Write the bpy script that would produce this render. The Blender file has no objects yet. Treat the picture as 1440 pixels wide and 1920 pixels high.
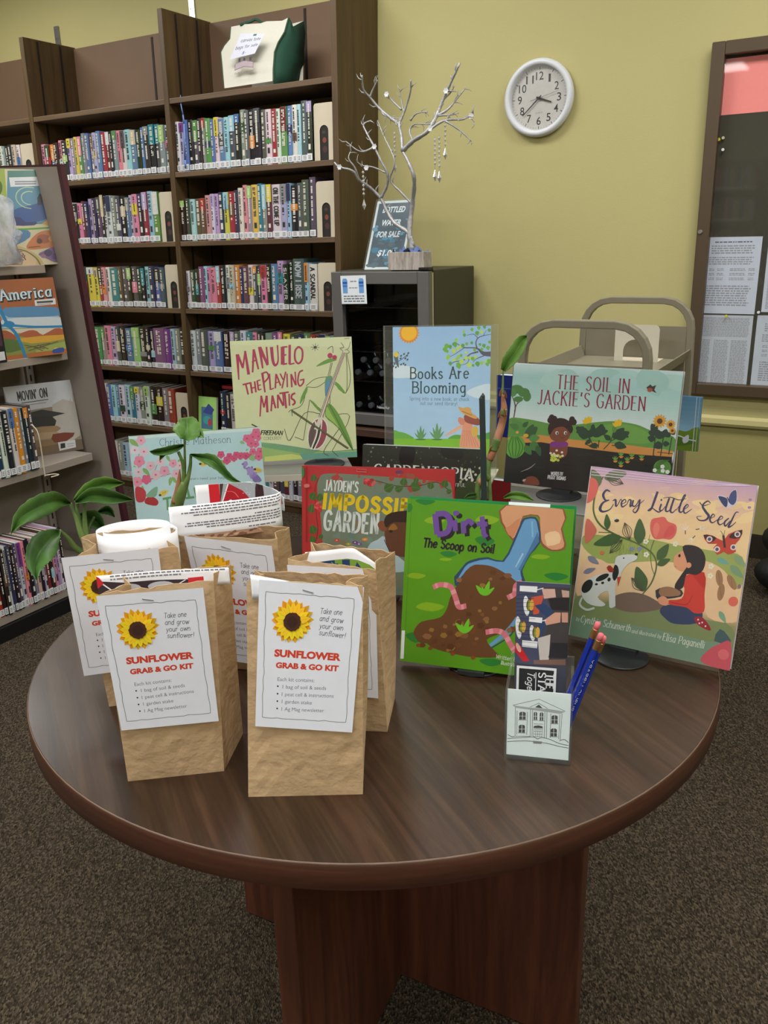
import bpy, bmesh, math, random
from mathutils import Vector, Matrix
R = math.radians
C = bpy.context.scene.collection
scene = bpy.context.scene
random.seed(7)

# ------------------------------------------------------------------ camera
EYE = 1.362
F, PITCH, ROLL, YAW = 1586.4, 0.314548, -0.028990, -0.526471
cs, sn, cp, sp = math.cos(ROLL), math.sin(ROLL), math.cos(PITCH), math.sin(PITCH)
cam_d = bpy.data.cameras.new('camera'); cam = bpy.data.objects.new('camera', cam_d); C.objects.link(cam)
rgt = Vector((cs, sp*sn, cp*sn)); upv = Vector((-sn, sp*cs, cp*cs)); fwd = Vector((0, cp, -sp))
m4 = Matrix.Identity(4)
for i in range(3):
    m4[i][0] = rgt[i]; m4[i][1] = upv[i]; m4[i][2] = -fwd[i]
m4[0][3], m4[1][3], m4[2][3] = 0, 0, EYE
cam.matrix_world = m4
cam_d.sensor_fit = 'VERTICAL'; cam_d.sensor_height = 24; cam_d.sensor_width = 18
cam_d.lens = F/1920*24; cam_d.clip_start = .02
scene.camera = cam

# ------------------------------------------------------------------ light and exposure
scene.view_settings.view_transform = 'Standard'; scene.view_settings.look = 'None'
scene.view_settings.gamma = 1; scene.view_settings.use_curve_mapping = False
scene.view_settings.exposure = 0.0
world = bpy.data.worlds.new('library_air'); scene.world = world; world.use_nodes = True
world.node_tree.nodes['Background'].inputs[0].default_value = (.95, .97, 1, 1)
world.node_tree.nodes["Background"].inputs[1].default_value = .01

# ------------------------------------------------------------------ the wall frame and pixel rays
WX = Vector((math.cos(YAW), math.sin(YAW), 0)); WY = Vector((-math.sin(YAW), math.cos(YAW), 0)); D = 3.743
def S(s, d, z): return WX*s + WY*(D-d) + Vector((0, 0, z))      # s along the back wall, d out of it
def ray(x, y):
    u = (x-720)/F; v = -(y-960)/F
    u2 = cs*u-sn*v; v2 = sn*u+cs*v
    return Vector((u2, cp+sp*v2, -sp+cp*v2))
def on_z(x, y, z):
    d = ray(x, y); return Vector((0, 0, EYE))+d*((z-EYE)/d.z)
def on_plane(x, y, P, n):
    d = ray(x, y); O = Vector((0, 0, EYE)); return O+d*((P-O).dot(n)/d.dot(n))
def on_wall(x, y, d=0): return on_plane(x, y, S(0, d, 0), WY)
def at_depth(x, y, Y): return on_plane(x, y, Vector((0, Y, 0)), Vector((0, 1, 0)))

TABLE = EYE-.6238
TC = Vector((-.0225, 1.2602, TABLE)); TR = .533

# ------------------------------------------------------------------ colours and materials
def lin(c):
    c = c/255
    return c/12.92 if c <= .04045 else ((c+.055)/1.055)**2.4
def rgb(r, g, b, k=1.0): return (min(lin(r)*k, .92), min(lin(g)*k, .92), min(lin(b)*k, .92), 1)
GAIN = 1.0       # photograph value to surface colour, for things under the ceiling lamps
def ph(r, g, b, k=GAIN): return rgb(r, g, b, k)

def node_mat(name):
    m = bpy.data.materials.new(name); m.use_nodes = True
    return m, m.node_tree, m.node_tree.nodes['Principled BSDF']
def mat(name, col, rough=.55, metal=0, scale=40, var=.06, bump=0, bscale=None, spec=.5, coat=0, trans=0, coords='Object', ior=1.45):
    m, t, b = node_mat(name); N = t.nodes; L = t.links
    tc = N.new('ShaderNodeTexCoord'); nz = N.new('ShaderNodeTexNoise'); nz.inputs['Scale'].default_value = scale; nz.inputs['Detail'].default_value = 4
    L.new(tc.outputs[coords], nz.inputs['Vector'])
    mx = N.new('ShaderNodeMix'); mx.data_type = 'RGBA'
    c = col[:3]
    mx.inputs[6].default_value = tuple(max(0, x*(1-var*2)) for x in c)+(1,); mx.inputs[7].default_value = tuple(min(1, x*(1+var*2)) for x in c)+(1,)
    L.new(nz.outputs['Fac'], mx.inputs[0]); L.new(mx.outputs[2], b.inputs['Base Color'])
    b.inputs['Roughness'].default_value = rough; b.inputs['Metallic'].default_value = metal
    b.inputs['Specular IOR Level'].default_value = spec; b.inputs['Coat Weight'].default_value = coat; b.inputs['Coat Roughness'].default_value = .08
    b.inputs['Transmission Weight'].default_value = trans; b.inputs['IOR'].default_value = ior
    if bump:
        n2 = N.new('ShaderNodeTexNoise'); n2.inputs['Scale'].default_value = bscale or scale; n2.inputs['Detail'].default_value = 5
        L.new(tc.outputs[coords], n2.inputs['Vector'])
        bp = N.new('ShaderNodeBump'); bp.inputs['Strength'].default_value = bump; bp.inputs['Distance'].default_value = .01
        L.new(n2.outputs['Fac'], bp.inputs['Height']); L.new(bp.outputs[0], b.inputs['Normal'])
    return m
def print_mat(name, rough, spec=.5, coat=0, bump=0, bscale=30, var=.05, vscale=60, gain=1.0):
    """printed or plain coloured surface: the ink colours are stored on the mesh, with a little mottling"""
    m, t, b = node_mat(name); N = t.nodes; L = t.links
    at = N.new('ShaderNodeVertexColor'); at.layer_name = 'Col'
    tc = N.new('ShaderNodeTexCoord'); nz = N.new('ShaderNodeTexNoise'); nz.inputs['Scale'].default_value = vscale; nz.inputs['Detail'].default_value = 3
    L.new(tc.outputs['Object'], nz.inputs['Vector'])
    mr = N.new('ShaderNodeMapRange'); mr.inputs[3].default_value = gain*(1-var*2); mr.inputs[4].default_value = gain*(1+var*2)
    L.new(nz.outputs['Fac'], mr.inputs[0])
    vm = N.new('ShaderNodeVectorMath'); vm.operation = 'SCALE'
    L.new(at.outputs['Color'], vm.inputs[0]); L.new(mr.outputs[0], vm.inputs['Scale']); L.new(vm.outputs[0], b.inputs['Base Color'])
    b.inputs['Roughness'].default_value = rough; b.inputs['Specular IOR Level'].default_value = spec
    b.inputs['Coat Weight'].default_value = coat; b.inputs['Coat Roughness'].default_value = .12
    if bump:
        n2 = N.new('ShaderNodeTexNoise'); n2.inputs['Scale'].default_value = bscale; n2.inputs['Detail'].default_value = 2
        L.new(tc.outputs['Object'], n2.inputs['Vector'])
        bp = N.new('ShaderNodeBump'); bp.inputs['Strength'].default_value = bump; bp.inputs['Distance'].default_value = .004
        L.new(n2.outputs['Fac'], bp.inputs['Height']); L.new(bp.outputs[0], b.inputs['Normal'])
    return m
def wood_mat(name, c1, c2, c3, scale=(3, 40, 40), rough=.4, rot=0, coords='Object', bump=.05, smear=False, tints=None):
    m, t, b = node_mat(name); N = t.nodes; L = t.links
    tc = N.new('ShaderNodeTexCoord'); mp = N.new('ShaderNodeMapping'); mp.inputs['Rotation'].default_value = (0, 0, rot); mp.inputs['Scale'].default_value = scale
    r0 = N.new('ShaderNodeMapping'); r0.inputs['Rotation'].default_value = (0, 0, rot)
    L.new(tc.outputs[coords], r0.inputs['Vector']); mp.inputs['Rotation'].default_value = (0, 0, 0); L.new(r0.outputs[0], mp.inputs['Vector'])
    nz = N.new('ShaderNodeTexNoise'); nz.inputs['Scale'].default_value = 1; nz.inputs['Detail'].default_value = 8; nz.inputs['Roughness'].default_value = .65; nz.inputs['Distortion'].default_value = .6
    L.new(mp.outputs[0], nz.inputs['Vector'])
    cr = N.new('ShaderNodeValToRGB'); e = cr.color_ramp.elements
    e[0].position = .3; e[0].color = c1; e[1].position = .72; e[1].color = c3; k = cr.color_ramp.elements.new(.5); k.color = c2
    L.new(nz.outputs['Fac'], cr.inputs[0])
    col = cr.outputs[0]
    if tints:      # broad figure of the veneer: bands of two casts and darker cathedral streaks
        m2 = N.new('ShaderNodeMapping'); m2.inputs['Scale'].default_value = (scale[0]*.45, scale[1]*.28, 1); L.new(r0.outputs[0], m2.inputs['Vector'])
        n3 = N.new('ShaderNodeTexNoise'); n3.inputs['Scale'].default_value = 1; n3.inputs['Detail'].default_value = 3; n3.inputs['Distortion'].default_value = .8; L.new(m2.outputs[0], n3.inputs['Vector'])
        c3 = N.new('ShaderNodeValToRGB'); e3 = c3.color_ramp.elements; e3[0].position = .36; e3[0].color = tints[0]; e3[1].position = .64; e3[1].color = tints[2]; k3 = e3.new(.5); k3.color = tints[1]; L.new(n3.outputs['Fac'], c3.inputs[0])
        mu = N.new('ShaderNodeMix'); mu.data_type = 'RGBA'; mu.blend_type = 'MULTIPLY'; mu.inputs[0].default_value = 1; L.new(col, mu.inputs[6]); L.new(c3.outputs[0], mu.inputs[7]); col = mu.outputs[2]
    L.new(col, b.inputs['Base Color'])
    b.inputs['Roughness'].default_value = rough
    bp = N.new('ShaderNodeBump'); bp.inputs['Strength'].default_value = bump; bp.inputs['Distance'].default_value = .002
    L.new(nz.outputs['Fac'], bp.inputs['Height']); L.new(bp.outputs[0], b.inputs['Normal'])
    if smear:
        n2 = N.new('ShaderNodeTexNoise'); n2.inputs['Scale'].default_value = 5; n2.inputs['Detail'].default_value = 5
        L.new(tc.outputs[coords], n2.inputs['Vector'])
        mr = N.new('ShaderNodeMapRange'); mr.inputs[1].default_value = .3; mr.inputs[2].default_value = .7; mr.inputs[3].default_value = rough-.04; mr.inputs[4].default_value = rough+.1; b.inputs['Specular IOR Level'].default_value = .4
        L.new(n2.outputs['Fac'], mr.inputs[0]); L.new(mr.outputs[0], b.inputs['Roughness'])
    return m

# ------------------------------------------------------------------ mesh builder
class MB:
    def __init__(self): self.v = []; self.f = []; self.c = []; self.m = []; self.col = (.5, .5, .5, 1); self.mi = 0; self.sm = []; self.smooth = False
    def face(self, idx, col=None):
        self.f.append(tuple(idx)); self.c.append(col or self.col); self.m.append(self.mi); self.sm.append(self.smooth)
    def poly(self, pts, col=None):
        n = len(self.v); self.v += [tuple(p) for p in pts]; self.face(range(n, n+len(pts)), col)
    def hexa(self, p, col=None):
        """eight corners: four of the bottom ring, four of the top ring"""
        n = len(self.v); self.v += [tuple(q) for q in p]
        for q in ((3, 2, 1, 0), (4, 5, 6, 7), (0, 1, 5, 4), (1, 2, 6, 5), (2, 3, 7, 6), (3, 0, 4, 7)): self.face([n+i for i in q], col)
    def box(self, x0, x1, y0, y1, z0, z1, col=None):
        self.hexa([(x0, y0, z0), (x1, y0, z0), (x1, y1, z0), (x0, y1, z0), (x0, y0, z1), (x1, y0, z1), (x1, y1, z1), (x0, y1, z1)], col)
    def prism(self, pts, off, col=None):
        """extrude a flat outline (3D points, counter-clockwise seen against off) by the vector off"""
        n = len(self.v); k = len(pts); o = Vector(off)
        self.v += [tuple(p) for p in pts]+[tuple(Vector(p)+o) for p in pts]
        self.face([n+i for i in reversed(range(k))], col); self.face([n+k+i for i in range(k)], col)
        for i in range(k):
            j = (i+1) % k; self.face([n+i, n+j, n+k+j, n+k+i], col)
    def tube(self, path, r, seg=8, col=None, closed=False, cap=True):
        path = [Vector(p) for p in path]; k = len(path)
        rr = r if isinstance(r, (list, tuple)) else [r]*k
        rings = []; ref = None
        for i, p in enumerate(path):
            a = path[(i-1) % k] if (closed or i > 0) else p; b = path[(i+1) % k] if (closed or i < k-1) else p
            t = (b-a); t = t.normalized() if t.length > 1e-9 else Vector((0, 0, 1))
            if ref is None:
                ref = Vector((0, 0, 1)) if abs(t.z) < .9 else Vector((1, 0, 0))
            n1 = (ref-t*ref.dot(t)).normalized(); ref = n1; n2 = t.cross(n1)
            n = len(self.v)
            for j in range(seg):
                a_ = 2*math.pi*j/seg; self.v.append(tuple(p+(n1*math.cos(a_)+n2*math.sin(a_))*rr[i]))
            rings.append(n)
        for i in range(k if closed else k-1):
            A = rings[i]; B = rings[(i+1) % k]
            for j in range(seg):
                self.face([A+j, A+(j+1) % seg, B+(j+1) % seg, B+j], col)
        if cap and not closed:
            self.face([rings[0]+j for j in reversed(range(seg))], col); self.face([rings[-1]+j for j in range(seg)], col)
    def lathe(self, prof, seg=32, cx=0, cy=0, col=None, axis='z', cap=True):
        """profile of (radius, height) pairs turned about the upright axis"""
        rings = []
        for r, h in prof:
            n = len(self.v); rings.append(n)
            for j in range(seg):
                a = 2*math.pi*j/seg
                q = (cx+r*math.cos(a), cy+r*math.sin(a), h)
                if axis == 'y': q = (cx+r*math.cos(a), h, cy+r*math.sin(a))
                self.v.append(q)
        for A, B in zip(rings, rings[1:]):
            for j in range(seg): self.face([A+j, A+(j+1) % seg, B+(j+1) % seg, B+j], col)
        if cap:
            self.face([rings[0]+j for j in reversed(range(seg))], col); self.face([rings[-1]+j for j in range(seg)], col)
    def grid(self, rows, col=None):
        """rows of points joined into a sheet; col may be a function of (row, column)"""
        n = len(self.v); w = len(rows[0])
        for r in rows: self.v += [tuple(p) for p in r]
        for i in range(len(rows)-1):
            for j in range(w-1):
                self.face([n+i*w+j, n+i*w+j+1, n+(i+1)*w+j+1, n+(i+1)*w+j], col(i, j) if callable(col) else col)
    def build(self, name, mats, parent=None, map=None, normals=False):
        v = [map(Vector(p)) for p in self.v] if map else self.v
        me = bpy.data.meshes.new(name); me.from_pydata([tuple(p) for p in v], [], self.f)
        if not isinstance(mats, (list, tuple)): mats = [mats]
        for q in mats: me.materials.append(q)
        me.polygons.foreach_set('material_index', self.m); me.polygons.foreach_set('use_smooth', self.sm)
        ca = me.color_attributes.new('Col', 'FLOAT_COLOR', 'CORNER'); buf = []
        for f, c in zip(self.f, self.c): buf += list(c)*len(f)
        ca.data.foreach_set('color', buf)
        if normals:
            bm = bmesh.new(); bm.from_mesh(me); bmesh.ops.recalc_face_normals(bm, faces=bm.faces); bm.to_mesh(me); bm.free()
        me.update()
        o = bpy.data.objects.new(name, me); C.objects.link(o)
        if parent is not None: o.parent = parent
        return o

def tag(o, label=None, cat=None, group=None, kind=None):
    if label: o['label'] = label
    if cat: o['category'] = cat
    if group: o['group'] = group
    if kind: o['kind'] = kind
    return o
def thing(name, label, cat, loc=(0, 0, 0), rz=0, group=None):
    o = bpy.data.objects.new(name, None); C.objects.link(o); o.location = loc; o.rotation_euler = (0, 0, rz); o.empty_display_size = .05
    return tag(o, label, cat, group)
def put(o, loc, rz=0):
    o.location = loc; o.rotation_euler = (0, 0, rz); return o
def bevel(o, w=.002, seg=2, angle=40):
    b = o.modifiers.new('bevel', 'BEVEL'); b.width = w; b.segments = seg; b.limit_method = 'ANGLE'; b.angle_limit = R(angle); return o
def thick(o, t=.0006, off=0):
    s = o.modifiers.new('thickness', 'SOLIDIFY'); s.thickness = t; s.offset = off; return o
def subd(o, n=1):
    s = o.modifiers.new('smooth', 'SUBSURF'); s.levels = n; s.render_levels = n; return o
def spline(pts, n=8, closed=False):
    """points along a smooth line through pts (any dimension)"""
    P = [tuple(p) for p in pts]; k = len(P); out = []
    for i in range(k if closed else k-1):
        p1, p2 = P[i], P[(i+1) % k]
        p0 = P[i-1] if (closed or i > 0) else tuple(2*a-b for a, b in zip(p1, p2))
        p3 = P[(i+2) % k] if (closed or i < k-2) else tuple(2*a-b for a, b in zip(p2, p1))
        for j in range(n):
            t = j/n
            out.append(tuple(.5*((2*b)+(c-a)*t+(2*a-5*b+4*c-d)*t*t+(3*b-a-3*c+d)*t**3) for a, b, c, d in zip(p0, p1, p2, p3)))
    if not closed: out.append(P[-1])
    return out

# ------------------------------------------------------------------ lettering: a pen alphabet, (advance, strokes); '~' strokes are smooth
def _g(s):
    """'w|x,y x,y;~x,y ...' in hundredths of the capital height"""
    w, st = s.split('|'); out = []
    for q in st.split(';'):
        if not q: continue
        smooth = q[0] == '~'; q = q.lstrip('~')
        pts = [tuple(float(a)/100 for a in p.split(',')) for p in q.split()]
        out.append(spline(pts, 5) if smooth else pts)
    return float(w)/100, out
PEN = {k: _g(v) for k, v in {
'A': '72|0,0 35,100;35,100 70,0;13,36 57,36', 'B': '62|2,0 2,100;~2,100 32,99 52,88 52,66 34,54 2,53;~2,53 38,53 60,40 58,14 36,1 2,0',
'C': '68|~64,84 48,98 28,98 8,82 0,50 8,18 28,2 48,2 64,16', 'D': '70|2,0 2,100;~2,100 30,99 56,86 66,50 56,14 30,1 2,0',
'E': '56|52,100 2,100 2,0 52,0;2,52 44,52', 'F': '54|52,100 2,100 2,0;2,52 42,52', 'G': '72|~64,84 48,98 28,98 8,82 0,50 8,18 28,2 50,2 66,16;66,16 66,46 42,46',
'H': '68|2,0 2,100;62,0 62,100;2,52 62,52', 'I': '16|4,0 4,100', 'J': '50|~42,100 42,30 38,8 22,-2 4,8', 'K': '64|2,0 2,100;58,100 2,44;20,60 60,0', 'L': '54|2,100 2,0 50,0',
'M': '84|2,0 8,100;8,100 40,24;40,24 72,100;72,100 78,0', 'N': '70|2,0 2,100;2,100 62,0;62,0 62,100', 'O': '78|~36,100 10,86 0,50 10,14 36,0 62,14 72,50 62,86 36,100', 'P': '60|2,0 2,100;~2,100 34,99 54,86 54,60 34,46 2,45',
'Q': '78|~36,100 10,86 0,50 10,14 36,0 62,14 72,50 62,86 36,100;44,22 74,-6', 'R': '64|2,0 2,100;~2,100 34,99 54,87 54,62 34,49 2,48;30,48 60,0', 'S': '58|~52,86 38,99 16,97 4,80 12,62 40,46 52,28 46,8 24,0 2,14',
'T': '62|30,0 30,100;0,100 60,100', 'U': '70|~2,100 2,34 10,8 32,0 54,8 62,34 62,100', 'V': '70|0,100 34,0;34,0 68,100', 'W': '98|0,100 22,0;22,0 47,88;47,88 72,0;72,0 94,100', 'X': '66|0,0 60,100;0,100 60,0', 'Y': '66|0,100 32,50 64,100;32,50 32,0', 'Z': '62|2,100 58,100 0,0 60,0',
'a': '56|~44,54 26,62 6,50 2,26 12,4 30,2 46,22;46,62 46,0', 'b': '56|2,100 2,0;~2,40 18,60 38,58 50,32 40,4 18,0 2,20', 'c': '50|~44,50 26,62 6,50 2,28 10,4 28,0 46,12', 'd': '58|~48,40 34,60 14,58 2,32 10,4 32,0 48,20;48,100 48,0',
'e': '54|~4,34 48,36 40,58 22,62 4,46 4,18 20,0 46,10', 'f': '34|~36,94 22,100 14,86 14,0;0,62 32,62', 'g': '56|~46,54 28,62 6,50 2,30 12,8 32,6 46,26;~46,62 46,-10 36,-30 8,-26', 'h': '56|2,100 2,0;~2,38 18,60 36,60 46,42 46,0', 'i': '16|4,60 4,0;4,84 4,80',
'j': '20|~12,60 12,-14 2,-28 -8,-24;12,84 12,80', 'k': '50|2,100 2,0;44,62 2,24;16,36 46,0', 'l': '16|4,100 4,0', 'm': '84|2,62 2,0;~2,38 14,60 30,60 38,44 38,0;~38,40 52,60 66,60 74,44 74,0', 'n': '56|2,62 2,0;~2,38 18,60 36,60 46,42 46,0',
'o': '56|~26,62 6,50 2,31 6,10 26,0 46,10 50,31 46,50 26,62', 'p': '56|2,62 2,-30;~2,40 18,60 38,58 50,32 40,4 18,0 2,20', 'q': '56|~48,40 34,60 14,58 2,32 10,4 32,0 48,20;48,62 48,-30', 'r': '38|2,62 2,0;~2,36 14,58 34,58', 's': '46|~40,52 24,62 6,52 12,36 34,26 40,10 22,0 2,10',
't': '36|~14,88 14,16 22,0 34,6;0,62 32,62', 'u': '56|~2,62 2,18 14,0 30,4 46,26;46,62 46,0', 'v': '50|0,62 24,0;24,0 48,62', 'w': '74|0,62 18,0;18,0 36,56;36,56 54,0;54,0 72,62', 'x': '50|0,62 44,0;44,62 0,0', 'y': '52|0,62 24,2;~50,62 24,2 12,-26 0,-26', 'z': '48|2,62 42,62 0,0 44,0',
"'": '16|6,100 3,76', '!': '18|6,100 6,26;6,4 6,0', '.': '16|5,3 5,0', ',': '16|6,4 2,-12', ':': '18|6,54 6,50;6,6 6,2', '-': '40|4,40 34,40', '$': '58|~52,80 38,93 16,91 4,76 12,60 40,46 52,30 46,14 24,6 2,18;28,106 28,-8', '1': '40|4,80 24,100 24,0', '0': '62|~30,100 8,86 0,50 8,14 30,0 52,14 58,50 52,86 30,100', '&': '74|~70,0 14,72 16,94 34,98 44,80 8,36 4,14 24,0 48,8 66,44', ' ': '34|'}.items()}
def pen_width(txt, track=0.12): return sum(PEN.get(ch, PEN['-'])[0]+track for ch in txt)-track

class Sheet:
    """A flat printed face in its own plane: x right, y up, metres from its lower left corner; picture marks may be given in the pixel frame of a close look
    at the photograph, mapped to the face by its four corners."""
    def __init__(self, W, H, quad=None, ox=0, oy=0, sc=1):
        self.W, self.H = W, H; self.mb = MB(); self.boxes = []; self.eps = 4e-5; self.base = 0
        self.frame(ox, oy, sc); self.h = None
        if quad:
            self.h = self.homography(quad, [(0, H), (W, H), (W, 0), (0, 0)])
    def frame(self, ox, oy, sc): self.ox, self.oy, self.sc = ox, oy, sc; return self
    @staticmethod
    def homography(src, dst):
        A = []
        for (x, y), (u, v) in zip(src, dst):
            A.append([x, y, 1, 0, 0, 0, -u*x, -u*y, u]); A.append([0, 0, 0, x, y, 1, -v*x, -v*y, v])
        n = 8
        for i in range(n):
            p = max(range(i, n), key=lambda r: abs(A[r][i])); A[i], A[p] = A[p], A[i]
            for r in range(n):
                if r != i:
                    k = A[r][i]/A[i][i]
                    A[r] = [a-k*b for a, b in zip(A[r], A[i])]
        return [A[i][8]/A[i][i] for i in range(n)]
    def uv(self, p):
        if self.h is None: return (p[0], p[1])
        x = self.ox+p[0]/self.sc; y = self.oy+p[1]/self.sc; h = self.h
        w = h[6]*x+h[7]*y+1
        return ((h[0]*x+h[1]*y+h[2])/w, (h[3]*x+h[4]*y+h[5])/w)
    def layer(self, pts):
        x0 = min(p[0] for p in pts); x1 = max(p[0] for p in pts); y0 = min(p[1] for p in pts); y1 = max(p[1] for p in pts)
        l = 1+max([b[4] for b in self.boxes if b[0] < x1 and b[1] > x0 and b[2] < y1 and b[3] > y0], default=self.base)
        self.boxes.append((x0, x1, y0, y1, l)); return l
    def _clip(self, pts):
        W, H = self.W, self.H
        for ax, lim, sg in ((0, 0, 1), (0, W, -1), (1, 0, 1), (1, H, -1)):
            out = []; k = len(pts)
            for i in range(k):
                a, b = pts[i], pts[(i+1) % k]; da = (a[ax]-lim)*sg; db = (b[ax]-lim)*sg
                if da >= 0: out.append(a)
                if (da < 0) != (db < 0) and da != db:
                    t = da/(da-db); out.append((a[0]+(b[0]-a[0])*t, a[1]+(b[1]-a[1])*t))
            pts = out
            if len(pts) < 3: return []
        return pts
    def _add(self, pts, col, z):
        pts = self._clip(pts)
        if len(pts) < 3: return
        a = sum(p[0]*q[1]-q[0]*p[1] for p, q in zip(pts, pts[1:]+pts[:1]))
        if abs(a) < 1e-12: return
        if a < 0: pts = pts[::-1]
        self.mb.poly([(x, y, z) for x, y in pts], col)
    def rect(self, col):
        self.mb.poly([(0, 0, 0), (self.W, 0, 0), (self.W, self.H, 0), (0, self.H, 0)], col)
    def fill(self, pts, col, smooth=0):
        q = spline(pts, smooth, True) if smooth else pts
        q = [self.uv(p) for p in q]; self._add(q, col, self.layer(q)*self.eps)
    def band(self, ylist):
        """stack of horizontal colour bands (local y fraction, colour), blended in steps: printed colour washes"""
        for (a, ca), (b, cb) in zip(ylist, ylist[1:]):
            n = 8
            for i in range(n):
                t = (i+.5)/n; c = tuple(x+(y-x)*t for x, y in zip(ca, cb))
                y0 = (a+(b-a)*i/n)*self.H; y1 = (a+(b-a)*(i+1)/n)*self.H
                self.mb.poly([(0, y0, 1e-5), (self.W, y0, 1e-5), (self.W, y1, 1e-5), (0, y1, 1e-5)], c)
    def ell(self, x, y, rx, ry, col, rot=0, n=20):
        ca, sa = math.cos(R(rot)), math.sin(R(rot))
        self.fill([(x+rx*math.cos(t)*ca-ry*math.sin(t)*sa, y+rx*math.cos(t)*sa+ry*math.sin(t)*ca) for t in [2*math.pi*i/n for i in range(n)]], col)
    def leaf(self, x0, y0, x1, y1, w, col):
        dx, dy = x1-x0, y1-y0; px, py = -dy*w, dx*w
        self.fill([(x0, y0), (x0+dx*.3+px, y0+dy*.3+py), (x0+dx*.65+px*.8, y0+dy*.65+py*.8), (x1, y1), (x0+dx*.65-px*.8, y0+dy*.65-py*.8), (x0+dx*.3-px, y0+dy*.3-py)], col, 3)
    def line(self, pts, w, col, smooth=0, z=None, local=False):
        """a pen stroke; w one width or one per point, in the units of pts"""
        if isinstance(w, (int, float)): w = [w]*len(pts)
        if smooth:
            q = spline([(p[0], p[1], ww) for p, ww in zip(pts, w)], smooth); pts = [(a, b) for a, b, _ in q]; w = [max(c, .01*max(w)) for *_, c in q]
        L = []; Rr = []; k = len(pts)
        for i in range(k):
            a = pts[max(0, i-1)]; b = pts[min(k-1, i+1)]; dx, dy = b[0]-a[0], b[1]-a[1]; d = math.hypot(dx, dy) or 1
            nx, ny = -dy/d*w[i]/2, dx/d*w[i]/2
            m = 1
            if 0 < i < k-1:
                d1 = (pts[i][0]-a[0], pts[i][1]-a[1]); l1 = math.hypot(*d1) or 1
                m = min(1.6, 1/max(.5, abs((d1[0]*dx+d1[1]*dy)/(l1*d))))
            L.append((pts[i][0]+nx*m, pts[i][1]+ny*m)); Rr.append((pts[i][0]-nx*m, pts[i][1]-ny*m))
        if not local: L = [self.uv(p) for p in L]; Rr = [self.uv(p) for p in Rr]
        if z is None: z = self.layer(L+Rr)*self.eps
        for i in range(k-1): self._add([L[i], L[i+1], Rr[i+1], Rr[i]], col, z)
    def text(self, txt, x, y, x1, y1, h, col, w=.12, thin=None, serif=0, slant=0, track=.14, fit=True, wob=0, z=None, caps=True):
        """pen lettering on the line from (x,y) to (x1,y1), capital height h (all in frame units); w is the pen width over h"""
        tw = pen_width(txt, track); dx, dy = x1-x, y1-y; Ln = math.hypot(dx, dy); ux, uy = dx/Ln, dy/Ln
        sx = Ln/tw/h if fit else 1.0
        s = -1 if self.h is not None else 1
        px, py = (-uy*s, ux*s) if s > 0 else (uy, -ux)
        thin = w if thin is None else thin
        rnd = random.Random(len(txt)); pos = 0
        allp = []
        strokes = []
        for ch in txt:
            adv, st = PEN.get(ch, PEN['-'])
            dz = rnd.uniform(-wob, wob)
            for q in st:
                pts = []; 
                def M(a, b): 
                    X = (pos+a+slant*b)*h*sx; Y = (b+dz)*h
                    return (x+ux*X+px*Y, y+uy*X+py*Y)
                q2 = [M(a, b) for a, b in q]; ww = []
                for i in range(len(q)):
                    a = q[max(0, i-1)]; b = q[min(len(q)-1, i+1)]; d = math.hypot(b[0]-a[0], b[1]-a[1]) or 1
                    ww.append((thin+(w-thin)*abs(b[1]-a[1])/d)*h)
                strokes.append((q2, ww))
                if serif and len(q) > 1:
                    for e, f in ((q[0], q[1]), (q[-1], q[-2])):
                        d = math.hypot(e[0]-f[0], e[1]-f[1]) or 1
                        if abs(e[1]-f[1])/d > .75 and (e[1] < .02 or e[1] > .58):
                            strokes.append(([M(e[0]-serif, e[1]), M(e[0]+serif, e[1])], [max(thin, .05)*h]*2))
            pos += adv+track
        P = [self.uv(p) for q, _ in strokes for p in q]
        if not P: return
        if z is None: z = self.layer(P)*self.eps
        for q, ww in strokes:
            # round the pen ends a little by running past them
            if len(q) > 1 and not serif:
                (ax, ay), (bx, by) = q[0], q[1]; d = math.hypot(bx-ax, by-ay) or 1; e = ww[0]*.35
                q = [(ax-(bx-ax)/d*e, ay-(by-ay)/d*e)]+q[1:]
                (ax, ay), (bx, by) = q[-1], q[-2]; d = math.hypot(bx-ax, by-ay) or 1
                q = q[:-1]+[(ax-(bx-ax)/d*e, ay-(by-ay)/d*e)]
            self.line(q, ww, col, z=z)
    def type(self, txt, x, y, x1, y1, h, col, bold=0, shear=0, z=None):
        """set type (plain sans letters) with its baseline from (x,y) to (x1,y1) and capital height h, in frame units"""
        me = font_mesh(txt, bold, shear)
        xs = [v.co.x for v in me.vertices]; a, b = min(xs), max(xs)
        dx, dy = x1-x, y1-y; Ln = math.hypot(dx, dy); ux, uy = dx/Ln, dy/Ln
        px, py = (uy, -ux) if self.h is not None else (-uy, ux)
        k = Ln/(b-a); kh = h/.729
        V = [self.uv((x+ux*(v.co.x-a)*k+px*v.co.y*kh, y+uy*(v.co.x-a)*k+py*v.co.y*kh)) for v in me.vertices]
        if z is None: z = self.layer(V)*self.eps
        for p in me.polygons: self._add([V[i] for i in p.vertices], col, z)
_fonts = {}
def font_mesh(txt, bold, shear):
    key = (txt, bold, shear)
    if key not in _fonts:
        c = bpy.data.curves.new('type', 'FONT'); c.body = txt; c.offset = bold; c.shear = shear; c.resolution_u = 3; c.size = 1
        o = bpy.data.objects.new('type', c); C.objects.link(o)
        dg = bpy.context.evaluated_depsgraph_get(); _fonts[key] = bpy.data.meshes.new_from_object(o.evaluated_get(dg))
        bpy.data.objects.remove(o); bpy.data.curves.remove(c)
    return _fonts[key]

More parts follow.
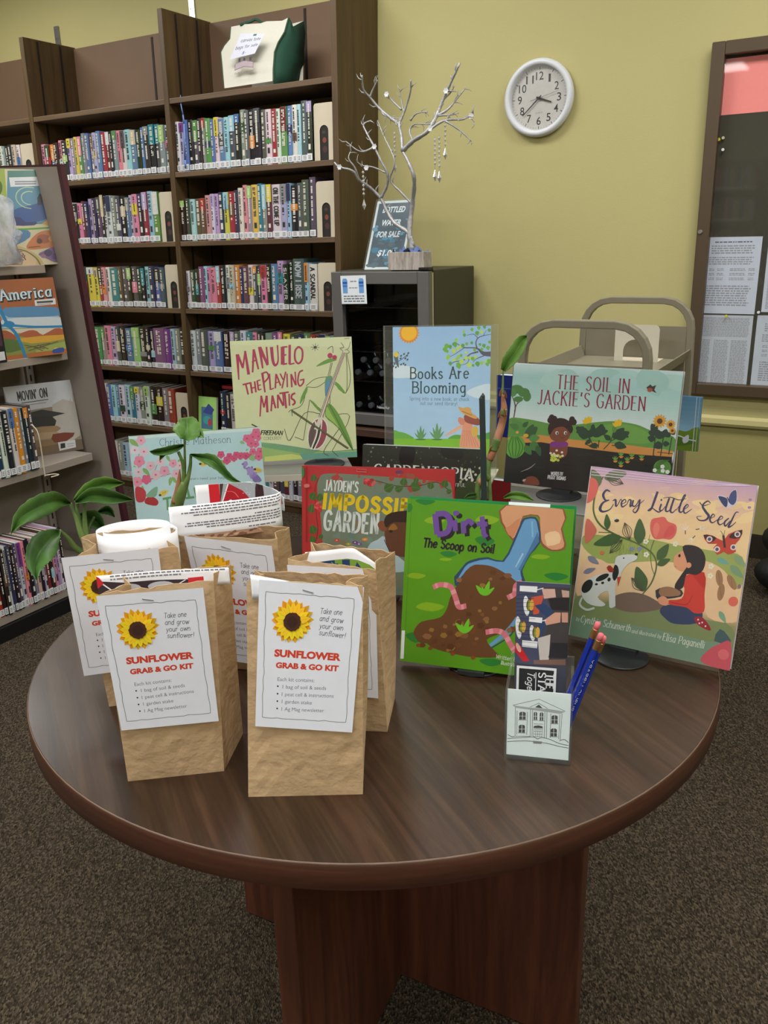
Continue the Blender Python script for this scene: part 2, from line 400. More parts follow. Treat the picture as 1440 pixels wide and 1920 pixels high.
# shared materials
M = {}
M['gloss'] = print_mat('glossy_print', .28, coat=.25, gain=1.15)
M['cover'] = print_mat('coated_cover', .3, coat=.3, gain=.8, var=.03)
M['film'] = print_mat('filmed_jacket', .22, coat=.6, bump=.25, bscale=26)
M['matte'] = print_mat('matte_print', .7)
M['paper'] = print_mat('printed_paper', .75, bump=.12, bscale=14, var=.02, spec=.25, gain=1.28)
M['pages'] = mat('page_edges', rgb(205, 200, 188), .8, scale=300, var=.1)
M['white_paper'] = mat('white_paper', rgb(225, 226, 228), .75, scale=12, var=.02, bump=.1, bscale=12, spec=.25)
M['black_plastic'] = mat('black_plastic', rgb(22, 22, 24), .35, var=.05)
M['chrome'] = mat('steel', rgb(170, 170, 172), .3, 1, scale=80)
M['grey_metal'] = mat('grey_enamel', rgb(150, 148, 138), .42, .1, scale=25, var=.03)
M['beige_metal'] = mat('beige_enamel', rgb(175, 170, 155), .45, .05, scale=20, var=.03)
def clear_mat(name, tint=(1, 1, 1, 1), rough=.02):
    m, t, b = node_mat(name); N = t.nodes; L = t.links
    tc = N.new('ShaderNodeTexCoord'); nz = N.new('ShaderNodeTexNoise'); nz.inputs['Scale'].default_value = 30
    L.new(tc.outputs['Object'], nz.inputs['Vector'])
    mr = N.new('ShaderNodeMapRange'); mr.inputs[3].default_value = rough; mr.inputs[4].default_value = rough+.04; L.new(nz.outputs['Fac'], mr.inputs[0]); L.new(mr.outputs[0], b.inputs['Roughness'])
    b.inputs['Base Color'].default_value = tint; b.inputs['Transmission Weight'].default_value = 1; b.inputs['IOR'].default_value = 1.45
    return m
def sheen_factor(N, L):
    """mirror share of a thin clear sheet: small face on, large at a slant, the same from both sides"""
    ge = N.new('ShaderNodeNewGeometry'); dt = N.new('ShaderNodeVectorMath'); dt.operation = 'DOT_PRODUCT'; L.new(ge.outputs['Incoming'], dt.inputs[0]); L.new(ge.outputs['Normal'], dt.inputs[1])
    ops = [('ABSOLUTE', None), ('SUBTRACT', 1.0), ('POWER', 5.0), ('MULTIPLY_ADD', (.8, .028))]; cur = dt.outputs['Value']
    for op, v in ops:
        n = N.new('ShaderNodeMath'); n.operation = op
        if op == 'SUBTRACT': n.inputs[0].default_value = v; L.new(cur, n.inputs[1])
        else:
            L.new(cur, n.inputs[0])
            if op == 'POWER': n.inputs[1].default_value = v
            if op == 'MULTIPLY_ADD': n.inputs[1].default_value = v[0]; n.inputs[2].default_value = v[1]
        cur = n.outputs[0]
    return cur
def acrylic_mat(name):
    """thin clear plastic: transparent, mirror sheen at a slant, faint milky scatter on its cut edges"""
    m = bpy.data.materials.new(name); m.use_nodes = True; t = m.node_tree; N = t.nodes; L = t.links
    N.remove(N['Principled BSDF']); out = N['Material Output']
    tr = N.new('ShaderNodeBsdfTransparent'); tr.inputs[0].default_value = (.97, .985, .985, 1)
    gl = N.new('ShaderNodeBsdfGlossy'); gl.inputs['Roughness'].default_value = .06
    df = N.new('ShaderNodeBsdfDiffuse'); df.inputs[0].default_value = (.75, .8, .8, 1)
    tc = N.new('ShaderNodeTexCoord'); nz = N.new('ShaderNodeTexNoise'); nz.inputs['Scale'].default_value = 40; L.new(tc.outputs['Object'], nz.inputs['Vector'])
    mr = N.new('ShaderNodeMapRange'); mr.inputs[3].default_value = .01; mr.inputs[4].default_value = .05; L.new(nz.outputs['Fac'], mr.inputs[0])
    fr = sheen_factor(N, L)
    m1 = N.new('ShaderNodeMixShader'); L.new(mr.outputs[0], m1.inputs[0]); L.new(tr.outputs[0], m1.inputs[1]); L.new(df.outputs[0], m1.inputs[2])
    mx = N.new('ShaderNodeMixShader'); L.new(fr, mx.inputs[0]); L.new(m1.outputs[0], mx.inputs[1]); L.new(gl.outputs[0], mx.inputs[2]); L.new(mx.outputs[0], out.inputs[0])
    return m
M['acrylic'] = acrylic_mat('clear_acrylic')
def pane_mat(name, tint, rough=.03):
    """thin glass: mostly see-through with a mirror sheen that grows at a slant"""
    m = bpy.data.materials.new(name); m.use_nodes = True; t = m.node_tree; N = t.nodes; L = t.links
    N.remove(N['Principled BSDF']); out = N['Material Output']
    tr = N.new('ShaderNodeBsdfTransparent'); tr.inputs[0].default_value = tint
    gl = N.new('ShaderNodeBsdfGlossy'); gl.inputs['Roughness'].default_value = rough
    fr = sheen_factor(N, L)
    tc = N.new('ShaderNodeTexCoord'); nz = N.new('ShaderNodeTexNoise'); nz.inputs['Scale'].default_value = 3; L.new(tc.outputs['Object'], nz.inputs['Vector'])
    bp = N.new('ShaderNodeBump'); bp.inputs['Strength'].default_value = .01; L.new(nz.outputs['Fac'], bp.inputs['Height']); L.new(bp.outputs[0], gl.inputs['Normal'])
    mx = N.new('ShaderNodeMixShader'); L.new(fr, mx.inputs[0]); L.new(tr.outputs[0], mx.inputs[1]); L.new(gl.outputs[0], mx.inputs[2]); L.new(mx.outputs[0], out.inputs[0])
    return m
M['pane'] = pane_mat('thin_glass', (.97, .98, .98, 1))
M['lens'] = pane_mat('clock_lens', (.98, .98, .98, 1), .32)
M['dark_pane'] = pane_mat('smoked_glass', (.35, .36, .37, 1))
# ------------------------------------------------------------------ the room
M['wall'] = mat('yellow_wall_paint', rgb(181, 173, 121), .6, scale=3, var=.012, bump=.06, bscale=160, spec=.3)
M['ceiling'] = mat('white_ceiling_tile', rgb(172, 171, 166), .9, scale=60, var=.05)
M['baseboard'] = mat('dark_vinyl_base', rgb(42, 36, 28), .5, var=.08)
def carpet():
    m, t, b = node_mat('brown_loop_carpet'); N = t.nodes; L = t.links
    tc = N.new('ShaderNodeTexCoord')
    v = N.new('ShaderNodeTexVoronoi'); v.inputs['Scale'].default_value = 340
    mp = N.new('ShaderNodeMapping'); mp.inputs['Rotation'].default_value = (0, 0, .5); mp.inputs['Scale'].default_value = (1, .55, 1)
    L.new(tc.outputs['Object'], mp.inputs[0]); L.new(mp.outputs[0], v.inputs['Vector'])
    nz = N.new('ShaderNodeTexNoise'); nz.inputs['Scale'].default_value = 150; nz.inputs['Detail'].default_value = 6; L.new(tc.outputs['Object'], nz.inputs['Vector'])
    cr = N.new('ShaderNodeValToRGB'); e = cr.color_ramp.elements
    e[0].position = .2; e[0].color = rgb(30, 26, 20); e[1].position = .82; e[1].color = rgb(98, 86, 71); k = e.new(.52); k.color = rgb(62, 54, 43)
    mx = N.new('ShaderNodeMix'); mx.inputs[0].default_value = .5; 
    sep = N.new('ShaderNodeSeparateColor'); L.new(v.outputs['Color'], sep.inputs[0])
    L.new(sep.outputs[0], mx.inputs[2]); L.new(nz.outputs['Fac'], mx.inputs[3]); L.new(mx.outputs[0], cr.inputs[0])
    L.new(cr.outputs[0], b.inputs['Base Color']); b.inputs['Roughness'].default_value = .95; b.inputs['Specular IOR Level'].default_value = .1
    bp = N.new('ShaderNodeBump'); bp.inputs['Strength'].default_value = .7; bp.inputs['Distance'].default_value = .004; L.new(v.outputs['Distance'], bp.inputs['Height']); L.new(bp.outputs[0], b.inputs['Normal'])
    return m
M['carpet'] = carpet()
def struct(name, mb, m, **k): return tag(mb.build(name, m, **k), kind='structure')
S0, S1, D1, ZC = -6.2, 3.6, 8.4, 2.95
def wbox(mb, s0, s1, d0, d1, z0, z1, col=None):
    P = [S(s0, d1, z0), S(s1, d1, z0), S(s1, d0, z0), S(s0, d0, z0)]
    mb.hexa(P+[p+Vector((0, 0, z1-z0)) for p in P], col)
b = MB(); wbox(b, S0, S1, 0, D1, -.05, 0); struct('floor', b, M['carpet'])
b = MB(); wbox(b, S0, S1, 0, D1, ZC, ZC+.05); struct('ceiling', b, M['ceiling'])
b = MB(); wbox(b, S0, S1, -.1, 0, 0, ZC); struct('wall_back', b, M['wall'])
b = MB(); wbox(b, S0, S1, D1, D1+.1, 0, ZC); struct('wall_front', b, M['wall'])
b = MB(); wbox(b, S0-.1, S0, 0, D1, 0, ZC); struct('wall_left', b, M['wall'])
b = MB(); wbox(b, S1, S1+.1, 0, D1, 0, ZC); struct('wall_right', b, M['wall'])
b = MB(); wbox(b, -2.15, S1, 0, .012, 0, .1); wbox(b, -2.15, S1, 0, .007, .1, .106); struct('baseboard_back', b, M['baseboard'])
# painted chair rail: a bevelled band below the notice board
b = MB()
prof = [(0, .645), (.006, .645), (.012, .632), (.012, .61), (.024, .598), (.026, .578), (.02, .566), (0, .566)]
b.prism([S(-2.15, d, z) for d, z in prof], WX*(S1+2.15)); struct('trim_1', b, M['wall'], normals=True)

M['lower_wall_shade'] = mat('shaded_wall_paint', rgb(150, 143, 92), .6, scale=3, var=.012, bump=.06, bscale=160, spec=.3)
b = MB(); wbox(b, -2.15, S1, 0, .002, .106, .566); struct('lower_wall_shade_sheet', b, M['lower_wall_shade'])  # thin darker sheet over the lower wall: light falloff put into its colour
# ceiling troffers: frame, diffuser and the lamp that lights the room
M['diffuser'], _t, _b = node_mat('lamp_diffuser'); _b.inputs['Base Color'].default_value = (.9, .9, .9, 1); _b.inputs['Emission Color'].default_value = (1, .98, .94, 1); _b.inputs['Emission Strength'].default_value = 2.6
_n = _t.nodes.new('ShaderNodeTexWave'); _n.inputs['Scale'].default_value = 12; _r = _t.nodes.new('ShaderNodeMapRange'); _r.inputs[3].default_value = .3; _r.inputs[4].default_value = .5
_t.links.new(_n.outputs['Fac'], _r.inputs[0]); _t.links.new(_r.outputs[0], _b.inputs['Roughness'])
LAMP_W = 31.0
def troffer(s, d, where):
    t = thing('ceiling_light', 'recessed fluorescent ceiling light %s' % where, 'ceiling light', S(s, d, ZC), YAW, 'fluorescent ceiling lights')
    f = MB()
    for x0, x1, y0, y1 in ((-.62, .62, .28, .31), (-.62, .62, -.31, -.28), (-.62, -.59, -.28, .28), (.59, .62, -.28, .28)): f.box(x0, x1, y0, y1, -.03, 0)
    f.build('frame', M['ceiling'], t)
    g = MB(); g.box(-.59, .59, -.28, .28, -.018, -.006); g.build('diffuser', M['diffuser'], t)
    l = bpy.data.lights.new('lamp', 'AREA'); l.shape = 'RECTANGLE'; l.size = 1.16; l.size_y = .54; l.energy = LAMP_W*(.95 if d < 2 else 1.2); l.color = (1, .985, .95)
    o = bpy.data.objects.new('lamp', l); C.objects.link(o); o.parent = t; o.location = (0, 0, -.022)
for j, d in enumerate((1.2, 4.1, 6.6)):
    for i, s in enumerate((-4.3, -2.1, .1, 2.3)):
        troffer(s, d, ('nearest the back wall', 'over the reading area', 'far behind the table')[j]+', '+('above the bookcase bays', 'over the fridge side', 'over the clock side', 'over the notice board side')[i])

# ------------------------------------------------------------------ the round table
M['table_top'] = wood_mat('walnut_laminate', rgb(40, 28, 20), rgb(56, 41, 30), rgb(76, 58, 44), (3.2, 60, 60), .32, rot=R(66), bump=.03, smear=True, tints=((.72, .68, .6, 1), (1, .96, .84, 1), (1.0, .84, .8, 1)))
M['table_edge'] = wood_mat('walnut_edge_band', rgb(48, 26, 18), rgb(64, 36, 25), rgb(78, 46, 33), (3, 3, 60), .4)
M['table_leg'] = wood_mat('walnut_leg_panel', rgb(52, 27, 18), rgb(72, 39, 27), rgb(92, 52, 37), (30, 30, 2.2), .42)
tb = thing('round_table', 'round dark walnut table on crossed panel legs, holding the book display', 'table', (TC.x, TC.y, 0))
g = MB(); g.smooth = False; seg = 128
g.lathe([(TR-.003, TABLE-.0015), (TR-.003, TABLE)], seg); o = g.build('tabletop', M['table_top'], tb)
g = MB(); g.smooth = True
g.lathe([(TR-.02, TABLE-.036), (TR-.003, TABLE-.036), (TR, TABLE-.033), (TR, TABLE-.004), (TR-.0016, TABLE-.0012)], seg, cap=False)
g.lathe([(0.01, TABLE-.035), (TR-.015, TABLE-.035)], seg, cap=False); g.build('edge_band', M['table_edge'], tb)
g = MB(); g.smooth = True; g.lathe([(TR-.0014, TABLE-.0014), (TR-.0016, TABLE-.0003), (TR-.0026, TABLE+.0001)], seg, cap=False); g.build('rim_highlight_line', mat('rim_highlight_paint', rgb(104, 84, 70), .5, scale=30, var=.25), tb)  # pale ring at the edge seam: the rim's highlight put into its colour
ang = R(52)
def leg_panel(a, L1, name='leg'):
    ca, sa = math.cos(a), math.sin(a); L0, th = .0, .017
    q = MB(); P = []
    def pt(l, t, z): return (.0225+l*ca-t*sa, .042+l*sa+t*ca, z)
    q.hexa([pt(L0, -th, 0.004), pt(L1, -th, 0.004), pt(L1, th, 0.004), pt(L0, th, 0.004)]+[pt(L0, -th, TABLE-.036), pt(L1, -th, TABLE-.036), pt(L1, th, TABLE-.036), pt(L0, th, TABLE-.036)])
    o = q.build(name, M['table_leg'], tb); bevel(o, .002)
    q = MB(); q.lathe([(.016, 0), (.016, .006)], 14, *pt(L1-.06, 0, 0)[:2]); q.build('foot_glide', M['black_plastic'], o)
for a, l in ((R(-114), .385), (R(-28), .355), (R(66), .37), (R(152), .35)): leg_panel(a, l)
# ------------------------------------------------------------------ the tall wooden bookcase against the back wall
KS = .028
def lean(p_s, z): return p_s+KS*(z-1.2)
M['case'] = wood_mat('bookcase_oak', rgb(62, 45, 25), rgb(78, 59, 34), rgb(94, 72, 44), (25, 25, 2), .5)
M['case_shelf'] = wood_mat('bookcase_shelf', rgb(78, 60, 44), rgb(94, 74, 54), rgb(108, 86, 64), (2, 25, 25), .5)
M['case_back'] = mat('bookcase_back', rgb(112, 88, 68), .6, scale=8, var=.04)
M['slot'] = mat('shelf_slot', rgb(38, 32, 28), .6, .3, scale=200, var=.2)
CD = .35
case = thing('bookcase', 'tall dark wooden bookcase full of library books along the yellow wall', 'bookcase', S(-3.135, 0, 0), YAW)
def cb(mb, s0, s1, d0, d1, z0, z1):
    """a box in the bookcase frame (local x along the wall, local y = minus distance out of the wall), leaning with the case"""
    def q(s, d, z): return (lean(s, z)+3.135, -d, z)
    mb.hexa([q(s0, d1, z0), q(s1, d1, z0), q(s1, d0, z0), q(s0, d0, z0), q(s0, d1, z1), q(s1, d1, z1), q(s1, d0, z1), q(s0, d0, z1)])
UP = [-5.09, -4.118, -3.142, -2.178]; UT = .03; ZT = 2.405
for i, s in enumerate(UP):
    g = MB(); cb(g, s-UT/2, s+UT/2, .004, CD, 0, ZT); o = g.build('side_panel', M['case'], case); bevel(o, .002)
    if i < 3:
        for d in (.11, .26):
            g = MB(); cb(g, s+UT/2, s+UT/2+.002, d-.006, d+.006, .08, ZT-.01); g.build('shelf_track', M['slot'], o)
SHELF = [2.022, 1.692, 1.367, 1.034, .71, .385, .062]
for i in range(3):
    a, e = UP[i]+UT/2, UP[i+1]-UT/2
    g = MB(); cb(g, a, e, .004, .016, .06, ZT-.008); o = g.build('back_panel', M['case_back'], case)
    g = MB(); m_ = a+(e-a)*.62; cb(g, m_-.007, m_+.007, .016, .018, .08, ZT-.02); g.build('shelf_track', M['slot'], o)
    for z in SHELF:
        g = MB(); cb(g, a+.001, e-.001, .016, CD-.003, z-.024, z); o = g.build('shelf', M['case_shelf'], case); bevel(o, .002)
    g = MB(); cb(g, a, e, .02, CD-.02, 0.0, .037); g.build('kick_board', M['case'], case)
# steel brackets that tie the case to the wall
for x, y in ((108, 72), (360, 16)):
    P = on_wall(x, y, .004); g = MB()
    g.prism([P+WX*-.018+Vector((0, 0, -.07)), P+WX*.018+Vector((0, 0, -.07)), P+WX*.018+Vector((0, 0, .06)), P+WX*-.018+Vector((0, 0, .06))], -WY*.003)
    for dx in (-.009, .009):
        for dz in (.045, .0):
            q = P+WX*dx+Vector((0, 0, dz))-WY*.003; g.prism([q+WX*(.004*math.cos(t))+Vector((0, 0, .004*math.sin(t))) for t in [k*math.pi/4 for k in range(8)]], -WY*.002)
    o = g.build('wall_bracket', M['chrome'], None, normals=True); o.data.transform(case.matrix_basis.inverted() if False else (Matrix.Translation(S(-3.135, 0, 0)) @ Matrix.Rotation(YAW, 4, 'Z')).inverted()); o.parent = case

# ------------------------------------------------------------------ library books, one by one
INK = {'w': (196, 198, 200), 'k': (34, 34, 38), 'g': (128, 130, 134), 'd': (74, 78, 84), 'b': (72, 112, 168), 'n': (42, 52, 92), 't': (44, 126, 138), 'c': (140, 186, 204), 'r': (158, 44, 50), 'm': (104, 40, 52),
       'p': (206, 122, 146), 'l': (164, 148, 190), 'v': (116, 56, 130), 'y': (206, 190, 64), 'o': (204, 128, 56), 'e': (82, 132, 76), 'f': (52, 74, 58), 'q': (150, 184, 110), 's': (188, 172, 146), 'u': (96, 70, 60)}
NAME = {'w': 'white', 'k': 'black', 'g': 'grey', 'd': 'charcoal', 'b': 'blue', 'n': 'navy', 't': 'teal', 'c': 'pale blue', 'r': 'red', 'm': 'maroon', 'p': 'pink', 'l': 'lavender', 'v': 'purple', 'y': 'yellow', 'o': 'orange',
        'e': 'green', 'f': 'dark green', 'q': 'light green', 's': 'tan', 'u': 'brown'}
ORD = 'first second third fourth fifth sixth seventh eighth ninth tenth eleventh twelfth thirteenth fourteenth fifteenth sixteenth seventeenth eighteenth nineteenth twentieth'.split()
ORD += ['twenty-'+o for o in ORD[:9]]+['thirtieth']+['thirty-'+o for o in ORD[:9]]+['fortieth']+['forty-'+o for o in ORD[:9]]
def make_book(loc, rz, w, h, dep, col, rnd, label, group, k=0.0, title=None, sticker=True, tcol=None, film=True, name='library_book', plain=False):
    """upright book: spine faces local -y at y=0, x 0..w, pages behind; leans sideways by k"""
    mp = (lambda p: Vector((p.x+k*p.z, p.y, p.z))) if k else None
    g = MB(); c = tuple(col); t = min(.0022, w*.2)
    # boards and rounded spine
    n = 4; prof = [(w*i/n, -.0025*math.sin(math.pi*i/n)) for i in range(n+1)]
    outer = [(0, dep)]+[(0, .002)]+[(x, y) for x, y in prof[1:-1]]+[(w, .002), (w, dep)]
    inner = [(w-t, dep), (w-t, .004), (t, .004), (t, dep)]
    N_ = outer+inner
    g.poly([(x, y, 0) for x, y in reversed(N_)], c); g.poly([(x, y, h) for x, y in N_], c)
    for i in range(len(N_)):
        a, b_ = N_[i], N_[(i+1) % len(N_)]
        g.poly([(b_[0], b_[1], 0), (a[0], a[1], 0), (a[0], a[1], h), (b_[0], b_[1], h)][::-1], c)
    # printing on the spine
    z0 = .034 if sticker else .01
    tc = tcol or (rgb(215, 210, 200) if sum(col[:3]) < .9 else rgb(50, 48, 60))
    def bar(x0, x1, a, b_, cc, e=.0030):
        g.poly([(x0, -e, a), (x1, -e, a), (x1, -e, b_), (x0, -e, b_)], cc)
    if title:
        sh = Sheet(h*.72, w*.8); sh.eps = 3e-5
        sh.text(title, .004, w*.14, h*.72-.004, w*.14, w*.5, tc, w=.2, track=.2)
        for f, cc in zip(sh.mb.f, sh.mb.c): g.poly([(w*.1+sh.mb.v[i][1], -.0031, h-.012-sh.mb.v[i][0]) for i in f], cc)
    elif not plain:
        alt = [rgb(*INK[a]) for a in INK]
        kind = rnd.random()
        if kind < .3:      # colour block at the head or the foot
            a = rnd.uniform(.55, .85)*h; bar(.0006, w-.0006, a, h-.001, rnd.choice(alt), .0028)
        if kind > .78:
            a = rnd.uniform(.25, .6)*h; bar(.0006, w-.0006, a, a+rnd.uniform(.02, .06), rnd.choice(alt), .0028)
        ty = h-.012; end = h*rnd.uniform(.3, .45); wi = w*rnd.uniform(.28, .5); x = (w-wi)/2; rows = 2 if w > .026 and rnd.random() < .5 else 1
        while ty > end:
            l = rnd.uniform(.004, .009)
            for q in range(rows):
                xx = x+(wi/rows)*q
                if rnd.random() < .88: bar(xx, xx+wi/rows*.78, ty-l*.78, ty, tc)
            ty -= l+(.006 if rnd.random() < .2 else 0)
        if end > .09:
            bar(w*.3, w*.7, .05, .05+rnd.uniform(.012, .03), tc)
    o = g.build(name, M['film'] if film else M['gloss'], None, mp); put(o, loc, rz)
    tag(o, label, 'book', group)
    g = MB(); g.box(t, w-t, .0042, dep-.003, .002, h-.003); p = g.build('page_block', M['pages'], o, mp)
    if sticker:
        zs = .006; hs = rnd.choice((.024, .026, .028)); g = MB()
        g.poly([(.0004, -.0034, zs), (w-.0004, -.0034, zs), (w-.0004, -.0034, zs+hs), (.0004, -.0034, zs+hs)], rgb(214, 216, 220))
        for q in range(3): g.poly([(w*.22, -.0036, zs+.005+q*.006), (w*.74, -.0036, zs+.005+q*.006), (w*.74, -.0036, zs+.008+q*.006), (w*.22, -.0036, zs+.008+q*.006)], rgb(120, 122, 128))
        g.build('spine_label', M['matte'], o, mp)
    return o
BOOKS = []
def shelf_row(s0, s1, z, letters, h0, dh, where, group, d=.327, end=None, titles={}, wmul={}, hprof=None, seed=1):
    rnd = random.Random(seed); L = letters.replace(' ', ''); ws = [rnd.uniform(.75, 1.3)*wmul.get(i, 1) for i in range(len(L))]
    if hprof is None: hprof = [h0]*2
    k = (s1-s0-.0006*len(L))/sum(ws); s = s0
    for i, ch in enumerate(L):
        w = ws[i]*k; f = i/max(1, len(L)-1)*(len(hprof)-1); a = int(min(f, len(hprof)-2)); hh = hprof[a]+(hprof[a+1]-hprof[a])*(f-a)+rnd.uniform(-dh, dh)
        ti, tcol, h2 = titles.get(i, (None, None, None)); hh = h2 or hh
        av = sum(INK[ch])/3; c = rgb(*[min(255, max(0, av+(q-av)*.8+rnd.uniform(-12, 12))) for q in INK[ch]], 1.0)
        kind = 'thin' if w < .02 else 'thick' if w > .034 else ''
        lab = '%s %sbook, %s from left on %s' % (NAME[ch], kind+' ' if kind else '', ORD[i], where)
        o = make_book(S(lean(s, z), d+rnd.uniform(-.006, .004), z+.0004), YAW, w, hh, rnd.uniform(.13, .16), c, rnd, lab, group, KS, ti, tcol=tcol)
        s += w+.0006
    return s
M['bookend'] = mat('beige_bookend', rgb(196, 186, 166), .45, scale=20, var=.03)
M['arch_print'] = M['matte']
def bookend(s, z, where, h=.2, w=.105, d=.32):
    """steel plate bookend at the right end of a row: it faces the end of the row, and its tall plate with an arched opening stands square to the shelf front"""
    t = thing('bookend', 'beige steel bookend with an arched opening, %s' % where, 'bookend', S(lean(s, z), d, z+.0003), YAW, 'beige bookends on the bookcase')
    g = MB(); W_ = w
    out = [(0, 0), (W_, 0)]+[(W_-.012+.012*math.cos(a), h-.012+.012*math.sin(a)) for a in (0, .5, 1.05, 1.57)]+[(.012+.012*math.cos(a), h-.012+.012*math.sin(a)) for a in (1.57, 2.1, 2.6, 3.14)]
    ax0, ax1, at = W_*.28, W_*.72, h*.62; r = (ax1-ax0)/2
    arch = [(ax1, .004), (ax1, at-r)]+[((ax0+ax1)/2+r*math.cos(a), at-r+r*math.sin(a)) for a in [math.pi*i/8 for i in range(1, 8)]]+[(ax0, at-r), (ax0, .004)]
    # plate with the opening cut out: left leg, right leg, and head strips
    def strip(poly): g.prism([(x+KS*y_*0, .0, y_) for x, y_ in poly], (0, -.0015, 0))
    strip([(0, 0), (ax0, 0), (ax0, at-r), (0, at-r)]); strip([(ax1, 0), (W_, 0), (W_, at-r), (ax1, at-r)])
    top = [(0, at-r)]+list(reversed(arch[2:-2])) + [(W_, at-r)]
    hd = [(ax0, at-r)]+[((ax0+ax1)/2-r*math.cos(a), at-r+r*math.sin(a)) for a in [math.pi*i/8 for i in range(1, 8)]]+[(ax1, at-r), (W_, at-r)]+out[2:]+[(0, at-r)]
    strip(hd)
    mp = lambda p: Vector((p.x+KS*p.z, p.y, p.z))
    g.build('plate', M['bookend'], t, mp, normals=True)
    g = MB(); g.box(ax0-.002, ax1+.002, .0012, .0022, .003, at+.004, rgb(28, 24, 24))
    for x, z_, rx, rz_, c in ((.5, .36, .1, .1, (120, 60, 50)), (.52, .2, .12, .12, (70, 40, 36)), (.48, .5, .09, .06, (60, 50, 44))):
        g.poly([(W_*x+W_*rx*math.cos(q*math.pi/6), .0011, h*z_+h*rz_*.5*math.sin(q*math.pi/6)) for q in range(12)], rgb(*c))
    g.build('backing_card', M['matte'], t, mp)
    g = MB(); g.box(0, W_, .003, .09, 0, .0012); g.build('foot_plate', M['bookend'], t)
RB0, RB1 = UP[2]+UT/2+.004, UP[3]-UT/2-.004
LB0, LB1 = UP[1]+UT/2+.004, UP[2]-UT/2-.004
FB0, FB1 = UP[0]+UT/2+.004, UP[1]-UT/2-.004
gR, gL = 'library books in the right bookcase bay', 'library books in the left bookcase bay'
wR = ['the top book shelf, right bay', 'the second book shelf, right bay', 'the third book shelf, right bay', 'the fourth book shelf, right bay', 'the fifth book shelf, right bay', 'the lowest book shelf, right bay']
wL = [q.replace('right', 'left') for q in wR]
bookend(RB1-.112, SHELF[1], 'top book shelf of the right bay', .235); shelf_row(RB0, RB1-.116, SHELF[1], 'wlbkdkgebwbcdkgdkkdwrwebwcdk', .24, .007, wR[0], gR, seed=3, hprof=[.225, .225, .225, .22, .24, .24, .235, .235, .25])
bookend(RB1-.11, SHELF[2], 'second book shelf of the right bay', .24); shelf_row(RB0, RB1-.114, SHELF[2], 'kfcuupwlnyrnwpgytgmwlckddd', .23, .006, wR[1], gR, seed=5, hprof=[.2, .2, .215, .22, .24, .25, .24, .235, .26],
    titles={15: ('RASCAL', rgb(60, 60, 40), .245) if False else (None, None, .245), 19: ('ON THE COME UP', rgb(60, 60, 64), .24)}, wmul={15: 1.35, 19: 1.5, 20: 1.1, 22: 1.2, 23: 1.2, 24: 1.25, 25: 1.5, 18: 1.2, 16: 1.2})
bookend(RB1-.112, SHELF[3], 'third book shelf of the right bay', .22); shelf_row(RB0, RB1-.116, SHELF[3], 'wfkvcpprkwsonuwddpkblkkdcw', .21, .006, wR[2], gR, seed=8, hprof=[.19, .205, .21, .21, .21, .21, .22, .235, .215],
    titles={21: ('SLAYER', rgb(200, 200, 205), .215), 23: ('NOW I RISE', rgb(170, 175, 185), .24), 25: ('A SCANDAL', rgb(40, 40, 44), .215)}, wmul={17: 1.4, 21: 1.4, 22: 1.2, 23: 1.7, 25: 1.5, 20: 1.3, 14: 1.3})
shelf_row(RB0, RB1-.02, SHELF[4], 'wgdlbkkdwtpkkgvmyfnergsdw', .215, .006, wR[3], gR, seed=11, titles={5: ("FOUR", rgb(210, 210, 215), .235)} if False else {}, wmul={3: 1.5, 4: 1.4, 5: 1.5})
shelf_row(RB0+.17, RB0+.46, SHELF[5], 'nkwgdfee', .22, .012, wR[4], gR, seed=13)
shelf_row(RB0+.32, RB1-.03, SHELF[6], 'wrktwudmwkgtrkwkg', .2, .006, wR[5], gR, seed=17)
shelf_row(LB0, LB1-.004, SHELF[1], 'prbkpklgyegbglbrmkgpwcbkbkkdgw', .22, .007, wL[0], gL, seed=19, hprof=[.19, .2, .205, .22, .225, .225, .22, .215, .23, .225])
bookend(LB1-.108, SHELF[2], 'second book shelf of the left bay', .24); shelf_row(LB0+.02, LB1-.113, SHELF[2], 'gwdrwkpmnlndkwwgdkblpkrce', .22, .007, wL[1], gL, seed=23, hprof=[.22, .215, .22, .24, .23, .235, .245])
bookend(LB1-.108, SHELF[3], 'third book shelf of the left bay', .22); shelf_row(LB0+.02, LB1-.113, SHELF[3], 'gwkfkkfyyrpwtudkdkkcnbd', .21, .006, wL[2], gL, seed=29, wmul={7: 1.3, 12: 1.5})
shelf_row(LB0+.02, LB1-.004, SHELF[4], 'gpumkodegplfkbqkkkvvcgk', .215, .006, wL[3], gL, seed=31, wmul={13: 1.4, 14: 1.4, 18: 1.6}, titles={16: (None, None, .22)})
bookend(LB1-.108, SHELF[5], 'fifth book shelf of the left bay', .2); shelf_row(LB0+.02, LB1-.113, SHELF[5], 'wgksypwbcbwctwgwkkgr', .215, .006, wL[4], gL, seed=37, wmul={19: 1.5})
shelf_row(LB0+.3, LB1-.02, SHELF[6], 'wgcwgrrmkwdw', .2, .006, wL[5], gL, seed=41)
bookend(FB1-.13, SHELF[1], 'in the bay at the left edge', .21); shelf_row(FB1-.34, FB1-.134, SHELF[1], 'kwgkksw', .21, .006, 'the far left bookcase bay', 'library books in the far left bay', seed=43)

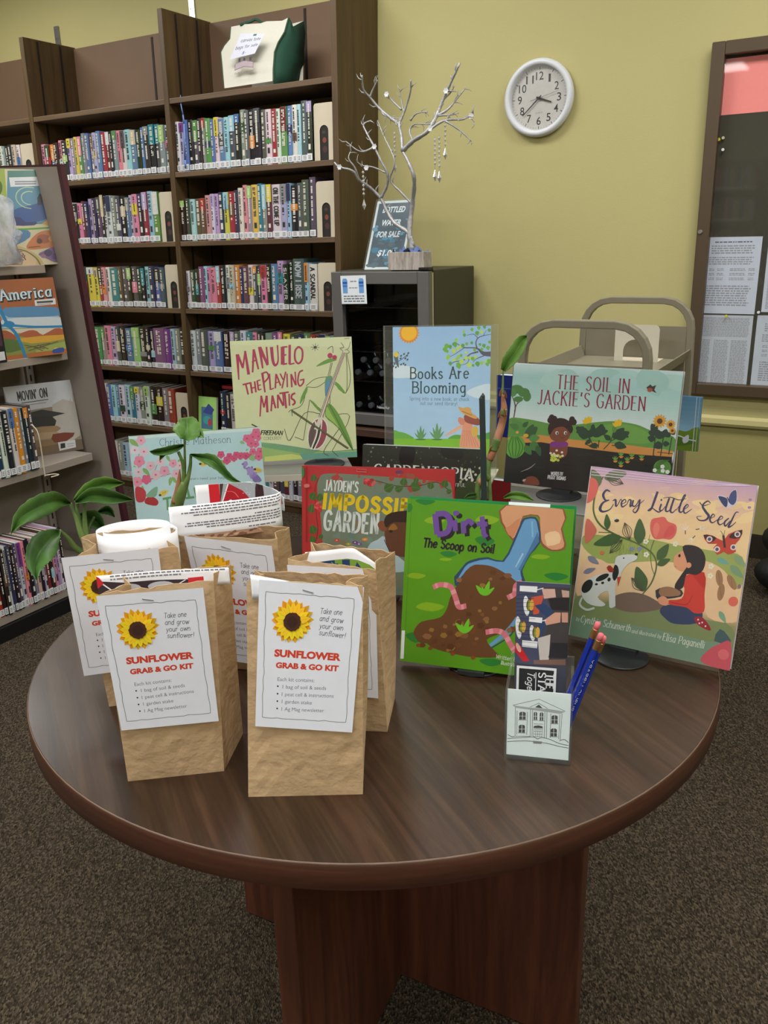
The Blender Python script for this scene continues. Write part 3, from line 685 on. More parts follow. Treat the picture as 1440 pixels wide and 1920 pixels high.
# two picture books facing out and one lying flat on the fifth shelf, right bay
def flat_art_book(name, label, s, z, w, h, thk, art, d=.31, tilt=8, group=None):
    t = thing(name, label, 'book', S(lean(s, z), d, z+.0005), YAW, group)
    sh = Sheet(w, h); art(sh); 
    ta = R(tilt)
    mp = lambda p: Vector((p.x, p.y*math.sin(ta)-p.z*math.cos(ta), p.y*math.cos(ta)+p.z*math.sin(ta)+thk*math.sin(ta)))
    b_ = MB(); b_.box(0, w, 0, h, -thk, -.0002, rgb(190, 190, 185)); 
    o = b_.build('page_block', M['matte'], t, mp); o2 = sh.mb.build('front_cover', M['film'], t, mp)
def art_a(sh):
    sh.rect(rgb(150, 200, 110)); sh.fill([(.02, .012), (.1, .012), (.1, .13), (.02, .13)], rgb(60, 110, 150)); sh.fill([(.03, .1), (.07, .15), (.11, .12), (.09, .09)], rgb(40, 60, 140)); sh.ell(.06, .06, .03, .022, rgb(50, 150, 160)); sh.ell(.08, .05, .015, .02, rgb(160, 60, 70))
flat_art_book('picture_book', 'green and blue picture book facing out on the fifth shelf', RB0+.01, SHELF[5], .125, .185, .014, art_a, d=.33)
g = MB(); g.box(0, .2, 0, .14, 0, .016, rgb(150, 36, 48)); o = g.build('picture_book', M['film'], None); put(o, S(lean(RB0+.17, .6), .3, SHELF[5]+.236), YAW); tag(o, 'red book lying flat across the tops of the fifth shelf books', 'book')
# ------------------------------------------------------------------ helpers for flat things stood in the room
class Frame:
    """origin, right and up directions of a flat face; out is towards the viewer"""
    def __init__(self, P0, ex, ey):
        self.P = Vector(P0); self.ex = Vector(ex).normalized(); ey = Vector(ey); ey = (ey-self.ex*ey.dot(self.ex)).normalized(); self.ey = ey; self.n = self.ex.cross(ey)
    def map(self, loc=(0, 0, 0)):
        L = Vector(loc); return lambda p: self.P-L+self.ex*p.x+self.ey*p.y+self.n*p.z
    def at(self, x, y, z=0): return self.P+self.ex*x+self.ey*y+self.n*z
    def px(self, x, y, off=0):
        Q = on_plane(x, y, self.P+self.n*off, self.n)-self.P; return (Q.dot(self.ex), Q.dot(self.ey))
def standing(BL, BR, z, tilt):
    """face whose bottom edge runs between two picture points at height z and which leans back by tilt degrees"""
    b0 = on_z(BL[0], BL[1], z); b1 = on_z(BR[0], BR[1], z); e = (b1-b0); W = e.length; e.normalize()
    nh = Vector((-e.y, e.x, 0)); up = Vector((0, 0, math.cos(R(tilt))))+nh*math.sin(R(tilt))
    return Frame(b0, e, up), W
WFRAME = lambda d: Frame(S(0, d, 0), WX, Vector((0, 0, 1)))
GREYTXT = rgb(128, 130, 138)
def lines_of_print(sh, x0, x1, y0, y1, n, col, h=None, rnd=None, ragged=.1):
    rnd = rnd or random.Random(3); dy = (y1-y0)/n; h = h or dy*.55
    for i in range(n):
        y = y1-(i+.5)*dy; x = x0
        e = x1-(x1-x0)*rnd.uniform(0, ragged)
        while x < e:
            w = min(rnd.uniform(.5, 2.2)*h*2, e-x); sh._add([(x, y-h/2), (x+w, y-h/2), (x+w, y+h/2), (x, y+h/2)], col, 6e-5); x += w+h*.6

# ------------------------------------------------------------------ wall clock
cl = thing('wall_clock', 'round white rimmed wall clock showing twenty to four on the yellow wall', 'clock', S(-1.357, .0, 1.896), YAW)
M['clock_rim'] = mat('white_plastic_rim', rgb(208, 212, 218), .35, var=.02); M['clock_face'] = M['matte']
g = MB(); g.smooth = True
g.lathe([(.139, -.002), (.149, -.006), (.151, -.018), (.148, -.031), (.139, -.038), (.13, -.037), (.1235, -.03), (.122, -.012)], 72, axis='y', cap=False); g.build('rim', M['clock_rim'], cl, normals=True)
sh = Sheet(.3, .3); c0 = .15
sh.ell(c0, c0, .1235, .1235, rgb(186, 184, 180), n=64)
K = rgb(44, 44, 46)
for i in range(60):
    a = R(90-6*i); r0, r1, w = (.108, .119, .0026) if i % 5 == 0 else (.113, .118, .0011)
    sh.line([(c0+r0*math.cos(a), c0+r0*math.sin(a)), (c0+r1*math.cos(a), c0+r1*math.sin(a))], w, K)
for i in range(1, 13):
    a = R(90-30*i); x, y = c0+.086*math.cos(a), c0+.086*math.sin(a); w = .0185 if i < 10 else .033
    if i == 1: w = .0095
    sh.type(str(i), x-w/2, y-.016, x+w/2, y-.016, .032, K, bold=.008)
sh.type('QUARTZ', c0-.016, c0-.058, c0+.016, c0-.058, .0055, rgb(110, 110, 112))
sh.mb.build('face', M['matte'], cl, lambda p: Vector((p.x-c0, -.012-p.z, p.y-c0)))
def hand(nm, deg, l, tail, w, dz, col=(30, 30, 32)):
    a = R(90-deg); dx, dy = math.cos(a), math.sin(a); g = MB()
    g.prism([(-dx*tail-dy*w/2, -dz, -dy*tail+dx*w/2), (dx*l-dy*w/3, -dz, dy*l+dx*w/3), (dx*l+dy*w/3, -dz, dy*l-dx*w/3), (-dx*tail+dy*w/2, -dz, -dy*tail-dx*w/2)], (0, -.0008, 0), rgb(*col)); g.build(nm, M['matte'], cl, normals=True)
hand('hour_hand', 109, .058, .012, .0075, .0165); hand('minute_hand', 228, .094, .014, .005, .0185); hand('second_hand', 76, .088, .038, .0014, .02)
g = MB(); g.lathe([(.005, -.014), (.005, -.023)], 12, axis='y'); g.build('hub', M['black_plastic'], cl, normals=True)
g = MB(); g.smooth = True; g.lathe([(.1222, -.0275), (.1, -.031), (.07, -.0335), (.035, -.035), (.002, -.0355)], 64, axis='y', cap=False); g.build('lens', M['lens'], cl, normals=True)

# ------------------------------------------------------------------ enclosed notice board
M['bronze'] = mat('bronze_frame', rgb(84, 70, 54), .4, .3, scale=30, var=.04); M['board_back'] = mat('notice_board_felt', rgb(62, 60, 50), .9, scale=200, var=.08)
nb0, nb1, nz0, nz1 = -.672, .62, .698, 2.017
nb = thing('notice_board', 'brown framed glass notice board hung on the right of the yellow wall', 'notice board', S(nb0, 0, nz0), YAW)
W_, H_ = nb1-nb0, nz1-nz0; fw = .048
g = MB()
for x0, x1, y0, y1 in ((0, fw, 0, H_), (W_-fw, W_, 0, H_), (fw, W_-fw, 0, fw), (fw, W_-fw, H_-fw, H_), (W_/2-fw*.7, W_/2+fw*.7, fw, H_-fw)): g.box(x0, x1, -.052, -.001, y0, y1)
bevel(g.build('frame', M['bronze'], nb), .004)
g = MB(); g.box(fw, W_-fw, -.012, -.002, fw, H_-fw); g.build('back_panel', M['board_back'], nb)
for a, e in ((fw, W_/2-fw*.7), (W_/2+fw*.7, W_-fw)):
    g = MB(); g.poly([(a, -.042, fw), (e, -.042, fw), (e, -.042, H_-fw), (a, -.042, H_-fw)]); g.build('glass', M['pane'], nb)
q = on_wall(1313, 435, .052)-S(nb0, 0, nz0); lx, lz = q.dot(WX), q.z
g = MB(); g.lathe([(.009, -.0518), (.009, -.056), (.007, -.058)], 16, lx, lz, axis='y'); g.build('lock', M['chrome'], nb, normals=True)
fb = WFRAME(.013)
def notice(TL, TR, BL, label, draw, col, w=None):
    tl, tr, bl = fb.px(*TL), fb.px(*TR), fb.px(*BL); ww = w or (tr[0]-tl[0]); hh = tl[1]-bl[1]
    sh = Sheet(ww, hh); sh.rect(col); draw(sh, ww, hh)
    P = fb.at(bl[0], bl[1]); f = Frame(P, fb.ex*ww+fb.ey*(tr[1]-tl[1] if not w else 0), fb.ey)
    o = sh.mb.build('notice_sheet', M['paper'], None, f.map(P)); put(o, P); return tag(o, label, 'paper')
def d_pink(sh, w, h):
    for i in range(3): sh.ell(w*.72, h*(.3+.2*i), .008, .006, rgb(235, 225, 228)); sh.ell(w*.74, h*(.36+.16*i), .004, .004, rgb(150, 60, 80))
notice((1360, 111), (1440, 113), (1345, 217), 'pink sheet pinned at the top of the notice board', d_pink, rgb(216, 128, 124), .3)
PW = rgb(170, 176, 190)
def d_a(sh, w, h):
    r = random.Random(4); lines_of_print(sh, w*.2, w*.85, h*.92, h*.95, 1, rgb(90, 94, 104)); lines_of_print(sh, w*.15, w*.9, h*.78, h*.9, 4, GREYTXT, rnd=r); lines_of_print(sh, w*.12, w*.9, h*.64, h*.75, 4, GREYTXT, rnd=r)
    for i in range(3):
        for x0, x1 in ((.14, .24), (.28, .4), (.5, .78), (.82, .93)): lines_of_print(sh, w*x0, w*x1, h*(.44+.06*i), h*(.48+.06*i), 2, GREYTXT, rnd=r)
    lines_of_print(sh, w*.12, w*.9, h*.1, h*.38, 9, GREYTXT, rnd=r)
def d_b(sh, w, h):
    r = random.Random(5); lines_of_print(sh, w*.07, w*.95, h*.7, h*.97, 14, GREYTXT, rnd=r, ragged=.02)
    for x0, x1 in ((.06, .3), (.36, .62), (.66, .95)): lines_of_print(sh, w*x0, w*x1, h*.04, h*.66, 30, GREYTXT, rnd=r)
notice((1324.6, 445), (1435, 443), (1307.5, 587), 'white printed notice with a table, upper left inside the notice board', d_a, PW)
notice((1306.5, 590), (1415, 592), (1293.5, 721), 'white notice of dense columns under the table notice, lower left of board', d_b, rgb(164, 169, 178))
notice((1439, 443), (1500, 442), (1427, 585), 'white notice at the right picture edge, upper row of the board', d_b, PW, .21)
notice((1418, 591), (1500, 592), (1406, 727), 'white notice at the right picture edge, lower row of the board', d_a, rgb(166, 172, 182), .21)
def pin(x, y, col, label):
    P = on_wall(x, y, .0135); g = MB(); g.lathe([(.0016, -.001), (.0016, -.006), (.005, -.007), (.004, -.014), (.0055, -.016)], 12, axis='y', col=rgb(*col)); o = g.build('push_pin', M['gloss'], None, normals=True); put(o, P, YAW); tag(o, label, 'push pin')
pin(1349, 262, (214, 196, 40), 'yellow push pin under the pink sheet'); pin(1357, 259, (190, 180, 160), 'pale push pin right of the yellow pin under the pink sheet'); pin(1356.5, 281, (214, 214, 216), 'white push pin below the yellow pin on bare felt')
pin(1362.5, 592, (196, 190, 50), 'yellow push pin holding the dense column notice'); pin(1423, 585, (210, 210, 212), 'white push pin between the four white notices')

# ------------------------------------------------------------------ drinks fridge on its stand
M['stainless'] = mat('brushed_stainless', rgb(112, 110, 110), .42, .45, scale=4, var=.04); M['fridge_side'] = mat('black_fridge_side', rgb(58, 56, 44), .5, .1, scale=90, var=.04)
M['stand'] = wood_mat('stand_walnut', rgb(50, 34, 26), rgb(68, 46, 36), rgb(82, 58, 44), (3, 30, 30), .45)
M['black_in'] = mat('black_liner', rgb(26, 27, 28), .5, var=.05)
FX0, FX1, FZ0, FZ1, FD = -2.122, -1.642, .535, 1.224, .5
st = thing('fridge_stand', 'low dark wooden stand under the drinks fridge', 'stand', S(FX0-.03, 0, 0), YAW)
sw = FX1-FX0+.06
g = MB(); g.box(-.02, sw+.02, -.53, -.01, FZ0-.035, FZ0-.001); bevel(g.build('top', M['stand'], st), .003)
for x in (0, sw-.025): g = MB(); g.box(x, x+.025, -.49, -.02, 0, FZ0-.035); g.build('side_panel', M['stand'], st)
g = MB(); g.box(.025, sw-.025, -.045, -.02, .05, FZ0-.035); g.build('back_panel', M['stand'], st)
g = MB(); g.box(.025, sw-.025, -.47, -.045, .22, .24); g.build('shelf', M['stand'], st)
fr = thing('drinks_fridge', 'black glass door drinks fridge with stainless frame beside the bookcase', 'fridge', S(FX0, 0, FZ0), YAW)
w, h = FX1-FX0, FZ1-FZ0
g = MB(); t = .02; b0, b1 = -.44, -.03
for bx in ((0, t, b0, b1, 0, h), (w-t, w, b0, b1, 0, h), (t, w-t, b0, b1, 0, .05), (t, w-t, b0, b1, h-t, h)): g.box(*bx)
g.box(t, w-t, b1-.02, b1, .05, h-t); bevel(g.build('body', M['fridge_side'], fr), .004)
g = MB(); g.box(t, w-t, b1-.022, b1-.0205, .05, h-t); g.box(t, t+.002, b0+.002, b1-.02, .05, h-t); g.box(w-t-.002, w-t, b0+.002, b1-.02, .05, h-t); g.build('liner', M['black_in'], fr)
g = MB(); fw = .052; y0, y1 = -.498, -.458
for x0, x1, z0, z1 in ((0, fw, .012, h-.004), (w-fw, w, .012, h-.004), (fw, w-fw, .012, .012+fw), (fw, w-fw, h-.004-fw, h-.004)): g.box(x0, x1, y0, y1, z0, z1)
dr = g.build('door', M['stainless'], fr); bevel(dr, .003)
g = MB(); g.poly([(fw, -.47, .05), (w-fw, -.47, .05), (w-fw, -.47, h-.05), (fw, -.47, h-.05)]); g.build('door_glass', M['dark_pane'], dr)
g = MB()
for x0, x1, z0, z1 in ((.004, .014, .016, h-.01), (w-.014, w-.004, .016, h-.01), (.014, w-.014, .016, .026), (.014, w-.014, h-.02, h-.01)): g.box(x0, x1, -.458, -.441, z0, z1)
g.build('gasket', mat('cream_gasket', rgb(176, 168, 128), .6), dr)
sh = Sheet(.1, .02); sh.text('NewAir', .0, .003, .066, .003, .012, rgb(200, 204, 208), w=.14, track=.1); sh.mb.build('maker_mark', M['gloss'], dr, lambda p: Vector((.2+p.x, -.4705-p.z, .085+p.y)))
g = MB(); g.box(w-.05, w-.004, -.49, -.44, h, h+.012); bevel(g.build('hinge', M['black_plastic'], fr), .003)
SHZ = [.135, .2, .335, .43, .53]
for z in SHZ[1:]:
    g = MB()
    for k in range(12): x = .03+(w-.06)*k/11; g.tube([(x, -.43, z), (x, -.06, z)], .0018, 5)
    g.tube([(.024, -.435, z), (w-.024, -.435, z)], .003, 6); g.tube([(.024, -.06, z), (w-.024, -.06, z)], .003, 6); g.build('wire_shelf', M['chrome'], fr)
M['bottle'] = clear_mat('clear_bottle', (.85, .92, .95, 1), .05); M['cap'] = mat('white_cap', rgb(190, 196, 204), .4)
proto_b = None
k_ = 0
for z, n in ((SHZ[1]+.0345, 6), (.0505+.032, 6), (SHZ[1]+.0345+.058, 5)):
    for i in range(n):
        x = .06+i*.0655+(.033 if n == 5 else 0)
        g = None
        if proto_b is None:
            g = MB(); g.smooth = True; g.lathe([(.008, .0), (.012, -.002), (.0125, -.02), (.031, -.06), (.0315, -.2), (.028, -.206)], 18, axis='y')
            proto_b = g.build('water_bottle', M['bottle'], None, lambda p: Vector((p.x, p.y*-1, p.z)), normals=True)
            g = MB(); g.lathe([(.0135, -.012), (.0135, .004), (.011, .006)], 16, axis='y'); pc = g.build('cap', M['cap'], proto_b, lambda p: Vector((p.x, -p.y, p.z)), normals=True)
            o = proto_b
        else:
            o = proto_b.copy(); C.objects.link(o); c2 = pc.copy(); C.objects.link(c2); c2.parent = o
        put(o, S(FX0+x, .40, FZ0+z), YAW); k_ += 1
        tag(o, 'clear bottle lying cap outward in the drinks fridge, %s from left of the %s' % (ORD[i], ('middle layer', 'bottom layer', 'topmost layer')[(0, 1, 2)[0 if z == SHZ[1]+.0345 else 1 if z < .1 else 2]]), 'bottle', 'bottles stacked in the fridge')
# printed sheet taped to the fridge door
sh = Sheet(.13, .12); sh.rect(rgb(200, 206, 212))
for x in (.022, .105):
    sh.fill([(x-.012, .045), (x+.012, .045), (x+.013, .1), (x+.008, .108), (x-.008, .108), (x-.013, .1)], rgb(96, 140, 190)); sh.fill([(x-.012, .085), (x+.012, .085), (x+.012, .094), (x-.012, .094)], rgb(34, 78, 150)); sh.fill([(x-.012, .072), (x+.012, .072), (x+.012, .08), (x-.012, .08)], rgb(60, 104, 170))
lines_of_print(sh, .05, .082, .09, .1, 1, GREYTXT); lines_of_print(sh, .042, .088, .064, .072, 1, GREYTXT); lines_of_print(sh, .012, .12, .006, .038, 3, rgb(100, 104, 112), h=.0055)
P = on_plane(641, 570, S(0, FD+.0005, 0), WY); f = Frame(P, WX+Vector((0, 0, .02)), (0, 0, 1)); o = sh.mb.build('door_notice', M['paper'], None, f.map(P)); put(o, P); tag(o, 'white notice with two blue bottles taped to the fridge door', 'paper')

# ------------------------------------------------------------------ bottled water sign leaning back on the fridge
z0 = FZ1+.0005
bl = S(-2.022, .375, z0); tl = on_wall(705.5, 378, .24); up = tl-bl; Hs = up.length; Ws = .19
sg = thing('acrylic_sign', 'leaning blue acrylic framed sign selling bottled water on top of the fridge', 'sign', bl, 0)
f = Frame(bl, WX, up)
sh = Sheet(Ws, Hs); sh.rect(rgb(200, 206, 208)); m = .011
sh.fill([(m, m), (Ws-m, m), (Ws-m, Hs-m), (m, Hs-m)], rgb(58, 74, 88))
r = random.Random(2)
for i in range(70):
    x, y = r.uniform(m, Ws-m), r.uniform(m, Hs-m); e = r.uniform(.004, .02)*(1.4-y/Hs)
    sh.ell(x, y, e, e*r.uniform(.3, .7), rgb(*r.choice([(54, 112, 140), (66, 130, 160), (48, 92, 116), (70, 90, 100), (90, 140, 166)])), r.uniform(-20, 20), 10) if y < Hs*.72 or r.random() < .2 else None
sh.base = 40
for tx, yy, x0, x1 in (('BOTTLED', .83, .036, .15), ('WATER', .64, .045, .14), ('FOR SALE', .47, .03, .148), ('$1.00', .2, .05, .14)): sh.type(tx, x0, Hs*yy, x1, Hs*yy, .027, rgb(214, 220, 226), bold=.03, shear=.2)
b_ = MB(); sh.mb.build('poster', M['gloss'], sg, f.map(bl))
g = MB(); g.box(-.004, Ws+.004, -.002, Hs+.006, .0075, .0095); g.box(-.004, Ws+.004, -.002, Hs+.006, -.003, -.0005); g.build('holder', M['acrylic'], sg, f.map(bl))

# ------------------------------------------------------------------ silver branch tree in a whitewashed box
def tpx(x, y, d=.42): return on_wall(600+x/1.714, 80+y/1.714, d)
tb0 = S(-1.852, .462, z0); tree = thing('branch_tree', 'silver painted bare branch tree in a whitewashed box on the fridge', 'decoration', tb0, YAW)
M['silver'] = mat('silver_paint', rgb(158, 158, 160), .45, .35, scale=120, var=.12, bump=.3, bscale=90); M['whitewash'] = wood_mat('whitewashed_wood', rgb(120, 112, 104), rgb(160, 152, 144), rgb(184, 178, 170), (90, 12, 12), .8)
inv = (Matrix.Translation(tb0) @ Matrix.Rotation(YAW, 4, 'Z')).inverted(); tl_ = lambda P: inv @ P
bw = .172; bh = .073
g = MB(); t = .008
for bx in ((0, bw, 0, t, 0, bh), (0, bw, bw*.43-t, bw*.43, 0, bh), (0, t, t, bw*.43-t, 0, bh), (bw-t, bw, t, bw*.43-t, 0, bh), (t, bw-t, t, bw*.43-t, 0, t)): g.box(*bx)
bevel(g.build('planter_box', M['whitewash'], tree), .0015)
g = MB(); r = random.Random(8); g.smooth = True
g.grid([[(t+(bw-2*t)*i/9, t+(bw*.43-2*t)*j/6, bh-.02+.024*math.sin(i*1.7+j)*math.cos(j*2.1)+r.uniform(0, .014)+(.016 if 2 < i < 8 else 0)) for i in range(10)] for j in range(7)]); g.build('tissue_filling', mat('blue_tissue', rgb(84, 104, 150), .8, var=.1), tree)
BR_ = [([(298, 668), (288, 610), (297, 520), (303, 440), (285, 385), (265, 348)], 9, 0), ([(265, 348), (262, 300), (255, 262), (270, 225), (290, 160), (292, 120)], 5, -.04), ([(255, 262), (225, 240), (190, 210), (160, 175), (140, 150), (135, 105)], 5, .05), ([(160, 175), (170, 150), (185, 120)], 3, .05),
    ([(270, 225), (260, 180), (256, 146)], 2.5, -.04), ([(262, 215), (236, 190), (215, 166)], 3, .02), ([(265, 348), (300, 315), (345, 285), (375, 235), (395, 185), (415, 140), (450, 65)], 7, -.03), ([(375, 235), (410, 215), (440, 180), (466, 148)], 4, -.07), ([(345, 285), (400, 250), (460, 246), (492, 228)], 4, .04), ([(400, 250), (450, 282), (487, 318)], 3, .05),
    ([(395, 185), (420, 160), (432, 140)], 2.5, .0), ([(300, 318), (288, 285), (305, 262), (350, 262), (375, 250)], 3, .07), ([(300, 655), (285, 612), (240, 580), (215, 540), (195, 500), (160, 465), (125, 440), (105, 412), (62, 400), (46, 385)], 6.5, .04), ([(125, 440), (112, 402), (92, 372), (100, 345)], 3, .06), ([(195, 500), (215, 460), (216, 420), (196, 380), (175, 336), (150, 290), (140, 262), (165, 250)], 4.5, .0),
    ([(175, 336), (130, 350), (84, 318)], 3, .03), ([(297, 520), (262, 482), (226, 440), (240, 380), (205, 300), (185, 250)], 3.5, .08), ([(460, 246), (478, 236), (496, 256)], 2.2, .04), ([(190, 210), (212, 236), (262, 244)], 3, .03), ([(290, 250), (310, 228), (346, 222)], 3, -.02), ([(216, 420), (170, 400), (140, 396), (120, 384)], 2.6, .02), ([(375, 235), (420, 232), (446, 226)], 3, -.03)]
def bd(x, y): return .42+max(0, min(1, (620-y)/200))*(.045*math.sin(x/52+.6)+.04*math.cos(y/61))
for i, (pts, wd, dd) in enumerate(BR_):
    q = spline(pts, 5); n = len(q); g = MB(); g.smooth = True
    root = .42
    P = [tl_(tpx(x, y, bd(x, y))) for x, y in q]
    rr = [wd*.0015*(1-.6*j/(n-1))*(1+.12*math.sin(j*2.1)) for j in range(n)]
    g.tube(P, rr, 7); o = g.build('branch' if i not in (0, 12) else 'trunk', M['silver'], tree)
tw = random.Random(31)
for pts, wd, dd in BR_[1:]:
    q = spline(pts, 6); n = len(q)
    for k in range(2+len(pts)//2):
        j = tw.randrange(n//3, n); x, y = q[j]; x0, y0 = q[max(0, j-1)]; x1, y1 = q[min(n-1, j+1)]; a = math.atan2(y1-y0, x1-x0)+tw.choice((-1, 1))*tw.uniform(.5, 1.1); l = tw.uniform(10, 30)
        p = [(x, y), (x+l*.5*math.cos(a), y+l*.5*math.sin(a)), (x+l*math.cos(a+.3), y+l*math.sin(a+.3)-3)]; g = MB(); g.smooth = True
        g.tube([tl_(tpx(u, v, bd(x, y))) for u, v in p], [wd*.0006+.0004, wd*.0004+.0004, .0005], 5); g.build('twig', M['silver'], tree)
M['crystal'] = mat('cut_crystal', rgb(225, 226, 230), .08, .6, scale=200, var=.1); M['clip'] = mat('white_clip_flower', rgb(206, 210, 216), .4)
for i, (x, y, dd) in enumerate(((215, 166, .02), (406, 155, -.02), (355, 276, 0), (176, 334, 0), (64, 400, .04), (150, 402, .0), (486, 236, .04))):
    c = tl_(tpx(x, y, bd(x, y)+.006)); g = MB()
    for k in range(6):
        a = k*math.pi/3; e = Vector((math.cos(a), -.2, math.sin(a)))*.012; s_ = Vector((-math.sin(a), 0, math.cos(a)))*.005
        g.prism([c, c+e*.6+s_, c+e, c+e*.6-s_], (0, -.003, 0))
    g.build('clip_flower', M['clip'], tree, normals=True)
for i, (x, y0, y1, wh) in enumerate(((240, 285, 408, 'under the left crown'), (401, 245, 366, 'under the right crown'), (368, 306, 436, 'left of the close pair'), (382, 300, 440, 'right of the close pair'), (140, 410, 528, 'under the low left branch'))):
    A = tpx(x, y0, bd(x, y0)+.004); B = tpx(x+2, y1, bd(x, y0)+.004); L = A.z-B.z; o = thing('crystal_garland', 'hanging string of clear crystals on the silver tree, %s' % wh, 'garland', B, YAW, 'crystal strings on the tree')
    g = MB(); g.tube([(0, 0, 0.0), (0, 0, L+.004)], .0006, 5); g.build('wire', M['chrome'], o)
    z = L-.008
    while z > .04:
        g = MB(); g.lathe([(0.0005, z-.0065), (.0052, z-.002), (.0052, z+.002), (.0005, z+.0065)], 8); g.build('bead', M['crystal'], o); z -= .017
    g = MB(); g.lathe([(.0005, -.012), (.0085, .006), (.006, .014), (.0005, .032)], 8); g.build('drop', M['crystal'], o)

# ------------------------------------------------------------------ canvas tote on top of the bookcase
M['canvas'] = mat('cream_canvas', rgb(206, 204, 192), .9, scale=260, var=.04, bump=.1, bscale=400); M['green_cloth'] = mat('green_canvas', rgb(34, 74, 58), .85, scale=260, var=.06, bump=.1, bscale=300)
zt = SHELF[0]+.001; P0 = on_z(421, 167, zt)
P0 = S(lean(-2.795, zt), .325, zt); tote = thing('tote_bag', 'cream canvas tote bag with green sides on top of the bookcase', 'bag', P0, YAW)
def tp(x, y, d=.32): q = on_wall(400+x/7.2, 20+y/7.2, d)-P0; return (q.dot(WX), -(d-.325), q.z)
FO = [(148, 1050), (118, 700), (104, 560), (150, 470), (225, 380), (238, 220), (420, 185), (640, 172), (720, 145), (930, 138), (1020, 92), (965, 290), (880, 430), (830, 560), (812, 800), (812, 950)]
g = MB(); fo = [tp(x, y, .32-.03*(1-(y-90)/960)) for x, y in FO]; fo = [(a, b_, max(c, .001)) for a, b_, c in fo]
g.poly(fo[::-1]); o = thick(g.build('front_panel', M['canvas'], tote), .003)
RE = [(1020, 92), (965, 290), (880, 430), (830, 560), (812, 800), (812, 950)]; ML = [(1075, 215), (1120, 420), (1080, 560), (1050, 700), (1010, 820), (990, 905)]; BE = [(1215, 140), (1240, 300), (1225, 520), (1230, 700), (1180, 800), (1130, 880)]
g = MB(); g.smooth = True
rows = []
for a, m_, e in zip(RE, ML, BE):
    A = tp(*a, .32-.03*(1-(a[1]-90)/960)); B = tp(*m_, .25); E_ = tp(*e, .17)
    rows.append([(A[0], A[1], max(A[2], .001)), ((A[0]+B[0])/2, (A[1]+B[1])/2+.004, max((A[2]+B[2])/2, .001)), (B[0], B[1], max(B[2], .001)), (E_[0], E_[1], max(E_[2], .001))])
rows[-1] = [(x, y, .001) for x, y, z in rows[-1]]
g.grid(rows); thick(g.build('side_panel', M['green_cloth'], tote), .003)
g = MB(); bx = rows[0][3]; g.poly([(.02, .17, .001), (bx[0]-.02, .155, .001), (bx[0], .155, bx[2]), (.06, .17, bx[2]-.01)]); thick(g.build('back_panel', M['canvas'], tote), .003)
g = MB(); g.tube([fo[i] for i in range(0, 6)], .0035, 6); g.tube([Vector(p)+Vector((0, -.001, 0)) for p in fo[10:]], .004, 6); g.build('piping', mat('green_piping', rgb(62, 84, 62), .8), tote)
g = MB(); q = spline([tp(360, 190, .3), tp(500, 150, .28), tp(570, 120, .27), tp(640, 150, .27), tp(680, 185, .28)], 6); g.tube(q, .006, 6); g.build('handle', M['green_cloth'], tote)
f = Frame(P0+WX*0+Vector((0, 0, 0)), WX, (0, 0, 1)); 
def tote_sheet(quad, W, H): return Sheet(W, H, [(400+x/7.2, 20+y/7.2) for x, y in quad])
q = [tp(x, y, .322) for x, y in ((415, 318), (735, 320), (600, 590), (262, 668))]
sh = Sheet(.09, .08); 
o = MB(); n_ = lambda a, dz=-.012: Vector((a[0], a[1]-.022-(.0), a[2]))
sh.rect(rgb(190, 192, 206)); sh.text('canvas tote', .014, .052, .084, .056, .011, rgb(70, 70, 84), w=.12); sh.text('bags for sale', .006, .029, .084, .033, .011, rgb(70, 70, 84), w=.12); sh.text('$8', .04, .008, .053, .008, .01, rgb(70, 70, 84), w=.13); sh.fill([(.05, .071), (.062, .072), (.062, .0785), (.05, .0775)], rgb(50, 110, 84))
a, b_, c, d_ = [Vector(n_(v)) for v in q]
o = sh.mb.build('price_tag', M['paper'], tote, lambda p: a.lerp(b_, p.x/.09).lerp(d_.lerp(c, p.x/.09), 1-p.y/.08)+Vector((0, -p.z, 0)))
sh = Sheet(.075, .06); K = rgb(110, 96, 108)
for x in (.014, .032, .055): sh.fill([(x, .042), (x+.008, .042), (x+.008, .055), (x, .055)], rgb(70, 62, 76))
sh.fill([(.003, .016), (.036, .026), (.07, .016), (.07, .036), (.036, .044), (.003, .036)], rgb(176, 158, 168)); sh.line([(.003, .036), (.003, .016), (.036, .024), (.07, .016), (.07, .036)], .0018, K); sh.text('PUBLIC LIBRARY', .004, .001, .072, .001, .006, K, w=.12)
a2, b2, c2, d2 = [Vector(n_(tp(x, y, .322))) for x, y in ((335, 640), (600, 610), (595, 830), (315, 880))]
sh.mb.build('printed_emblem', M['matte'], tote, lambda p: a2.lerp(b2, p.x/.075).lerp(d2.lerp(c2, p.x/.075), 1-p.y/.06)+Vector((0, -p.z, 0)))
g = MB(); P = on_wall(340, 200, .34); g.smooth = True
q = [on_wall(x, y, .345) for x, y in ((338.5, 178), (339, 195), (343, 215), (345, 232), (347, 300), (348, 316))]
for i in range(len(q)-1): g.poly([q[i]-WX*.006*(.3+i*.2), q[i]+WX*.006*(.3+i*.2), q[i+1]+WX*.006*(.3+min(i+1, 3)*.2), q[i+1]-WX*.006*(.3+min(i+1, 3)*.2)])
o = g.build('ribbon_marker', mat('blue_ribbon', rgb(96, 124, 180), .6), None); o.data.transform(Matrix.Translation(-q[-1])); o.location = q[-1]; thick(o, .0008); tag(o, 'blue ribbon marker hanging from the top shelf at its left end', 'ribbon')
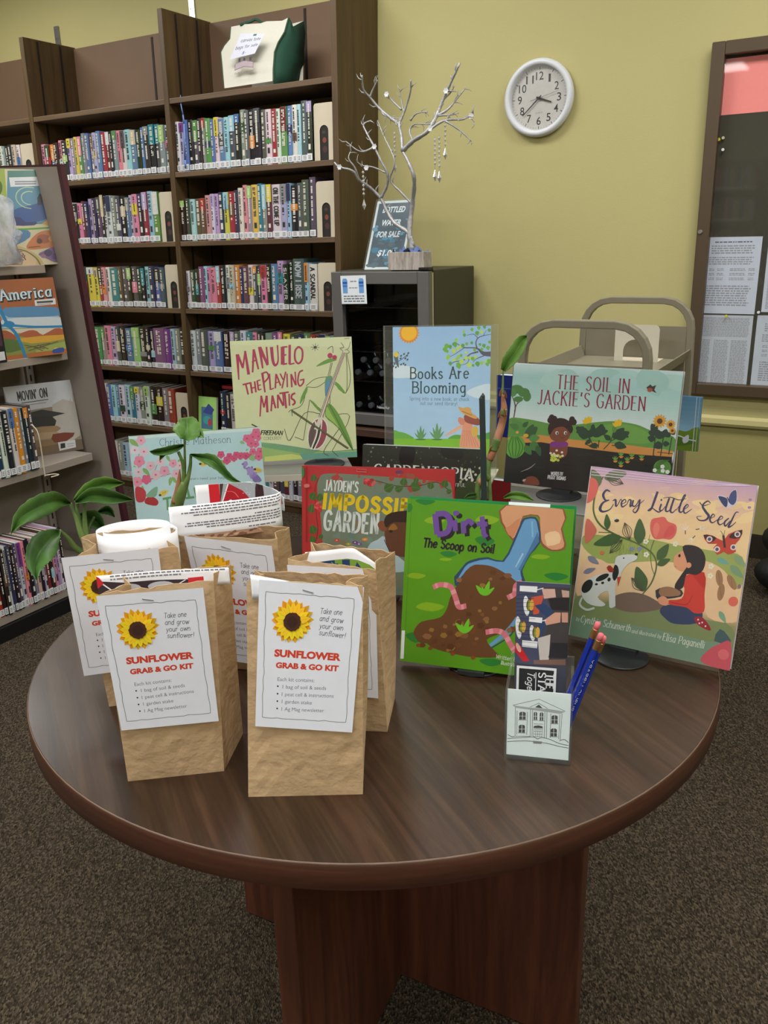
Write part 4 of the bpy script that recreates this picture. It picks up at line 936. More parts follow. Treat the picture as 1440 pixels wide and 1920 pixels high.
# ------------------------------------------------------------------ paper kit bags on the table
M['kraft'] = mat('kraft_paper', rgb(190, 162, 126), .75, scale=30, var=.05, bump=.35, bscale=55, spec=.25)
def fly_art():
    s = Sheet(.1085, .1485, [(234, 155), (1055, 212), (1055, 1330), (222, 1302)])
    s.rect(rgb(206, 210, 222)); Gn = rgb(86, 104, 84)
    r = random.Random(5)
    for a, b in (((290, 240), (985, 295)), ((985, 295), (994, 1245)), ((994, 1245), (282, 1222)), ((282, 1222), (290, 240))):
        n = 16; pts = [(a[0]+(b[0]-a[0])*i/n+(r.uniform(-5, 5) if 0 < i < n else 0), a[1]+(b[1]-a[1])*i/n+(r.uniform(-4, 4) if 0 < i < n else 0)) for i in range(n+1)]; s.line(pts, 4.2, Gn, 3)
    cx, cy = 510, 452
    for ring, (L, w, c1, off) in enumerate(((168, 34, (206, 150, 22), 0), (150, 30, (228, 190, 40), .17))):
        for k in range(18):
            a = 2*math.pi*(k/18)+off+r.uniform(-.05, .05); l = L*r.uniform(.92, 1.05); ca, sa = math.cos(a), math.sin(a); ww = w*r.uniform(.85, 1.1)
            c = [q*r.uniform(.94, 1.06) for q in c1]; P = [(50, -ww*.5), (l*.6, -ww), (l*.85, -ww*.5), (l, 0), (l*.85, ww*.5), (l*.6, ww), (50, ww*.5)]
            s.fill([(cx+x*ca-y*sa, cy+x*sa+y*ca) for x, y in P], rgb(*c)); s.line([(cx+60*ca, cy+60*sa), (cx+l*.8*ca, cy+l*.8*sa)], 3, rgb(*[q*.88 for q in c1]))
    s.fill([(cx+(70+r.uniform(-4, 4))*math.cos(t), cy+(70+r.uniform(-4, 4))*math.sin(t)) for t in [2*math.pi*i/36 for i in range(36)]], rgb(70, 42, 32)); s.ell(cx, cy+2, 44, 42, rgb(58, 36, 30))
    K = rgb(74, 74, 84)
    for t, x, y, x1, y1 in (('Take one', 728, 400, 900, 410), ('and grow', 726, 452, 912, 470), ('your own', 728, 508, 916, 524), ('sunflower!', 728, 558, 938, 582)): s.text(t, x, y, x1, y1, 40, K, w=.1, slant=.12, wob=.03)
    Rd = rgb(186, 62, 44)
    s.type('SUNFLOWER', 370, 724, 915, 752, 54, Rd, bold=.052); s.type('GRAB & GO KIT', 385, 814, 903, 834, 43, Rd, bold=.052)
    T = rgb(84, 86, 98)
    for t, x, y, x1, y1 in (('Each kit contains:', 404, 920, 710, 925), ('1 bag of soil & seeds', 448, 980, 812, 985), ('1 peat cell & instructions', 444, 1041, 878, 1046), ('1 garden stake', 446, 1101, 700, 1106), ('1 Ag Mag newsletter', 446, 1163, 806, 1168)): s.type(t, x, y, x1, y1, 31, T, bold=-.004)
    for y in (963, 1024, 1085, 1146): s.ell(408, y, 7, 7, rgb(40, 40, 46))
    return s
FLY = fly_art(); FLYW, FLYH = FLY.W, FLY.H
_fl = FLY.mb.build('flyer', M['paper']); FLYMESH = _fl.data; bpy.data.objects.remove(_fl)
def bag(label, BL, BR, TL, TR, h, depth, fly, gl=.02, gr=.02, seed=1, back_up=.0, fly_off=.004, dtop=.05, bskew=0):
    rnd = random.Random(seed); b0 = on_z(*BL, TABLE); b1 = on_z(*BR, TABLE); t0 = on_z(*TL, TABLE+h); t1 = on_z(*TR, TABLE+h)
    e = (b1-b0).normalized(); nh = Vector((-e.y, e.x, 0)); et = t1-t0; et.z = 0; et.normalize(); nt = Vector((-et.y, et.x, 0))
    loc = (b0+b1)/2+nh*depth/2; root = thing('paper_bag', label, 'bag', loc, 0, 'sunflower kit bags on the table')
    NR, NC = 18, 14; rows = []
    for i in range(NR+1):
        t = i/NR; FL = b0.lerp(t0, t); FR = b1.lerp(t1, t); n = nh.lerp(nt, t)
        dz = depth+(dtop-depth)*t; BLk = FL+n*dz+e*bskew; BRk = FR+n*dz+e*bskew
        k = min(1, t*1.6)
        def side(A, B, inw, m=4):
            mid = (A+B)/2+inw*k; return [A.lerp(mid, j/m) for j in range(m)]+[mid.lerp(B, j/m) for j in range(m)]
        ring = [FL.lerp(FR, j/NC) for j in range(NC)]+side(FR, BRk, -e*gr)+[BRk.lerp(BLk, j/NC) for j in range(NC)]+side(BLk, FL, e*gl)
        amp = .0003*(1.5-t) if 0 < i < NR else 0
        out = []
        for j, p in enumerate(ring):
            q = p.copy()
            if j < NC: q = q-n*(.006*math.sin(math.pi*j/NC)*math.sin(math.pi*min(1, t*1.1)))
            if NC+8 <= j < 2*NC+8: q = q+n*(.007*math.sin(math.pi*(j-NC-8)/NC)*math.sin(math.pi*min(1, t)))
            crease = j in (0, NC, NC+8, 2*NC+8)
            if not crease: q = q+Vector((rnd.gauss(0, amp), rnd.gauss(0, amp), rnd.gauss(0, amp)))
            if i == NR: 
                q.z += rnd.uniform(-.0016, .0016)+(back_up*math.sin(math.pi*(j-NC)/(NC+16)) if NC <= j < 2*NC+16 else 0)
            out.append(q-loc)
        rows.append(out)
    g = MB(); n0 = len(rows[0])
    for r_ in rows: g.v += [tuple(p) for p in r_]
    for i in range(NR):
        for j in range(n0):
            a, b_ = i*n0+j, i*n0+(j+1) % n0; g.face((a, b_, b_+n0, a+n0))
    g.face(list(reversed(range(n0)))); body = g.build('bag_body', M['kraft'], root); thick(body, .0007, 0)
    # folded bottom seam line: the flat base flap on the front
    # the flyer, stapled to the front
    ey = ((t0+t1)/2-(b0+b1)/2); fn = e.cross(ey).normalized(); Pp = (b0+b1)/2+fn*(.0065+fly_off)
    c = [on_plane(x, y, Pp, fn) for x, y in fly]      # TL, TR, BR, BL where seen
    ex = (c[1]-c[0]).normalized(); up = fn.cross(ex); mid = (c[0]+c[1])/2; W = (c[1]-c[0]).length; H = ((c[0]-c[3]).dot(up) if len(fly) > 3 else W*FLYH/FLYW)
    O = c[0]-up*H
    m = Matrix.Identity(4)
    for q in range(3): m[q][0] = ex[q]*W/FLYW; m[q][1] = up[q]*H/FLYH; m[q][2] = fn[q]; m[q][3] = (O-loc)[q]
    f = bpy.data.objects.new('flyer', FLYMESH); C.objects.link(f); f.parent = root; f.matrix_local = m; thick(f, .0003, -1) if False else None
    g = MB(); g.tube([(FLYW*.42, FLYH*.957, .0002), (FLYW*.42, FLYH*.957, .0009), (FLYW*.52, FLYH*.943, .0009), (FLYW*.52, FLYH*.943, .0002)], .0004, 6); g.build('staple', M['chrome'], f)
    return dict(root=root, loc=loc, b0=b0, b1=b1, t0=t0, t1=t1, e=e, nh=nh, nt=nt, fn=fn, up=up)
K4 = 4.175
bFR = bag('kraft paper bag standing nearest the table front, flyer upright and square', (466, 1494), (680, 1489), (463, 1087), (680, 1097), .282, .078, [(486, 1087), (682.7, 1101), (682.7, 1368.6), (483, 1362)], seed=2, gl=.014, dtop=.026)
bFL = bag('kraft paper bag at the front left, leaning left with a tilted flyer', (240.4, 1465), (420, 1445.5), (187, 1113), (400, 1088), .272, .08, [(180, 1117.5), (381, 1102), (423.8, 1349), (230, 1369.6)], seed=3, gr=.01, dtop=.045, bskew=.022)
bBL = bag('kraft paper bag at far left behind the leaning one, holding a rolled newsletter', (205, 1325), (375, 1300), (146, 1043), (333, 1024), .25, .085, [(114.5, 1046), (296.7, 1027), (352, 1243), (168.8, 1266)], seed=4, back_up=.012)
bBM = bag('kraft paper bag in the middle of the back, folded newsletter sticking out of it', (352, 1245), (532, 1262), (334, 1003), (520, 1012), .245, .085, [(345, 1005), (509.5, 1023.5), (512, 1247), (352, 1228)], seed=5, gr=.012)
bBR = bag('kraft paper bag at right behind the front bags, against the green soil book', (560, 1364), (726, 1372), (540, 1048), (704, 1069), .262, .085, [(538, 1059), (704, 1069), (721, 1305.6), (548, 1297)], seed=6, gr=.012, dtop=.06)

# ------------------------------------------------------------------ newsletters tucked into the bags
def sheet_strip(name, label, plan, z0, z1, art=None, thick_=.0006, seed=1, slope=0):
    """a standing paper strip following a plan line; z0/z1 may vary along it; art(sheet, length, height) prints its outer face"""
    pts = spline(plan, 6); L = [0]
    for a, b in zip(pts, pts[1:]): L.append(L[-1]+math.hypot(b[0]-a[0], b[1]-a[1]))
    def P(u, v):
        u = max(0, min(L[-1], u)); i = max(k for k in range(len(L)-1) if L[k] <= u+1e-9); t = (u-L[i])/max(1e-9, L[i+1]-L[i])
        a, b = pts[i], pts[i+1]; x = a[0]+(b[0]-a[0])*t; y = a[1]+(b[1]-a[1])*t; nx, ny = (b[1]-a[1]), -(b[0]-a[0]); d = math.hypot(nx, ny) or 1
        f = u/L[-1]; zz0 = z0(f) if callable(z0) else z0; zz1 = z1(f) if callable(z1) else z1
        return Vector((x, y, zz0+(zz1-zz0)*v)), Vector((nx/d, ny/d, 0))
    loc = P(L[-1]/2, 0)[0]; g = MB(); n = len(pts)-1
    g.smooth = True
    g.grid([[P(L[-1]*i/(n*2), j/4)[0]-loc for i in range(n*2+1)] for j in range(5)], rgb(205, 207, 212)); o = g.build(name, M['paper'], None); o.location = loc; thick(o, thick_, 0); tag(o, label, 'newsletter')
    if art:
        H = .1; sh = Sheet(L[-1], H); art(sh, L[-1], H); sh.eps = 3e-5; q = MB()
        for f, c in zip(sh.mb.f, sh.mb.c):
            vs = [sh.mb.v[i] for i in f]; xs = [v[0] for v in vs]
            # cut wide marks so that they follow the bend
            k = max(1, int((max(xs)-min(xs))/.012)); x0, x1 = min(xs), max(xs)
            for s_ in range(k):
                a, b = x0+(x1-x0)*s_/k, x0+(x1-x0)*(s_+1)/k; pp = [(v[0], v[1]) for v in vs]
                for lim, sg in ((a, 1), (b, -1)):
                    out = []
                    for i in range(len(pp)):
                        p1, p2 = pp[i], pp[(i+1) % len(pp)]; d1, d2 = (p1[0]-lim)*sg, (p2[0]-lim)*sg
                        if d1 >= -1e-9: out.append(p1)
                        if (d1 > 1e-9 and d2 < -1e-9) or (d1 < -1e-9 and d2 > 1e-9): t = d1/(d1-d2); out.append((p1[0]+(p2[0]-p1[0])*t, p1[1]+(p2[1]-p1[1])*t))
                    pp = out
                    if len(pp) < 3: break
                if len(pp) < 3: continue
                zz = vs[0][2]; q.poly([P(u, v/H)[0]+P(u, v/H)[1]*(.0006+zz)-loc for u, v in pp], c)
        q.build('printing', M['paper'], o)
    return o
def xy(px, py, Y): P = at_depth(px, py, Y); return (P.x, P.y)
def zat(px, py, Y): return at_depth(px, py, Y).z
# middle bag: folded newsletter, text on the front fold and a red canvas shoe on the back fold
cM = (bBM['t0']+bBM['t1'])/2; YM = cM.y+.035
def art_text(flip):
    def f(sh, L, H):
        r = random.Random(9); K = rgb(96, 96, 106)
        def row(y, x0, x1, h, c=K):
            x = x0
            while x < x1: 
                w = r.uniform(.002, .008); sh._add([(x, y), (min(x+w, x1), y), (min(x+w, x1), y+h), (x, y+h)], c, 4e-5); x += w+.0012
        for y, a, b in ((.93, .2, .98), (.85, .18, .98), (.77, .1, .98), (.69, .2, .94), (.55, .72, .96), (.47, .14, .96), (.40, .12, .96), (.33, .3, .96), (.2, .66, .9)): row(H*y, L*a, L*b, H*.035)
        sh.fill([(L*.18, 0), (L*.8, 0), (L*.8, H*.14), (L*.18, H*.16)], rgb(150, 118, 96))
        for i in range(26): sh.ell(r.uniform(.2, .78)*L, r.uniform(.01, .13)*H, .004, H*.03, rgb(*r.choice([(110, 80, 62), (176, 146, 122), (90, 66, 54)])), r.uniform(0, 90), 8)
    return f
A, B = xy(321, 1000, YM-.02), xy(528, 985, YM+.02)
e = Vector((B[0]-A[0], B[1]-A[1], 0)).normalized(); n = Vector((-e.y, e.x, 0))
zb = TABLE+.19
sheet_strip('newsletter', 'newsletter fold covered in small print, rising out of the middle back bag', [A, ((A[0]+B[0])/2, (A[1]+B[1])/2-.004), (B[0]-e.x*.012, B[1]-e.y*.012), (B[0], B[1]+.012)], lambda f: zat(325, 1003, YM)-.004+(zat(528, 986, YM+.02)-zat(325, 1003, YM))*f, lambda f: zat(322, 943, YM)+(zat(526, 926, YM+.02)-zat(322, 943, YM))*f, art_text(True))
def art_shoe(sh, L, H):
    w = rgb(205, 207, 212); sh.fill([(L*.14, 0), (L, 0), (L, H), (L*.14, H)], rgb(140, 146, 150)); Rr = rgb(150, 26, 36); D_ = rgb(52, 30, 34)
    sh.fill([(L*.14, 0), (L*.26, 0), (L*.25, H), (L*.14, H)], rgb(176, 30, 38)); sh.fill([(L*.25, H*.4), (L*.3, H), (L*.26, H)], rgb(60, 44, 40)); sh.fill([(L*.26, H*.35), (L*.35, H), (L*.5, H*.72), (L*.6, H*.3), (L*.58, 0), (L*.25, 0)], Rr)
    sh.fill([(L*.78, 0), (L*.98, H*.5), (L*.96, H*.8), (L*.88, H*.7), (L*.72, H*.2)], Rr); sh.fill([(L*.62, 0), (L*.74, 0), (L*.72, H), (L*.64, H)], D_)
    r = random.Random(3)
    for i in range(60): sh.ell(r.uniform(.4, .98)*L, r.uniform(.55, 1)*H, .001, H*.012, rgb(*r.choice([(110, 114, 120), (176, 180, 184)])), 0, 6)
    sh.line([(L*.27, H*.4), (L*.35, H*.98)], .0018, w, local=True); sh.line([(L*.36, H*.4), (L*.52, H*.25), (L*.62, H*.1)], .0025, w, 4, local=True); sh.ell(L*.36, H*.4, .003, H*.06, w); sh.line([(L*.3, H*.75), (L*.4, H*.7), (L*.45, H*.5)], .0015, rgb(196, 90, 96), 4, local=True); sh.line([(L*.66, 0), (L*.68, H)], .001, rgb(20, 14, 16), local=True)
sheet_strip('newsletter', 'newsletter back fold with a red canvas shoe picture, middle back bag', [(A[0]+.04+n.x*.03, A[1]+n.y*.03), ((A[0]+B[0])/2+.02+n.x*.035, (A[1]+B[1])/2+n.y*.035), (B[0]-.006+n.x*.03, B[1]+n.y*.03), (B[0]+.004, B[1]+.014)], lambda f: zat(400, 950, YM)-.02, lambda f: zat(384, 902, YM+.03)+(zat(470, 908, YM+.03)-zat(384, 902, YM+.03))*min(1, f*1.6)-(max(0, f-.6)*.055), art_shoe)
# left bag: rolled newsletter, seen down into the roll
cL = (bBL['t0']+bBL['t1'])/2+bBL['nt']*.045
spir = []
for i in range(26):
    a = R(-200)+i*R(26); rr = .038+.0006*i; spir.append((cL.x+.008+rr*math.cos(a)*1.08, cL.y-.0+rr*.62*math.sin(a)))
def art_roll(sh, L, H):
    r = random.Random(6)
    sh.fill([(0, 0), (L, 0), (L, H*.36), (0, H*.3)], rgb(126, 140, 60)); 
    for i in range(90): sh.ell(r.uniform(0, L), r.uniform(0, .22)*H, .004, H*.05, rgb(*r.choice([(110, 92, 70), (150, 130, 104), (84, 72, 58), (120, 130, 150)])), r.uniform(0, 90), 8)
zt = zat(262, 995, cL.y)
sheet_strip('newsletter', 'rolled newsletter standing in the far left bag', spir, zt-.06, lambda f: zt+.006*math.sin(f*6)+.006*f, art_roll)
g = MB(); g.box(-.022, .022, -.012, .012, 0, .003, rgb(84, 74, 64)); 
g.grid([[(-.022+.044*i/4, -.012+.024*j/3, .004+.004*math.sin(i*2+j)) for i in range(5)] for j in range(4)], rgb(96, 86, 76)); o = g.build('peat_pouch', M['matte'], None); put(o, (cL.x+.008, cL.y, zt-.022), .7); tag(o, 'brown pouch edge seen inside the rolled newsletter', 'pouch')
# leaning front bag: folded strip with print and a dark picture
cF = (bFL['t0']+bFL['t1'])/2; 
def art_fl(sh, L, H):
    art_text(False)(sh, L, H*.6) if False else None
    r = random.Random(12); K = rgb(110, 110, 118)
    for y in (.88, .7):
        x = L*.1
        while x < L*(.95 if y > .8 else .62): w = r.uniform(.002, .007); sh._add([(x, H*y), (x+w, H*y), (x+w, H*(y+.08)), (x, H*(y+.08))], K, 4e-5); x += w+.0012
    sh.fill([(0, 0), (L*.68, 0), (L*.68, H*.42), (L*.4, H*.5), (L*.2, H*.5), (0, H*.72)], rgb(52, 40, 44)); sh.fill([(L*.68, 0), (L*.8, 0), (L*.8, H*.55), (L*.68, H*.5)], rgb(176, 40, 48)); sh.ell(L*.22, H*.12, L*.1, H*.3, rgb(168, 172, 176)); sh.ell(L*.47, H*.14, L*.1, H*.26, rgb(160, 164, 170)); sh.line([(L*.03, H*.6), (L*.12, 0)], .002, rgb(205, 205, 210), local=True); sh.line([(L*.56, 0), (L*.66, H*.4)], .002, rgb(205, 205, 210), local=True)
    sh.fill([(0, H*.3), (L*.05, H*.55), (L*.02, H*.9), (0, H)], rgb(170, 36, 44))
a = xy(183, 1100, cF.y+.028); b = xy(430, 1078, cF.y+.045)
zlo = zat(200, 1112, cF.y+.02)-.004
sheet_strip('newsletter', 'newsletter edge with a dark shoe picture in the leaning front bag', [a, ((a[0]+b[0])/2, (a[1]+b[1])/2+.004), b], zlo, lambda f: zat(186, 1080, cF.y+.028)+(zat(430, 1064, cF.y+.045)-zat(186, 1080, cF.y+.028))*f, art_fl)
# right rear bag: white fold and a green and blue strip
cR = (bBR['t0']+bBR['t1'])/2
a = xy(572, 1038, cR.y+.04); b = xy(660, 1038, cR.y+.05); c = xy(722, 1062, cR.y+.035)
def art_r(sh, L, H): sh.fill([(0, 0), (L*.9, 0), (L*.8, H*.48), (L*.3, H*.5), (0, H*.46)], rgb(104, 134, 50)); sh.fill([(L*.14, 0), (L*.7, 0), (L*.62, H*.42), (L*.3, H*.5), (L*.18, H*.46)], rgb(34, 52, 92)); sh.ell(L*.4, H*.2, L*.12, H*.12, rgb(60, 84, 124))
sheet_strip('newsletter', 'newsletter fold with a green and blue strip in the right rear bag', [a, ((a[0]+b[0])/2, (a[1]+b[1])/2), b, c], zat(600, 1070, cR.y+.03)-.006, lambda f: zat(562, 1036, cR.y+.04)+(0 if f < .6 else -(f-.6)*.06), art_r)
# front bag: just a white corner
cN = (bFR['t0']+bFR['t1'])/2
a = xy(470, 1088, cN.y+.006); b = xy(560, 1093, cN.y+.008)
sheet_strip('newsletter', 'plain white newsletter corner in the nearest front bag', [a, ((a[0]+b[0])/2, (a[1]+b[1])/2), b], TABLE+.262, lambda f: zat(459, 1076, cN.y+.008)-.012*f, None)

# ------------------------------------------------------------------ acrylic pencil box, pencils and a leaflet
hb0, hb1 = on_z(945, 1424, TABLE), on_z(1069, 1437, TABLE); he = (hb1-hb0); hw = he.length; he.normalize(); hn = Vector((-he.y, he.x, 0)); hh = .098
hold = thing('pencil_box', 'clear acrylic box with a line drawing of a building on its front', 'pencil holder', hb0, math.atan2(he.y, he.x))
t = .0035; g = MB(); dd = .078
for bx in ((0, hw, 0, t, 0, hh), (0, hw, dd-t, dd, 0, hh+.012), (0, t, t, dd-t, 0, hh), (hw-t, hw, t, dd-t, 0, hh), (t, hw-t, t, dd-t, 0.0, t)): g.box(*bx)
g.build('acrylic_body', M['acrylic'], hold)
s = Sheet(hw*.94, hh*.94, [(252, 1060), (850, 1105), (828, 1770), (252, 1715)]); s.rect(rgb(206, 214, 216)); K = rgb(70, 74, 80); KD = rgb(44, 46, 50)
for P in ([(305, 1225), (548, 1160), (795, 1278), (748, 1302), (330, 1246), (305, 1225)], [(465, 1240), (545, 1200), (628, 1252)], [(328, 1248), (330, 1535)], [(765, 1300), (748, 1580)], [(345, 1280), (345, 1520)], [(470, 1250), (470, 1535)], [(490, 1255), (488, 1530)], [(605, 1268), (600, 1545)], [(624, 1270), (620, 1548)], [(745, 1310), (735, 1560)], [(660, 1300), (655, 1545)], [(440, 1290), (438, 1520)], [(330, 1535), (470, 1535)], [(500, 1410), (590, 1412)]): s.line(P, 4.5, K)
s.fill([(308, 1226), (465, 1246), (628, 1256), (795, 1280), (748, 1304), (330, 1250)], rgb(150, 154, 158)); s.fill([(510, 1243), (546, 1214), (582, 1250)], KD)
for x, y, w, h in ((365, 1290, 60, 78), (500, 1288, 32, 80), (556, 1292, 34, 82), (666, 1320, 58, 82), (362, 1420, 58, 78), (660, 1452, 58, 80)):
    s.fill([(x, y+10), (x+w*.3, y), (x+w*.7, y), (x+w, y+10), (x+w, y+h), (x, y+h)], KD); s.line([(x+w/2, y), (x+w/2, y+h)], 5, rgb(200, 204, 206)); s.line([(x, y+h*.55), (x+w, y+h*.55)], 4, rgb(200, 204, 206)); s.line([(x-8, y+h+3), (x+w+8, y+h+4)], 5, K)
s.fill([(498, 1450), (505, 1430), (545, 1424), (582, 1432), (588, 1452)], KD)
for i in range(5): s.line([(504+i*19, 1455), (502+i*19, 1535)], 3.4, K)
for i in range(4): s.line([(500, 1458+i*26), (586, 1460+i*26)], 3.4, K)
for P in ([(258, 1560), (340, 1552), (430, 1545), (500, 1540), (540, 1560)], [(258, 1590), (400, 1580), (500, 1585), (545, 1595), (620, 1600), (740, 1630), (826, 1645)], [(540, 1560), (580, 1545), (650, 1560), (740, 1600), (826, 1620)], [(262, 1520), (300, 1540), (326, 1536)], [(750, 1570), (790, 1560), (826, 1590)]): s.line(P, 6, K, 4)
s.fill([(495, 1578), (582, 1584), (575, 1608), (500, 1604)], rgb(110, 114, 118))
o = s.mb.build('picture_card', M['paper'], hold, lambda p: Vector((hw*.03+p.x, t+.0012-p.z, .005+p.y)))
g = MB(); g.box(hw*.03, hw*.97, t+.0014, t+.002, .005, .005+hh*.94, rgb(200, 204, 206)); g.build('card_back', M['paper'], hold)
# leaflet rising from the box: folded photo card and its black title card
bk = hb0+hn*.05
fL = Frame(on_plane(967, 1290, bk, hn), he, Vector((0, 0, 1))+hn*.06)
c = [fL.px(x, y) for x, y in ((971.5, 1090), (1069, 1098), (1063, 1253), (963, 1249))]
Wl, Hl = c[1][0]-c[0][0]+.002, .15
s = Sheet(Wl, Hl, None); sc = Wl
Pb = fL.at(c[3][0]+.001, c[0][1]-Hl); fl2 = Frame(Pb, fL.ex, fL.ey)
q = [(971.5, 1090), (1069, 1098), (1062, 1270), (962, 1266)]
s = Sheet(Wl, Hl); s.h = Sheet.homography([(365, 48), (860, 78), (832, 870), (335, 850)], [(0, Hl), (Wl, Hl), (Wl, Hl*.28), (0, Hl*.28)])
s.rect(rgb(60, 62, 74)); W_ = rgb(206, 208, 212)
s.fill([(365, 48), (860, 78), (850, 340), (600, 500), (560, 870), (335, 850)], rgb(64, 68, 92)); s.fill([(600, 100), (860, 110), (835, 870), (570, 860), (640, 540), (690, 330)], rgb(62, 58, 60)); s.fill([(560, 600), (680, 560), (660, 860), (580, 860)], rgb(176, 170, 166))
s.fill([(660, 210), (850, 200), (850, 330), (690, 320)], rgb(40, 38, 42)); s.fill([(690, 640), (840, 640), (835, 790), (660, 790)], rgb(40, 40, 44)); s.fill([(600, 120), (720, 120), (730, 200), (620, 215)], rgb(186, 150, 140)); s.fill([(780, 130), (850, 140), (850, 200), (790, 200)], rgb(170, 140, 130))
s.fill([(500, 200), (620, 180), (570, 360), (520, 370)], rgb(176, 78, 60)); s.fill([(530, 280), (620, 260), (710, 330), (640, 440), (600, 560), (550, 590), (570, 470), (640, 390)], rgb(44, 62, 96)); s.fill([(620, 420), (720, 345), (775, 345), (770, 440), (640, 470)], rgb(186, 140, 122)); s.fill([(782, 345), (840, 345), (840, 440), (785, 440)], rgb(178, 134, 118))
for x, y, rx, ry in ((455, 285, 28, 98), (378, 500, 28, 112), (510, 550, 26, 78)): s.ell(x, y, rx, ry, W_, -4); s.ell(x+28, y-10, 28, 60, rgb(96, 62, 44), 5); s.ell(x+48, y-6, 22, 54, rgb(190, 150, 70), 5); s.ell(x+22, y-6, 9, 54, rgb(110, 140, 60), 5)
for x, y, x1, y1 in ((395, 90, 560, 155), (480, 390, 605, 450), (412, 625, 560, 700)): s.fill([(x, y), (x1, y+8), (x1-6, y1), (x-2, y1-12)], W_); 
s.line([(555, 130), (615, 112)], 8, W_); s.line([(600, 430), (640, 420)], 8, W_)
s.fill([(345, 640), (400, 690), (480, 830), (420, 840), (345, 740)], rgb(176, 34, 40)); s.ell(375, 700, 20, 50, rgb(190, 150, 140), -20)
for i in range(14): s.line([(350+i*2, 180+i*38), (520+i*3, 170+i*40)], 3, rgb(44, 48, 70))
s.fill([(520, 820), (820, 800), (820, 860), (520, 860)], rgb(110, 84, 74))
lf = thing('leaflet', 'folded photo leaflet of people eating burgers, stood in the pencil box', 'leaflet', Pb, 0)
s.mb.build('photo_card', M['gloss'], lf, fl2.map(Pb)); g = MB(); g.box(0, Wl, 0, Hl, -.0009, -.0002, rgb(150, 150, 154)); g.build('card_stock', M['matte'], lf, fl2.map(Pb))
W2 = Wl*.76; s = Sheet(W2, .06); s.rect(rgb(206, 208, 210)); s.fill([(.003, .0), (W2-.003, 0), (W2-.003, .057), (.003, .057)], rgb(30, 31, 34)); w_ = rgb(206, 208, 210)
def vtxt(t, x, h, w, y0=.052, ln=.05): s.text(t, x, y0, x, y0-ln, h, w_, w=w, track=.12)
s.text('THE BEST', W2*.76, .052, W2*.76, .0, .0085, w_, w=.22, thin=.12, serif=.12); s.text('STARTS', W2*.56, .053, W2*.56, .0, .0085, w_, w=.22, thin=.12, serif=.12); s.text('Together', W2*.28, .053, W2*.28, .006, .0085, w_, w=.12, slant=.25); s.line([(W2*.49, .053), (W2*.49, 0)], .0009, w_)
q = on_plane(969, 1248, fl2.at(0, 0, .004), fl2.n); P2 = q-fl2.ey*.06
f2 = Frame(P2, fl2.ex, fl2.ey); tc_ = thing('title_card', 'black and white title card in front of the photo leaflet', 'card', P2, 0); s.mb.build('printed_face', M['gloss'], tc_, f2.map(P2)); g = MB(); g.box(0, W2, 0, .06, -.0008, -.0002, rgb(200, 200, 204)); g.build('card_stock', M['matte'], tc_, f2.map(P2))
# pencils
M['pencil'] = mat('royal_blue_lacquer', rgb(22, 48, 150), .25, scale=60, var=.04, coat=.5); M['ferrule'] = mat('brass_ferrule', rgb(196, 150, 104), .3, .9, scale=200, var=.1); M['eraser'] = mat('pink_eraser', rgb(214, 108, 116), .8, var=.06)
def pencil(tip, top, label, mark):
    A, B = Vector(tip), Vector(top); ax = (B-A).normalized(); L = (B-A).length
    z = ax; x = Vector((0, -1, 0)); x = (x-z*x.dot(z)).normalized(); y = z.cross(x); m = Matrix.Identity(4)
    for i in range(3): m[i][0] = x[i]; m[i][1] = y[i]; m[i][2] = z[i]; m[i][3] = A[i]
    r = .0037; g = MB(); g.lathe([(r*.95, .02), (r, .022), (r, L-.022)], 6); p = g.build('pencil', M['pencil'], None, normals=True); p.matrix_world = m; tag(p, label, 'pencil', 'blue pencils in the acrylic box')
    g = MB(); g.lathe([(.0005, 0), (.0011, .004), (r*.95, .02)], 12); g.build('sharpened_tip', M['whitewash'], p, normals=True)
    g = MB(); g.smooth = True; g.lathe([(r, L-.022)]+[(r*(1.0+.06*(i % 2)), L-.0215+i*.0015) for i in range(9)]+[(r, L-.009)], 16); g.build('ferrule', M['ferrule'], p, normals=True)
    g = MB(); g.smooth = True; g.lathe([(r*.92, L-.009), (r*.95, L-.002), (r*.7, L), (.0003, L+.0002)], 14); g.build('eraser', M['eraser'], p, normals=True)
    if mark:
        s = Sheet(.1, .006); s.text('PUBLIC LIBRARY', 0, .0012, .075, .0012, .0034, rgb(196, 200, 210), w=.14, track=.2); k = R(0)
        s.mb.build('imprint', M['gloss'], p, lambda q: Vector((r*.875+q.z, -.0012+q.y-.0006, L-.03-.0+q.x-.08)))
top1, top2, top3 = (at_depth(1122, 1167, .905), at_depth(1128, 1188, .893), at_depth(1133, 1193, .9))
hx = lambda a, b_, z: hb0+he*a+hn*b_+Vector((0, 0, z))
pencil(hx(.052, .03, .005), top1, 'blue pencil with eraser, rearmost and highest of the three in the box', False); pencil(hx(.058, .018, .005), top2, 'blue pencil with lettering facing forward, nearest of the three', True); pencil(hx(.066, .028, .005), top3, 'blue pencil, rightmost eraser of the three in the box', False)
